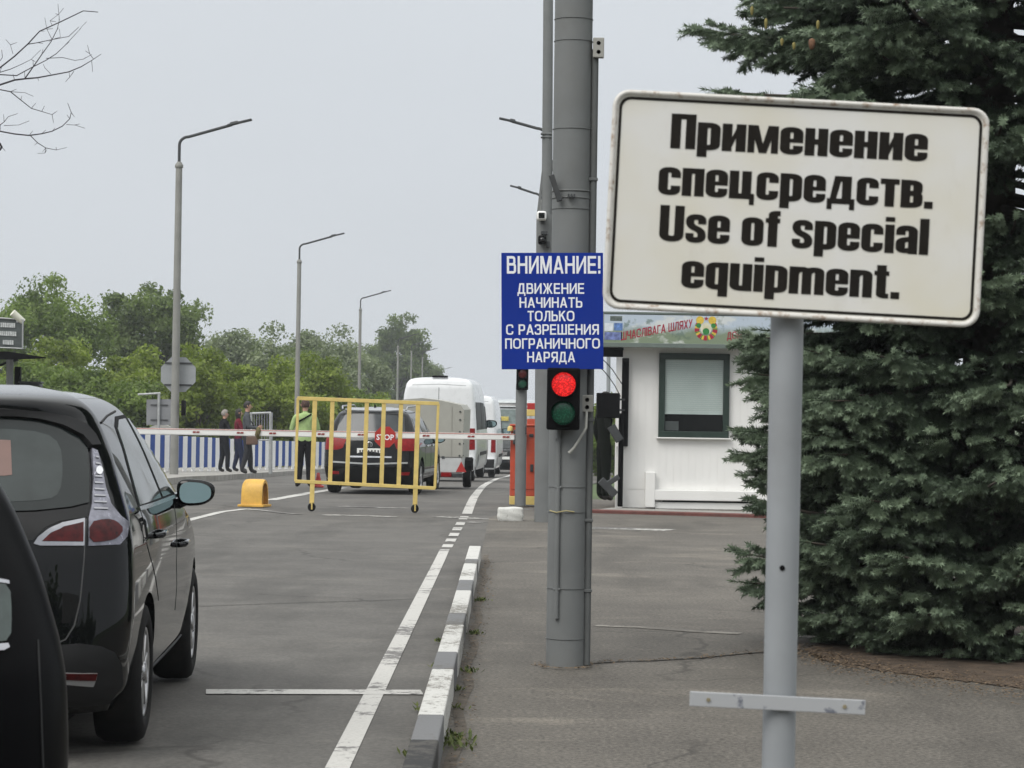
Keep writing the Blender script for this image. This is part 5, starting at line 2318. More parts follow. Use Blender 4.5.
hb_ = Car('parked_car', 'black car of which only the dark rear corner shows in the bottom left corner', 'car', loc0, YAW0, HB, M['carmatt'], dict(x=.845, y=(.70, 2.95), r=.30, spokes=7, gap=.045))
hb_.patch('rear_window', [(-.58, 1.0), (-.46, 1.30), (0, 1.33), (.46, 1.30), (.58, 1.0), (.3, .95), (-.3, .95)], 'rear', M['glass'], .006, .05)
for sg in (1, -1):
    tlp = [(sg * .44, .93), (sg * .58, .92), (sg * .59, .74), (sg * .44, .72)]
    hb_.patch('tail_light', tlp, 'rear', M['redlens'], .008, .04)
for vw in ('right', 'left'):
    hb_.patch('side_window', [(.85, .98), (1.0, 1.28), (1.6, 1.32), (1.75, .95)], vw, M['glass'], .006, .06)
    hb_.patch('side_window', [(1.83, .95), (1.68, 1.32), (1.95, 1.28), (2.4, .96)], vw, M['glass'], .006, .06)
hb_.strip('rear_bumper_trim', [(-.7, .42), (0, .40), (.7, .42)], .16, 'rear', M['cartrim'], .006)
b = MB()
b.box((0, -.004, .62), (.40, .012, .11), 0, .004)
b.build('number_plate', M['white'], hb_.root)
hb_.patch('window_glass', [(-8, 583), (8.5, 586), (10.5, 612), (9.5, 641), (-8, 643)], 'px', pm('dull_green_glass', (.035, .05, .046), .15, var=.3, scale=9), .006, 3, None, 1)  # pale glimpse of window glass with trim around it
hb_.patch('chrome_strip', [(-8, 578.5), (7.5, 581.5), (8, 585), (-8, 582.5)], 'px', M['lampchrome'], .007, 3)
hb_.patch('chrome_strip', [(-8, 645), (7, 644), (8.5, 648), (3, 651), (-8, 652)], 'px', M['lampchrome'], .007, 3)
hb_.patch('panel_gap', [(37, 640), (38.2, 640), (41, 700), (43.5, 768), (42, 768), (39.6, 700)], 'px', M['cartrim'], .003, 3)
door_mirror(hb_, 2.35, .98, .80, .9)

# ---- the black estate people carrier stopped behind the yellow gate
TOU = dict(L=4.4, zs=np.concatenate([lin(.20, 1.45, 60), lin(1.46, 1.58, 16), 1.63 - .05 * (1 - lin(.05, 1, 14)) ** 2]),
           w=[(.2, .78), (.30, .86), (.5, .895), (.75, .90), (.92, .895), (1.02, .87), (1.2, .81), (1.4, .73), (1.5, .67), (1.57, .58), (1.61, .40), (1.625, .2), (1.63, .08)],
           yr=[(.2, .12), (.3, .03), (.5, .0), (.62, .012), (.7, .03), (.9, .065), (1.02, .10), (1.2, .19), (1.4, .28), (1.52, .33), (1.58, .5), (1.61, .9), (1.63, 1.6)],
           yf=[(.2, 4.25), (.35, 4.36), (.55, 4.39), (.72, 4.3), (.85, 4.0), (.95, 3.45), (1.04, 3.2), (1.3, 2.8), (1.5, 2.4), (1.58, 2.1), (1.63, 1.7)],
           kr=.10, rcr=.18, rcf=.4, tr=.035, tf=.06)
YAW2 = rad(-5.2)
d2 = 46.4
loc2 = Vector((P(368.5, 470, d2).x, d2, zg(47.5)))
tou = Car('car', 'black people carrier with red tail lights, waiting behind the yellow bar gate', 'car', loc2, YAW2, TOU, M['carblack'], dict(x=.88, y=(.85, 3.53), r=.325, spokes=7, gap=.05))
tou.root.name = 'waiting_car'
tou.patch('rear_window', [(-.66, 1.04), (-.60, 1.45), (-.3, 1.49), (.3, 1.49), (.60, 1.45), (.66, 1.04), (.3, 1.0), (-.3, 1.0)], 'rear', pm('grey_rear_glass', (.035, .04, .043), .10, var=.4, scale=2.5, spec=.4), .008, .06)
for sg in (1, -1):
    tou.patch('tail_light', [(sg * .44, 1.02), (sg * .62, 1.04), (sg * .90, 1.05), (sg * .905, .82), (sg * .60, .82), (sg * .50, .86)], 'rear', M['redlens'], .012, .04)
    tou.patch('reflector', [(sg * .56, .42), (sg * .76, .43), (sg * .74, .37), (sg * .56, .37)], 'rear', M['redlens'], .010, .04)
tou.strip('bumper_line', [(-.72, .60), (0, .57), (.72, .60)], .03, 'rear', M['galv'], .008)
tou.strip('plate_trim', [(-.42, .70), (.42, .70)], .03, 'rear', M['chrome'], .010)
b = MB()
b.box((.02, .055, .80), (.50, .014, .115), 0, .004)
np_ = b.build('number_plate', M['white'], tou.root)
for i, x in enumerate((-.19, -.14, -.09, -.03, .03, .09, .15, .2)):
    b = MB()
    b.box((x + .02, .046, .80), (.028, .004, .06 if i % 3 else .05), 0)
    b.build('plate_character', M['poled'], np_)
b = MB()
b.lathe([(.045, -.004), (.058, -.004), (.058, .004), (.045, .004), (.045, -.004)], 24, 0, Matrix.Translation((0, .068, .925)) @ Matrix.Rotation(PI / 2, 4, 'X'))
for a in (-.5, .5):
    b.box((a * .035, .066, .925), (.01, .006, .09), 0, 0, None)
b.build('badge', M['chrome'], tou.root)
for vw in ('right', 'left'):
    tou.patch('side_window', [(.52, 1.08), (.66, 1.42), (1.25, 1.47), (1.30, 1.04)], vw, M['glassl'], .006, .08)
    tou.patch('side_window', [(1.38, 1.04), (1.33, 1.47), (2.0, 1.47), (2.12, 1.02)], vw, M['glassl'], .006, .08)
    tou.patch('side_window', [(2.2, 1.02), (2.08, 1.46), (2.35, 1.42), (2.95, 1.04)], vw, M['glassl'], .006, .08)
    for h in ([(1.34, 1.0), (1.3, .62), (1.22, .34)], [(2.16, .98), (2.16, .6), (2.14, .32)], [(3.0, .98), (3.05, .6), (3.02, .36)]):
        tou.strip('door_seam', h, .012, vw, dk, .002)
    for y in (1.55, 2.4):
        tou.strip('door_handle', [(y - .1, .90), (y + .1, .905)], .03, vw, M['chrome'], .02)
    tou.strip('side_moulding', [(1.3, .42), (2.9, .42)], .05, vw, M['galv'], .012)
for sx in (-1, 1):
    b = MB()
    b.tube([(sx * .60, .62, 1.575), (sx * .62, .72, 1.635), (sx * .62, 2.1, 1.66), (sx * .60, 2.3, 1.60)], .016, 8)
    b.build('roof_rail', M['galv'], tou.root)
b = MB()
b.tube([(0, .75, 1.60), (0, .68, 1.67)], [.03, .012], 8)
b.build('aerial', M['black'], tou.root)
tou.patch('roof_edge', [(-.60, 1.555), (-.57, 1.585), (.57, 1.585), (.60, 1.555), (.3, 1.535), (-.3, 1.535)], 'rear', pm('grey_spoiler_lip', (.22, .23, .24), .3, coat=.5), .03, .06)
door_mirror(tou, 2.75, 1.02, .83, 1.0)

# ---- tarpaulin trailer
d3 = 52.2
g3 = Vector((P(421.5, 470, d3).x, d3, zg(d3)))
root = thing('tarpaulin_trailer', 'small two-wheeled trailer with a grey beige tarpaulin cover, right of the black people carrier', 'trailer', g3, (0, 0, rad(-2.2)))
Wt = 1.70
b = MB()
pr = [(-Wt / 2, .64), (Wt / 2, .64), (Wt / 2 + .02, 1.66), (Wt / 2 - .06, 1.76), (.35, 1.85), (0, 1.89), (-.35, 1.86), (-Wt / 2 + .06, 1.77), (-Wt / 2 - .02, 1.66)]
b.prism(pr, lambda u, v, w: Vector((u, w, v)), 2.5)
tp_ = b.build('tarpaulin', M['tarp'], root)
b = MB()
for x in (-.5, -.1, .3, .62):
    b.box((x, -.004, 1.2), (.012, .008, 1.05), 0)
b.build('fold', pm('tarp_fold', (.27, .265, .235), .7), tp_)
b = MB()
for z in (.7, .95, 1.2, 1.45, 1.62):
    b.box((Wt / 2 - .06, -.012, z), (.035, .016, .03), 0, .004)
    b.box((Wt / 2 + .012, .12, z), (.016, .035, .03), 0, .004)
b.build('eyelet', M['poled'], tp_)
b = MB()
b.box((0, 1.25, .50), (Wt, 2.5, .36), 0, .01)
b.box((0, -.012, .50), (Wt * .98, .02, .30), 0, .004)
bx = b.build('box', M['trsteel'], root)
b = MB()
for x in (-.45, 0, .45):
    b.box((x, -.028, .66), (.06, .02, .05), 0, .004)
b.box((0, -.026, .665), (Wt, .008, .012), 0)
b.build('latch', M['poled'], bx)
b = MB()
b.box((0, .05, .29), (Wt, .10, .08), 0, .01)
b.box((0, 1.25, .27), (.9, 2.3, .06), 0, .01)
b.build('chassis', M['poled'], root)
for sg in (1, -1):
    b = MB()
    b.prism([(sg * (Wt / 2 - .02) - .11, .36), (sg * (Wt / 2 - .02) + .11, .36), (sg * (Wt / 2 - .02), .58)], lambda u, v, w: Vector((u, -.03 - w, v)), .015)
    b.build('triangle_reflector', M['red'], root)
    b = MB()
    b.box((sg * .52, -.03, .30), (.22, .03, .09), 0, .008)
    b.build('tail_light', M['redlens'], root)
    # wheel with mudguard
    T = Matrix.Translation((sg * (Wt / 2 + .13), 1.15, .30)) @ Matrix.Rotation(sg * PI / 2, 4, 'Y')
    b = MB()
    b.lathe([(.19, -.17), (.28, -.17), (.30, -.14), (.30, -.04), (.28, -.005), (.19, -.005), (.19, -.17)], 32, 0, T)
    wl = b.build('wheel', M['rubber'], root)
    b = MB()
    b.lathe([(.0001, -.03), (.06, -.03), (.08, -.06), (.17, -.05), (.19, -.02)], 24, 0, T)
    b.build('rim', M['galv'], wl)
    b = MB()
    vs = []
    for i in range(9):
        a = rad(10 + 160 * i / 8)
        for x in (Wt / 2 - .03, Wt / 2 + .15):
            vs.append((sg * x, 1.15 + .36 * math.cos(a), .30 + .35 * math.sin(a)))
    b.add(vs, [[2 * i, 2 * i + 1, 2 * i + 3, 2 * i + 2] for i in range(8)])
    b.build('mudguard', M['black'], root)

# ---- vans
M['glassvan'] = pm('black_van_window', (.008, .008, .009), .4, var=.2, spec=.12)


def van(name, label, d, px, yaw, H2, L=5.9, W2=2.0, windows=True, seed=0):
    s_ = H2 / 2.6
    sp = dict(L=L, zs=np.concatenate([lin(.28, H2 - .18, 60), lin(H2 - .17, H2 - .05, 14), H2 - .05 * (1 - lin(.05, 1, 12)) ** 2]),
              w=[(.28, .93), (.4, 1.0), (.8, 1.04), (1.1, 1.04), (1.5, 1.02), (H2 - .5, .96), (H2 - .2, .90), (H2 - .08, .80), (H2 - .02, .55), (H2, .1)],
              yr=[(.28, .06), (.45, .0), (.6, .02), (.7, .05), (1.3, .07), (H2 - .3, .12), (H2 - .1, .18), (H2 - .03, .5), (H2, 1.5)],
              yf=[(.28, L - .1), (.5, L), (.9, L - .05), (1.15, L - .35), (1.3, L - .95), (H2 - .5, L - 1.6), (H2 - .1, L - 2.2), (H2, L - 3.0)],
              kr=.04, rcr=.12, rcf=.35, tr=.015, tf=.06)
    g = Vector((P(px, 450, d).x, d, zg(d)))
    cv = Car(name, label, 'van', g, yaw, sp, M['vanw'], dict(x=.93, y=(1.05, L - 1.15), r=.34, spokes=6, gap=.05, rim=M['galv']))
    cv.patch('rear_bumper', [(-.93, .34), (.93, .34), (.95, .62), (-.95, .62)], 'rear', M['cartrim'], .02, .06)
    for sg in (1, -1):
        cv.patch('tail_light', [(sg * .83, .85), (sg * .985, .85), (sg * .975, 1.42), (sg * .84, 1.42)], 'rear', M['redlens'], .012, .05)
        if windows:
            cv.patch('rear_window', [(sg * .06, 1.42), (sg * .80, 1.42), (sg * .76, 2.05), (sg * .06, 2.05)], 'rear', M['glassd'], .008, .08)
    cv.strip('door_seam', [(0, .66), (0, H2 - .3)], .014, 'rear', dk, .002)
    cv.strip('roof_line', [(-.72, H2 - .24), (0, H2 - .21), (.72, H2 - .24)], .02, 'rear', pm('pale_grey_groove', (.34, .35, .36), .5), .003)
    for vw in ('right', 'left'):
        if windows:
            cv.patch('side_window', [(.35, 1.38), (.45, 2.12), (2.1, 2.12), (2.1, 1.38)], vw, M['glassvan'], .010, .1)
            cv.patch('side_window', [(2.2, 1.38), (2.2, 2.12), (3.4, 2.1), (3.4, 1.38)], vw, M['glassvan'], .010, .1)
        cv.patch('cab_window', [(L - 2.2, 1.38), (L - 2.2, 2.02), (L - 1.75, 1.98), (L - 1.25, 1.38)], vw, M['glassvan'], .010, .08)
        cv.strip('side_moulding', [(1.6, .72), (L - 1.7, .72)], .10, vw, M['cartrim'], .012)
    b = MB()
    b.box((0, .42, H2 - .005), (.42, .14, .06), 0, .015)
    b.build('roof_light', M['black'], cv.root)
    door_mirror(cv, L - 1.35, 1.52, .93, 1.35, M['black'])
    b = MB()
    b.box((0, .035, .80), (.5, .012, .11), 0, .003)
    b.build('number_plate', M['white'], cv.root)
    return cv


van('white_van', 'tall white high-roof van with dark windows, in front of the tarpaulin trailer', 66.8, 437.6, rad(-3.2), 2.80)
van('white_van', 'second white van farther ahead, half hidden behind the high-roof van', 84, 466, rad(-2.4), 2.80, 5.8, 2.0, False)

# ---- small dark car and bus at the head of the queue
SD = dict(L=4.3, zs=np.concatenate([lin(.2, 1.32, 34), 1.46 - .13 * (1 - lin(0.05, 1, 16)) ** 2]),
          w=[(.2, .78), (.3, .86), (.6, .88), (.85, .87), (1.0, .82), (1.25, .68), (1.36, .58), (1.42, .4), (1.46, .1)],
          yr=[(.2, .1), (.4, 0), (.7, .03), (.9, .12), (.98, .3), (1.2, .62), (1.38, .95), (1.46, 1.7)],
          yf=[(.2, 4.2), (.5, 4.3), (.7, 4.2), (.85, 3.7), (.95, 3.3), (1.2, 2.7), (1.38, 2.3), (1.46, 1.9)], kr=.1)
d5 = 100
g5 = Vector((P(503.5, 450, d5).x, d5, zg(d5)))
sc_ = Car('dark_car', 'dark car between the second white van and the orange barrier cabinet', 'car', g5, rad(-8), SD, M['carblack'], dict(x=.86, y=(.8, 3.4), r=.31, spokes=6))
sc_.patch('rear_window', [(-.62, 1.0), (-.5, 1.3), (.5, 1.3), (.62, 1.0)], 'rear', M['glass'], .008, .08)
for sg in (1, -1):
    sc_.patch('tail_light', [(sg * .5, .72), (sg * .84, .72), (sg * .84, .9), (sg * .52, .9)], 'rear', M['redlens'], .01, .06)
b = MB()
b.box((0, .02, .62), (.5, .02, .11), 0, .004)
b.build('number_plate', M['white'], sc_.root)
d6 = 128
g6 = Vector((P(507, 450, d6).x, d6, zg(d6)))
BUS = dict(L=9.0, zs=np.concatenate([lin(.3, 3.0, 40), 3.15 - .15 * (1 - lin(.05, 1, 12)) ** 2]),
           w=[(.3, 1.1), (.5, 1.2), (1.2, 1.25), (2.4, 1.22), (2.95, 1.15), (3.1, .9), (3.15, .3)],
           yr=[(.3, .1), (.6, 0), (1.4, .02), (2.8, .12), (3.05, .3), (3.15, 1.5)], yf=[(.3, 8.9), (.8, 9), (2.8, 8.8), (3.15, 7.8)], kr=.06, rcr=.2, tr=.01, tf=.03)
bs = Car('bus', 'pale bus with a dark-topped rear window at the head of the queue', 'bus', g6, rad(-8), BUS, pm('pale_grey_bus_paint', (.42, .45, .45), .35, coat=.4), dict(x=1.2, y=(2.2, 7.2), r=.46, spokes=6, rim=M['galv']))
bs.patch('rear_window', [(-1.0, 1.6), (-.98, 2.62), (.98, 2.62), (1.0, 1.6)], 'rear', pm('bus_window', (.16, .20, .19), .1, var=.3, coat=.5), .01, .15)
bs.patch('top_band', [(-1.05, 2.68), (-1.0, 2.95), (1.0, 2.95), (1.05, 2.68)], 'rear', M['glassd'], .012, .15)
b = MB()
b.box((-.25, -.02, 2.15), (.62, .03, .22), 0, .005)
b.build('route_board', pm('yellow_route_board', (.55, .45, .10), .6, var=.4, scale=20), bs.root)
for sg in (1, -1):
    bs.patch('tail_light', [(sg * .98, .7), (sg * 1.18, .7), (sg * 1.18, 1.2), (sg * .98, 1.2)], 'rear', M['redlens'], .012, .1)
# ------------------------------------------------------------------ people: one skinned body each
def cloth(name, c, rough=.85):
    return pm(name, c, .95, var=.18, scale=9, bump=.0015, spec=.12)


SKIN = pm('skin', (.42, .24, .17), .55, var=.08)


def person(label, loc, yaw, H2, joints, mats, regions, hair=None, group=None):
    """joints: name -> (pos, (rx, ry)); faces +y. regions: bone name pair -> material index."""
    root = thing('person', label, 'person', loc, (0, 0, yaw), group)
    s = H2 / 1.76
    base = dict(
        pel=((0, 0, .96), (.145, .105)), bel=((0, .0, 1.08), (.14, .10)), che=((0, .0, 1.28), (.172, .128)), sho=((0, -.01, 1.42), (.13, .095)), nec=((0, .0, 1.50), (.052, .052)),
        jaw=((0, .022, 1.575), (.058, .066)), hea=((0, .018, 1.66), (.074, .092)), cro=((0, .008, 1.735), (.048, .06)),
        shl=((-.175, -.01, 1.42), (.072, .072)), ell=((-.235, -.03, 1.14), (.056, .056)), wrl=((-.25, .03, .90), (.032, .036)), hal=((-.25, .05, .82), (.022, .042)),
        shr=((.175, -.01, 1.42), (.072, .072)), elr=((.235, -.03, 1.14), (.056, .056)), wrr=((.25, .03, .90), (.032, .036)), har=((.25, .05, .82), (.022, .042)),
        hil=((-.085, 0, .90), (.108, .118)), knl=((-.10, .01, .50), (.078, .084)), anl=((-.105, -.02, .09), (.060, .068)), tol=((-.115, .13, .04), (.042, .034)),
        hir=((.085, 0, .90), (.108, .118)), knr=((.10, .01, .50), (.078, .084)), anr=((.105, -.02, .09), (.060, .068)), tor=((.115, .13, .04), (.042, .034)))
    base.update({k: ((v, base[k][1]) if len(v) == 3 else v) for k, v in joints.items()})
    names = list(base)
    idx = {n: i for i, n in enumerate(names)}
    edges = [('pel', 'bel'), ('bel', 'che'), ('che', 'sho'), ('sho', 'nec'), ('nec', 'jaw'), ('jaw', 'hea'), ('hea', 'cro'), ('sho', 'shl'), ('shl', 'ell'), ('ell', 'wrl'), ('wrl', 'hal'), ('sho', 'shr'), ('shr', 'elr'), ('elr', 'wrr'), ('wrr', 'har'),
             ('pel', 'hil'), ('hil', 'knl'), ('knl', 'anl'), ('anl', 'tol'), ('pel', 'hir'), ('hir', 'knr'), ('knr', 'anr'), ('anr', 'tor')]
    me = bpy.data.meshes.new('skeleton')
    me.from_pydata([tuple(Vector(base[n][0]) * s) for n in names], [(idx[a], idx[c]) for a, c in edges], [])
    ob = bpy.data.objects.new('skeleton', me)
    COL.objects.link(ob)
    md = ob.modifiers.new('skin', 'SKIN')
    md.use_smooth_shade = True
    md.branch_smoothing = .3
    sv = me.skin_vertices[0].data
    for n in names:
        r = base[n][1]
        sv[idx[n]].radius = (r[0] * s, r[1] * s)
        sv[idx[n]].use_root = (n == 'pel')
    sb_ = ob.modifiers.new('sub', 'SUBSURF')
    sb_.levels = 2
    sb_.render_levels = 2
    dg = bpy.context.evaluated_depsgraph_get()
    out = bpy.data.meshes.new_from_object(ob.evaluated_get(dg))
    bpy.data.objects.remove(ob)
    # fingers, thumb, nose, ears joined on
    bm_ = bmesh.new()
    bm_.from_mesh(out)
    bpy.data.meshes.remove(out)
    ex = MB()
    for sd in 'lr':
        h, w = Vector(base['ha' + sd][0]) * s, Vector(base['wr' + sd][0]) * s
        d = (h - w).normalized()
        side = d.cross(Vector((1, 0, 0)) if abs(d.x) < .8 else Vector((0, 1, 0))).normalized()
        curl = d.cross(side).normalized() * (-1 if sd == 'l' else 1)
        for i, ln in enumerate((.066, .076, .072, .056)):
            p = h + side * (.03 - .02 * i) * s
            ex.tube([p - d * .02, p + d * ln * .5 * s, p + d * ln * .85 * s + curl * .02 * s, p + d * ln * s * .95 + curl * .04 * s], [.0095 * s, .009 * s, .008 * s, .006 * s], 6)
        p = h + side * .03 * s - d * .03
        ex.tube([p, p + side * .035 * s + d * .02 * s, p + side * .04 * s + d * .055 * s + curl * .01], [.011 * s, .010 * s, .007 * s], 6)
    hd = Vector(base['hea'][0]) * s
    ex.tube([hd + Vector((0, .075, .012)) * s, hd + Vector((0, .112, -.028)) * s, hd + Vector((0, .092, -.042)) * s], [.010 * s, .016 * s, .012 * s], 6)
    for sx in (-1, 1):
        ex.tube([hd + Vector((sx * .070, -.004, .022)) * s, hd + Vector((sx * .084, -.014, .006)) * s, hd + Vector((sx * .073, -.006, -.03)) * s], [.010 * s, .016 * s, .009 * s], 6)
    tmpm = ex.mesh('extra', SKIN)
    nb = len(bm_.faces)
    bm_.from_mesh(tmpm)
    bpy.data.meshes.remove(tmpm)
    bm_.faces.ensure_lookup_table()
    segs = [(a, c, Vector(base[a][0]) * s, Vector(base[c][0]) * s, (base[a][1][0] + base[c][1][0]) / 2 * s) for a, c in edges]
    for fi, f in enumerate(bm_.faces):
        f.smooth = True
        c = f.calc_center_median()
        if fi >= nb:
            f.material_index = 0
            continue
        best, bd = None, 1e9
        for a, e, pa, pe, r in segs:
            t = max(0, min(1, (c - pa).dot(pe - pa) / max(1e-9, (pe - pa).length_squared)))
            dd = (c - (pa + (pe - pa) * t)).length - r
            if dd < bd:
                bd, best = dd, (a, e)
        f.material_index = regions(best, c / s)
    # eyes, brows and mouth as small dark faces on the front of the head
    me2 = bpy.data.meshes.new('body')
    bm_.to_mesh(me2)
    bm_.free()
    for m in mats:
        me2.materials.append(m)
    body = link('body', me2, root)
    if hair:
        mat, style = hair
        b = bmesh.new()
        bmesh.ops.create_icosphere(b, subdivisions=4, radius=1)
        kill = []
        for v in b.verts:
            p = v.co.copy()
            low = (-.15 if p.y > .1 else -.6) if style == 'short' else (-1.3 if style == 'long' else -.25)
            front = p.y > .45 and p.z < .42
            if p.z < low or front:
                kill.append(v)
            nzz = 1 + .05 * math.sin(p.x * 13 + p.z * 7) + .04 * math.sin(p.y * 17)
            zz = p.z * .112
            if style == 'long' and p.z < 0 and p.y < .3:
                zz = p.z * .26
            v.co = hd + Vector((p.x * .083 * nzz, p.y * .102 * nzz - .004, zz * nzz + .012)) * s
        bmesh.ops.delete(b, geom=kill, context='VERTS')
        m = MB()
        m.bm(b, 0, True)
        m.build('hair', mat, root, fix=False)
    b = MB()
    for sx in (-1, 1):
        c = hd + Vector((sx * .03, .083, .005)) * s
        b.lathe([(.0001, .006), (.008, .004), (.011, 0)], 8, 0, Matrix.Translation(c) @ Matrix.Rotation(-PI / 2, 4, 'X'))
    b.build('eyes', M['ink'], body)
    b = MB()
    b.box(hd + Vector((0, .088, -.068)) * s, (.045 * s, .008, .010), 0, .002)
    b.build('mouth', pm('lips', (.30, .12, .10), .5), body)
    return root


def reg(shirt_sleeve=True, low=.93):
    def f(bone, c):
        a, e = bone
        if e in ('wrl', 'hal', 'wrr', 'har') and (not shirt_sleeve or e in ('hal', 'har')):
            return 0
        if e in ('jaw', 'hea', 'cro') or (e == 'nec' and c.z > 1.46):
            return 0
        if e in ('tol', 'tor') or (e in ('anl', 'anr') and c.z < .085):
            return 3
        if e in ('hil', 'hir', 'knl', 'knr', 'anl', 'anr') or (a == 'pel' and c.z < low):
            return 2 if c.z < low or e in ('knl', 'knr', 'anl', 'anr') else 1
        return 1
    return f


blackc = cloth('black_cloth', (.012, .012, .014))
darkj = cloth('dark_trousers', (.016, .018, .022))
shoe = pm('dark_shoe', (.02, .018, .017), .6)
hgrey = pm('grey_hair', (.24, .22, .20), .8, var=.4, scale=40)
hdark = pm('dark_hair', (.012, .009, .008), .6, var=.4, scale=40)
hbrown = pm('brown_hair', (.05, .022, .014), .7, var=.4, scale=40)

# man in the light green shirt, back to the camera, arms bent in front
g = G(304, 487.5)
person('man in a light green shirt and black trousers, back turned, black strap across it', g, rad(8), 1.80,
       dict(ell=(-.27, .05, 1.14), wrl=(-.13, .22, 1.10), hal=(-.06, .27, 1.12), elr=(.27, .05, 1.14), wrr=(.13, .22, 1.08), har=(.06, .27, 1.10), hea=((0, .03, 1.655), (.074, .092)), cro=((0, .02, 1.73), (.048, .06)), anl=(-.12, -.02, .09), tol=(-.14, .13, .04), anr=(.11, -.03, .09), tor=(.14, .11, .04),
            che=((0, 0, 1.28), (.18, .12)), bel=((0, 0, 1.08), (.165, .115)), shl=((-.19, -.01, 1.42), (.07, .07)), shr=((.19, -.01, 1.42), (.07, .07))),
       [SKIN, cloth('light_green_shirt', (.34, .46, .20)), blackc, shoe], reg(False, .94), (hbrown, 'short'))
pr_ = [o for o in COL.objects if o.get('label', '').startswith('man in a light green')][0]
b = MB()
pts = [(-.20, .02, 1.33), (-.17, -.105, 1.34), (-.02, -.135, 1.42), (.11, -.09, 1.50), (.13, .02, 1.50)]
pts2 = []
for i in range(len(pts) - 1):
    for t in (0, .33, .66):
        pts2.append(Vector(pts[i]).lerp(Vector(pts[i + 1]), t))
pts2.append(Vector(pts[-1]))
b.tube(pts2, .017, 6)
b.build('strap', M['black'], pr_)
# red traffic-red shoe-sized cone foot beside him
g2 = G(317.5, 487.6)
root = thing('traffic_cone', 'small red object on the road beside the green-shirted man, half hidden by the gate leg', 'cone', g2 + Vector((0, .15, 0)))
b = MB()
b.box((0, 0, .02), (.24, .24, .04), 0, .012)
b.build('foot', M['red'], root)
b = MB()
b.lathe([(.08, .04), (.06, .14), (.04, .22), (.03, .30), (.0001, .305)], 16)
b.build('cone_body', M['red'], root)

# three people waiting by the fence
gA = G(223.5, 472.5, .13)
person('grey-haired man in a black jacket and dark trousers waiting by the striped fence', gA, rad(-60), 1.70,
       dict(elr=(.24, .06, 1.15), wrr=(.14, .25, 1.12), har=(.10, .32, 1.14), ell=(-.24, 0, 1.14), wrl=(-.23, .10, .90), knr=(.10, .08, .50), anr=(.11, .06, .09), tor=(.12, .21, .04), anl=(-.10, -.08, .09), tol=(-.11, .07, .04),
            che=((0, 0, 1.28), (.175, .13)), bel=((0, .01, 1.08), (.165, .125))),
       [SKIN, blackc, darkj, shoe], reg(True, .90), (hgrey, 'short'))
gB = G(237.5, 472.0, .13)
person('dark-haired person in a dark red top standing between the two others by the fence', gB, rad(-75), 1.80,
       dict(elr=(.22, .10, 1.16), wrr=(.12, .27, 1.14), har=(.08, .34, 1.16), anl=(-.10, -.10, .09), tol=(-.11, .05, .04), anr=(.10, .10, .09), tor=(.11, .25, .04), knr=(.10, .09, .50)),
       [SKIN, cloth('dark_red_top', (.12, .014, .024)), cloth('navy_jeans', (.018, .024, .05)), shoe], reg(True, .93), (hdark, 'long'))
gC = G(246, 474.0, .13)
person('person in a grey jacket and grey trousers facing right, carrying a brown shoulder bag', gC, rad(-82), 1.84,
       dict(elr=(.22, .03, 1.15), wrr=(.16, .24, 1.13), har=(.12, .32, 1.15), ell=(-.22, .05, 1.16), wrl=(-.14, .26, 1.14), hal=(-.10, .33, 1.16), anl=(-.10, .12, .09), tol=(-.11, .27, .04), knl=(-.10, .09, .50), anr=(.10, -.12, .09), tor=(.11, .03, .04)),
       [SKIN, cloth('grey_jacket', (.075, .08, .088)), cloth('charcoal_trousers', (.035, .036, .04)), shoe], reg(True, .93), (hdark, 'short'))
b = MB()
root = thing('shoulder_bag', 'brown shoulder bag hanging at the side of the grey-jacketed person', 'bag', gC + Vector((.16, -.19, .86)))
b.box((0, 0, 0), (.30, .10, .22), 0, .03)
bag = b.build('pouch', pm('brown_leather', (.11, .065, .045), .6, var=.2), root)
b = MB()
b.tube([(-.12, 0, .1), (-.16, .06, .35), (-.15, .18, .58), (-.12, .30, .57), (.05, .34, .3), (.12, .2, .1)], .012, 6)
b.build('strap', M['black'], bag)

# uniformed person by the turnstile
gD = gz(P(603, 500, BD + .7).x, BD + .7, .085)
person('uniformed person in dark green behind the thick pole, beside the booth doorway', gD, rad(-70), 1.78,
       dict(elr=(.26, -.02, 1.16), wrr=(.20, .20, 1.10), har=(.17, .28, 1.10), ell=(-.24, -.05, 1.14)),
       [SKIN, cloth('dark_green_uniform', (.006, .008, .006)), cloth('dark_green_trousers', (.005, .007, .005)), shoe], reg(True, .93), (hdark, 'short'))
# ------------------------------------------------------------------ broadleaf trees and bushes
def rand_dirs(n, rng):
    v = rng.normal(size=(n, 3))
    return v / np.linalg.norm(v, axis=1)[:, None]


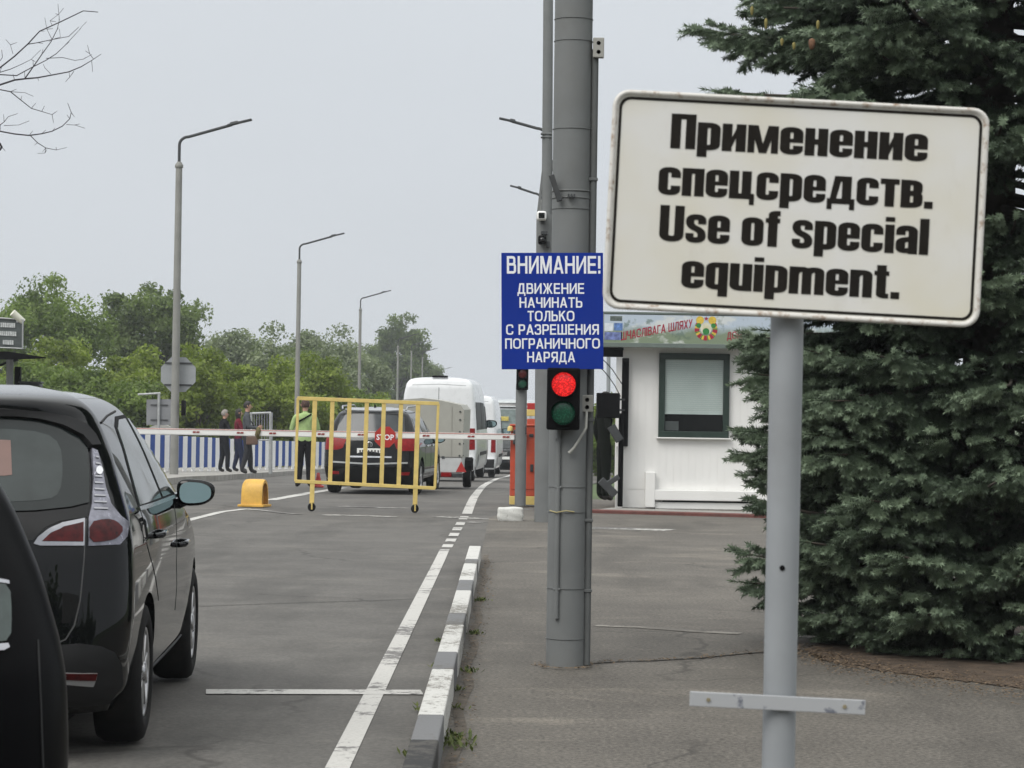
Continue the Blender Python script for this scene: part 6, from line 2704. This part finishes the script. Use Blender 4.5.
def crown_mesh(name, h, w, zb, ncl, npc, leaf, seed, mat, clr=.16, lumps=.28, shape=1.0, top=.5):
    rng = np.random.default_rng(seed)
    d = rand_dirs(ncl, rng)
    d[:, 2] = np.abs(d[:, 2]) * np.where(rng.random(ncl) < .72, 1, -1)
    ph = rng.uniform(0, 6.28, 6)
    az = np.arctan2(d[:, 1], d[:, 0])
    el = np.arcsin(np.clip(d[:, 2], -1, 1))
    rr = 1 + lumps * (np.sin(az * 2 + ph[0]) * .5 + np.sin(az * 3 + ph[1] + el * 2) * .4 + np.sin(el * 4 + ph[2]) * .45 + np.sin(az * 5 + el * 5 + ph[3]) * .3)
    rad_ = rng.uniform(.25, 1, ncl) ** .45
    hz = (h - zb) / 2
    C = np.stack([d[:, 0] * w / 2 * rr * rad_ * shape, d[:, 1] * w / 2 * rr * rad_ * shape, zb + hz + d[:, 2] * hz * np.clip(rr, .7, 1.25) * rad_], 1)
    C[:, 2] = np.clip(C[:, 2], zb * .75, None)
    cr = w * clr * rng.uniform(.55, 1.2, ncl)
    ctint = np.clip(rng.normal(.45, .2, ncl), 0, 1)
    N_ = ncl * npc
    ci = np.repeat(np.arange(ncl), npc)
    off = rand_dirs(N_, rng) * (rng.random(N_) ** .5)[:, None]
    off[:, 2] *= .7
    pos = C[ci] + off * cr[ci][:, None]
    pos[:, 2] = np.maximum(pos[:, 2], .05)
    nrm = off + rand_dirs(N_, rng) * .9 + np.array([0, 0, .35])
    nrm /= np.linalg.norm(nrm, axis=1)[:, None]
    t = np.cross(nrm, rand_dirs(N_, rng))
    t /= np.linalg.norm(t, axis=1)[:, None] + 1e-9
    bt = np.cross(nrm, t)
    sz = leaf * rng.uniform(.6, 1.35, N_)
    u, v = t * sz[:, None], bt * (sz * rng.uniform(.45, .75, N_))[:, None]
    V = np.stack([pos - u, pos - v * .9 + u * .1, pos + u, pos + v * .9 + u * .1], 1).reshape(-1, 3)
    tint = np.clip(ctint[ci] + rng.normal(0, .16, N_), 0, 1)
    return npmesh(name, V, None, 4, mat, np.repeat(tint, 4)), C


def trunk_mesh(h, r, C, seed, zsplit):
    rng = np.random.default_rng(seed + 5)
    b = MB()
    top = h * .8
    pts = [Vector((rng.normal(0, .02 * i), rng.normal(0, .02 * i), top * i / 6 - (.1 if i == 0 else 0))) for i in range(7)]
    b.tube(pts, [r * (1 - i / 6.6) + (.25 * r if i == 0 else 0) for i in range(7)], 10)
    sel = rng.choice(len(C), min(14, len(C)), replace=False)
    for i in sel:
        e = Vector(C[i])
        t = min(.85, max(.25, (e.z * .55) / top))
        a = pts[0].lerp(pts[-1], t)
        m = a.lerp(e, .5) + Vector((0, 0, -.12 * (e - a).length * .5))
        b.tube([a, m, e], [r * .38 * (1 - t * .6), r * .22, r * .07], 6)
    return b.mesh('trunk', M['bark'])


PROTO = {}


def tree(name, key, label, cat, loc, group, yaw=0, scale=1.0, **k):
    if key in PROTO:
        return dup(PROTO[key], loc, yaw, (scale, scale, scale), label)
    root = thing(name, label, cat, loc, (0, 0, yaw), group)
    me, C = crown_mesh('crown', k['h'], k['w'], k['zb'], k['ncl'], k['npc'], k['leaf'], k['seed'], k['mat'], k.get('clr', .16), k.get('lumps', .28))
    link('crown', me, root)
    link('trunk' if name != 'bush' else 'stem', trunk_mesh(k['h'], k['r'], C, k['seed'], .4), root)
    root.scale = (scale, scale, scale)
    PROTO[key] = root
    return root


Lmid = leafmat('mid_green_leaf', (.070, .108, .022), (.212, .290, .070), .4)
Ldark = leafmat('dark_green_leaf', (.058, .090, .025), (.165, .222, .066), .35)
Lyel = leafmat('yellow_green_leaf', (.100, .140, .018), (.275, .340, .060), .42)
Lgrey = leafmat('grey_green_leaf', (.10, .13, .075), (.27, .31, .19), .3)


def at(px, d, zo=0):
    p = P(px, 400, d)
    return gz(p.x, d, zo - .03)


GT = 'trees and bushes beyond the fence'
# tall trees  (top px y -> height)
def hgt(py, d):
    return P(300, py, d).z - zg(d)


tree('broadleaf_tree', 'a', 'broad light green tree at the far left, behind the dark canopy', 'tree', at(38, 128), GT, h=hgt(272, 128) * .92, w=7.0, zb=1.6, ncl=130, npc=230, leaf=.11, seed=3, mat=Lmid, r=.26, lumps=.34)
tree('broadleaf_tree', 'b', 'dark green round-topped tree left of the first street lamp', 'tree', at(147, 136), GT, h=hgt(268, 136) * .90, w=6.3, zb=1.8, ncl=115, npc=230, leaf=.115, seed=11, mat=Ldark, r=.26, lumps=.36)
tree('broadleaf_tree', 'a', 'light green tree cut by the left edge of the picture', 'tree', at(-42, 140), GT, 2.0, .95)
tree('broadleaf_tree', 'c', 'grey-green willow-like tree right of the first street lamp', 'tree', at(236, 150), GT, h=hgt(322, 150), w=5.6, zb=.8, ncl=85, npc=180, leaf=.115, seed=21, mat=Lgrey, r=.2, lumps=.4)
tree('broadleaf_tree', 'b', 'dark tree top showing between the first and second street lamps', 'tree', at(268, 160), GT, 1.3, .74)
tree('broadleaf_tree', 'c', 'grey-green tree just right of the second street lamp', 'tree', at(316, 165), GT, 1.1, 1.06)
tree('broadleaf_tree', 'c', 'grey-green tree behind the third street lamp', 'tree', at(348, 172), GT, 2.4, .95)
tree('broadleaf_tree', 'd', 'big dark tree behind the thin street lamps, left of the white van', 'tree', at(398, 292), GT, h=hgt(317, 292) * .95, w=7.8, zb=1.0, ncl=160, npc=170, leaf=.18, seed=31, mat=Ldark, r=.4, lumps=.3)
tree('broadleaf_tree', 'b', 'dark tree leaning out to the right of the big dark tree', 'tree', at(414, 300), GT, .4, .95)
tree('broadleaf_tree', 'd', 'dark tree at the left foot of the big dark tree', 'tree', at(368, 285), GT, 2.7, .72)
# bushes in front
B1 = dict(h=4.1, w=4.6, zb=.2, ncl=95, npc=230, leaf=.085, seed=41, mat=Lyel, r=.10, lumps=.34)
B2 = dict(h=3.6, w=4.4, zb=.2, ncl=90, npc=230, leaf=.085, seed=42, mat=Lmid, r=.10, lumps=.34)
B3 = dict(h=4.4, w=4.2, zb=.2, ncl=90, npc=230, leaf=.088, seed=43, mat=Lyel, r=.10, lumps=.4)
bl = [(-30, 96, 'y1', 1.0, 'bush at the left edge behind the canopy sign'), (22, 92, 'm', 1.05, 'mid green bush behind the canopy post'), (62, 96, 'y2', 1.0, 'yellow-green bush above the roof of the black car, left of the square sign'), (100, 90, 'm', 1.0, 'mid green bush above the rear corner of the black car roof'),
      (133, 98, 'y1', 1.08, 'yellow-green bush behind the square sign back'), (165, 92, 'm', .98, 'mid green bush behind the octagonal sign'), (200, 90, 'y2', .92, 'yellow-green bush just right of the octagonal sign'), (226, 96, 'y1', 1.0, 'yellow-green bush behind the waiting people'),
      (258, 94, 'y1', .98, 'yellow-green bush behind the pipe railing'), (284, 102, 'm', 1.0, 'mid green bush between the people and the green-shirted man'), (312, 98, 'y2', .92, 'yellow-green bush behind the green-shirted man'), (342, 104, 'm', .98, 'mid green bush above the black people carrier, left half'),
      (366, 112, 'y1', .72, 'low yellow-green bush above the roof of the black people carrier'), (388, 120, 'm', .70, 'low mid green bush just left of the tarpaulin trailer')]
for i, (px, d, kx, sc2, lb) in enumerate(bl):
    d, sc2 = d + 7, sc2 * 1.05
    kw = dict(y1=B1, m=B2, y2=B3)[kx]
    tree('bush', 'bush' + kx, lb, 'bush', at(px, d), 'bushes along the road', i * 1.7, sc2, **kw)
for i, (px, d, kx, sc2, lb) in enumerate([(609, 84, 'm', .52, 'green bush seen low through the gap beside the booth'), (622, 92, 'y2', .62, 'taller light green bush against the booth door frame, seen through the gap'), (597, 98, 'y1', .40, 'low bush behind the thick pole, left end of the gap')]):
    tree('bush', 'bush' + kx, lb, 'bush', at(px, d), 'bushes along the road', i * 2.1 + .5, sc2)
# far wood closing the horizon (one mass)
def far_wood():
    rng = np.random.default_rng(77)
    n = 60000
    x = rng.uniform(-260, 120, n)
    hh = 3.2 + 1.6 * np.sin(x * .11) + 1.2 * np.sin(x * .31 + 1) + .8 * np.sin(x * .9)
    keep = (x < -26)
    x, hh = x[keep], hh[keep]
    n = len(x)
    y = 330 + rng.uniform(0, 14, n)
    z = -.9 + hh * rng.random(n) ** .7
    pos = np.stack([x, y, z], 1)
    nr = rand_dirs(n, rng)
    t = np.cross(nr, rand_dirs(n, rng))
    t /= np.linalg.norm(t, axis=1)[:, None]
    bt = np.cross(nr, t)
    V = np.stack([pos - t * .3, pos - bt * .2, pos + t * .3, pos + bt * .2], 1).reshape(-1, 3)
    me = npmesh('far_wood', V, None, 4, Ldark, np.repeat(rng.random(n), 4))
    tag(link('far_wood', me), 'low far-off wood closing the horizon beyond the trees', 'wood', None, 'stuff')


far_wood()


def add_unseen_wood():  # added wood, unseen behind the camera, darkens what the black cars reflect
    rng = np.random.default_rng(78)
    n = 34000
    x = rng.uniform(-70, 60, n)
    hh = 10.0 + 1.4 * np.sin(x * .21) + 1.5 * np.sin(x * .57 + 1) + rng.normal(0, .5, n)
    z = hh * rng.random(n) ** .75
    y = -31 - rng.random(n) * 5
    pos = np.stack([x, y, z], 1)
    nr = rand_dirs(n, rng)
    t = np.cross(nr, rand_dirs(n, rng))
    t /= np.linalg.norm(t, axis=1)[:, None]
    bt = np.cross(nr, t)
    V = np.stack([pos - t * .42, pos - bt * .30, pos + t * .42, pos + bt * .30], 1).reshape(-1, 3)
    me = npmesh('added_reflection_wood', V, None, 4, Ldark, np.repeat(rng.random(n), 4))
    tag(link('added_reflection_wood', me), 'unseen leafy wood added behind the camera to darken reflections in black cars', 'wood', None, 'stuff')


add_unseen_wood()


# ------------------------------------------------------------------ bare tree whose twigs reach in at the top left
def bare_tree():
    D = 27.0
    g = gz(P(-105, 470, D).x, D, .13)
    root = thing('bare_tree', 'leafless tree whose thin twigs reach in from the left edge at the top', 'tree', g)
    rng = random.Random(5)
    b = MB()
    tr = [Vector((0, 0, -.05)), Vector((.05, .02, 1.5)), Vector((-.02, .05, 3.0)), Vector((.06, 0, 4.4)), Vector((.12, .1, 6.2)), Vector((.05, .1, 8.0))]
    b.tube(tr, [.17, .14, .12, .10, .07, .03], 12)
    for z, dx, dy, dz in ((3.6, -1.6, .8, 1.5), (4.2, -.9, -1.4, 1.4), (5.0, -1.5, .3, 1.2), (5.6, .3, 1.4, 1.3), (6.4, -.6, -.8, 1.2)):
        a = Vector((.08, .05, z))
        e = a + Vector((dx, dy, dz))
        b.tube([a, a.lerp(e, .5) + Vector((0, 0, .1)), e], [.05, .03, .01], 7)
        for k in range(5):
            s0 = a.lerp(e, .35 + .13 * k)
            e2 = s0 + Vector((rng.uniform(-.5, .5), rng.uniform(-.5, .5), rng.uniform(.2, .7)))
            b.tube([s0, e2], [.014, .005], 5)
    b.build('trunk', M['barkd'], root)
    b = MB()
    zf = 4.8
    lines = [([(0, 325), (70, 270), (135, 210), (190, 150), (290, 105), (400, 52), (470, 58)], 1.7, .9, 0.3, 60), ([(135, 212), (180, 205), (250, 190), (330, 175), (378, 130)], 1.1, .5, .35, 0), ([(0, 407), (70, 384), (120, 378), (180, 373), (250, 360), (330, 345), (390, 320), (440, 290), (485, 260)], 2.0, .6, -.2, 60),
             ([(120, 376), (160, 320), (200, 262), (245, 200), (275, 140), (285, 95), (278, 20)], 1.3, .4, -.25, 0), ([(0, 358), (80, 363), (150, 325), (220, 290), (270, 258), (310, 220), (375, 150)], 1.3, .5, .1, 60), ([(222, 280), (300, 276), (360, 290), (400, 284), (440, 262)], .8, .4, .15, 0),
             ([(0, 430), (50, 440), (100, 480), (150, 520), (200, 535), (250, 550), (257, 590)], 1.4, .45, .5, 60), ([(50, 440), (120, 445), (160, 462)], .7, .35, .5, 0), ([(0, 630), (70, 643), (140, 650), (200, 642), (250, 630), (300, 605), (335, 570), (342, 540), (325, 495)], 1.7, .5, -.5, 60),
             ([(145, 650), (180, 685), (220, 710), (270, 720), (320, 708)], 1.0, .4, -.5, 0), ([(320, 598), (360, 600), (408, 616)], .7, .35, -.5, 0), ([(0, 600), (20, 585), (40, 560), (85, 545)], .9, .4, .7, 60), ([(0, 347), (50, 332), (100, 310), (150, 285), (195, 240)], 1.0, .35, .6, 60), ([(0, 292), (12, 275), (8, 240)], .8, .4, .6, 60), ([(20, 603), (90, 600), (140, 580)], .7, .3, .7, 0),
             ([(62, 258), (50, 215), (28, 190)], .6, .3, .3, 0), ([(250, 190), (225, 140), (215, 85)], .6, .3, .35, 0), ([(250, 120), (240, 100), (280, 70), (305, 40)], .6, .3, .3, 0), ([(245, 357), (215, 325), (208, 308)], .6, .35, -.2, 0), ([(355, 342), (335, 370), (315, 392)], .7, .35, -.2, 0), ([(450, 285), (430, 258), (410, 244)], .7, .35, -.2, 0), ([(440, 292), (445, 345)], .6, .3, -.2, 0), ([(220, 712), (215, 735), (180, 736)], .6, .3, -.5, 0), ([(262, 186), (290, 178), (285, 140)], .5, .3, -.2, 0), ([(378, 148), (395, 125), (415, 105)], .6, .3, .2, 0), ([(0, 690), (8, 705), (0, 720)], 3.0, 2.0, .2, 60)]
    for pts, w0, w1, doff, ext in lines:
        q = []
        n = len(pts)
        for i, (zx, zy) in enumerate(pts):
            dd = D + doff + .45 * math.sin(i * .9 + doff * 5) * (i / n)
            q.append(P(zx / zf, zy / zf, dd) - g)
        if ext:
            d = (q[0] - q[1])
            zt = q[0].z - .9
            a = Vector((.1, .05, min(7.5, zt)))
            m = q[0].lerp(a, .5) + Vector((0, 0, .12))
            q = [a, m] + q
            ws = [w0 * 2.0, w0 * 1.35] + [w0 + (w1 - w0) * i / (n - 1) for i in range(n)]
        else:
            ws = [w0 + (w1 - w0) * i / (n - 1) for i in range(n)]
        k = D / FPX / 2
        b.tube(q, [max(.0025, w * k) for w in ws], 6)
        # small buds and spurs
        for i in range(1, len(q) - 1):
            if rng.random() < .6:
                e = q[i] + Vector((rng.uniform(-.05, .07), rng.uniform(-.05, .05), rng.uniform(-.05, .09)))
                b.tube([q[i], e], [.0035, .002], 4)
    b.build('twigs', M['barkd'], root)


bare_tree()


# ------------------------------------------------------------------ the big spruce on the right
def spruce():
    rng = np.random.default_rng(12)
    D = 17.15
    bx = P(985, 500, D).x
    base = Vector((bx, D, 0))
    root = thing('spruce_tree', 'big dense blue-green spruce on the right with boughs down to the ground', 'tree', base)
    # trunk
    b = MB()
    b.tube([(0, 0, -.05), (.02, 0, 3), (0, .02, 7), (0, 0, 11.5)], [.21, .16, .09, .02], 14)
    b.build('trunk', M['bark'], root)
    O, A, Ln, Tn = [], [], [], []
    twigs = MB()
    def radius(z):
        r = 1.74 + .16 * math.sin(z * 1.9 + 1.2) + .10 * math.sin(z * 4.3) + .12 * sstep(3.4, 4.6, z) - .18 * (1 - sstep(.5, 1.5, z))
        if z > 5.2:
            r *= max(.06, 1 - ((z - 5.2) / 6.6) ** 1.1)
        return r
    z = .16
    while z < 10.2:
        nb = 12 if z < 6.4 else 8
        ph = rng.uniform(0, 6.28)
        for k in range(nb + (3 if .75 < z < 2.5 else 0)):
            az = ph + 2 * PI * k / nb + rng.normal(0, .2) if k < nb else PI + rng.uniform(-.35, 1.0)
            dirx, diry = math.cos(az), math.sin(az)
            back = diry > .45
            if back and rng.random() < .62:
                continue
            zz = z + rng.normal(0, .09)
            L = radius(zz) * rng.uniform(.72, 1.10)
            if dirx < -.55 and zz < 2.9:
                L = min(L, 1.62)
            droop = rng.uniform(.16, .34) if zz < 5 else rng.uniform(.05, .2)
            if zz < .6:
                droop *= .5
                L *= .80
            npt = 12
            axis = []
            wig = rng.normal(0, .05, 2)
            for i in range(npt + 1):
                t = i / npt
                r = L * t
                dz = -droop * L * (t ** 1.3) + .26 * L * max(0, t - .5) ** 1.5 * 1.6
                side = wig[0] * math.sin(t * 3) * L
                axis.append(Vector((dirx * r - diry * side, diry * r + dirx * side, max(.05, zz + dz))))
            twigs.tube(axis, [.024 * (1 - i / (npt + 1)) + .004 for i in range(npt + 1)], 5, 0, False)
            age = rng.normal(0, .13)
            dead = rng.random() < .02
            s = .34
            while s < 1.0:
                i = min(npt - 1, int(s * npt))
                f = s * npt - i
                p = axis[i].lerp(axis[i + 1], f)
                d = (axis[i + 1] - axis[i]).normalized()
                lat = d.cross(Vector((0, 0, 1))).normalized()
                bl_ = min(.52, (1 - s) * L * .55 + .15) * rng.uniform(.7, 1.2)
                for sg in (-1, 1):
                    bd = (d * .68 + lat * sg * .8 + Vector((0, 0, rng.normal(-.22, .16)))).normalized()
                    n = max(1, int(bl_ / .085))
                    q = p.copy()
                    for j in range(n):
                        t = (j + 1) / n
                        bd2 = (bd + Vector((0, 0, -.25 * t + .30 * t * t))).normalized()
                        q = q + bd2 * (bl_ / n)
                        l2 = bd2.cross(Vector((0, 0, 1))).normalized()
                        for s2 in (-1, 1):
                            if rng.random() < .12:
                                continue
                            sd = (bd2 * .8 + l2 * s2 * rng.uniform(.45, .8) + Vector((rng.normal(0, .12), rng.normal(0, .12), rng.normal(-.10, .25)))).normalized()
                            O.append(q)
                            A.append(sd)
                            Ln.append(rng.uniform(.070, .125) * (1.1 - .25 * t))
                            Tn.append((.34 + .42 * (s - .34) / .66 + age + rng.normal(0, .12), dead))
                        O.append(q - bd2 * .03)
                        A.append(bd2)
                        Ln.append(rng.uniform(.09, .14))
                        Tn.append((.40 + .42 * (s - .34) / .66 + age + rng.normal(0, .10), dead))
                s += .080 / max(.6, L) * rng.uniform(.85, 1.2)
            O.append(axis[-1] - (axis[-1] - axis[-2]).normalized() * .05)
            A.append((axis[-1] - axis[-2]).normalized())
            Ln.append(.19)
            Tn.append((.8, dead))
        z += .20 if z < 6.4 else .40
    twigs.build('boughs', M['bark'], root)
    O = np.array([tuple(v) for v in O])
    A = np.array([tuple(v) for v in A])
    Ln = np.array(Ln)
    T = np.array([t[0] for t in Tn])
    dead = np.array([t[1] for t in Tn])
    # shoot template: needles round an axis, pointing forward; a small core
    K = 44
    rt = np.random.default_rng(1)
    tt = np.linspace(.02, .97, K) + rt.normal(0, .015, K)
    an = np.arange(K) * 2.399 + rt.normal(0, .25, K)
    tri = []
    for t, a in zip(tt, an):
        rd = np.array([math.cos(a), math.sin(a), 0])
        tg = np.array([-math.sin(a), math.cos(a), 0])
        b0 = np.array([0, 0, t]) + rd * .004
        # radial part in metres, axial part in shoot lengths
        tip = b0 + rd * rt.uniform(.024, .033) + np.array([0, 0, .11])
        if t > .82:
            tip = b0 + rd * rt.uniform(.012, .024) + np.array([0, 0, .20])
        wv = tg * .0056
        tri += [b0 - wv, b0 + wv, tip]
    for k in range(3):
        a0, a1 = 2.1 * k, 2.1 * (k + 1)
        tri += [np.array([.009 * math.cos(a0), .009 * math.sin(a0), 0]), np.array([.009 * math.cos(a1), .009 * math.sin(a1), 0]), np.array([0, 0, 1.02])]
    TP = np.array(tri)
    n = len(O)
    ref = np.where(np.abs(A[:, 2:3]) < .9, np.array([[0, 0, 1.0]]), np.array([[1.0, 0, 0]]))
    U = np.cross(A, ref)
    U /= np.linalg.norm(U, axis=1)[:, None]
    W = np.cross(A, U)
    roll = rng.uniform(0, 6.28, n)
    U2 = U * np.cos(roll)[:, None] + W * np.sin(roll)[:, None]
    W2 = -U * np.sin(roll)[:, None] + W * np.cos(roll)[:, None]
    fat = rng.uniform(.85, 1.2, n)
    V = O[:, None, :] + U2[:, None, :] * (TP[None, :, 0:1] * fat[:, None, None]) + W2[:, None, :] * (TP[None, :, 1:2] * fat[:, None, None]) + A[:, None, :] * (TP[None, :, 2:3] * Ln[:, None, None])
    nt = len(TP)
    tint = np.repeat(np.clip(T, 0, 1), nt)
    # core of each shoot is the darker twig colour
    tint = tint.reshape(n, nt)
    tint[:, K * 3:] *= .5
    V = V.reshape(-1, 3)
    V[:, 2] = np.maximum(V[:, 2], .02)
    t = NT('spruce_needles')
    a = t.attr('tint')
    cr_ = t.n.new('ShaderNodeValToRGB')
    e = cr_.color_ramp.elements
    e[0].position, e[0].color = 0, (.028, .040, .026, 1)
    e[1].position, e[1].color = 1, (.20, .262, .170, 1)
    m_ = e.new(.5)
    m_.color = (.078, .111, .070, 1)
    t.link(a.outputs['Fac'], cr_.inputs[0])
    t.set(Base_Color=cr_.outputs[0], Roughness=.6)
    t.b.inputs['Specular IOR Level'].default_value = .3
    live = ~np.repeat(dead, nt)
    link('needles', npmesh('needles', V[live], None, 3, t.m, tint.reshape(-1)[live]), root)
    if dead.any():
        dm = leafmat('dry_needles', (.035, .03, .017), (.10, .085, .05), 0)
        link('dry_needles', npmesh('dry_needles', V[~live], None, 3, dm, tint.reshape(-1)[~live]), root)
    # cones and yellow catkins near the top left
    b = MB()
    for (px, py, ln, r_, mi) in ((812, 38, .075, .020, 1), (766, 18, .07, .010, 0), (782, 38, .05, .010, 0), (794, 42, .05, .010, 0), (818, 20, .06, .010, 0), (752, 6, .06, .010, 0)):
        p = P(px, py, D - 1.48) - base
        b.lathe([(.001, 0), (r_, -ln * .15), (r_ * 1.1, -ln * .5), (r_ * .7, -ln * .9), (.001, -ln)], 10, mi, Matrix.Translation(p))
    b.build('cones', [pm('yellow_catkin', (.20, .17, .05), .8, var=.3, scale=60), pm('brown_cone', (.15, .075, .04), .8, var=.3, scale=60)], root)


spruce()


# ------------------------------------------------------------------ thin damp air between here and the far trees
def haze():
    b = MB()
    b.box((0, 790, 13), (1300, 1780, 32.2))
    m = bpy.data.materials.new('damp_air')
    m.use_nodes = True
    n = m.node_tree.nodes
    n.remove(n['Principled BSDF'])
    v = n.new('ShaderNodeVolumePrincipled')
    v.inputs['Color'].default_value = (.93, .96, 1, 1)
    v.inputs['Density'].default_value = .0005
    v.inputs['Anisotropy'].default_value = .2
    m.node_tree.links.new(v.outputs[0], n['Material Output'].inputs['Volume'])
    tag(b.build('haze', m), 'thin damp haze over the whole place', 'haze', None, 'stuff')


haze()
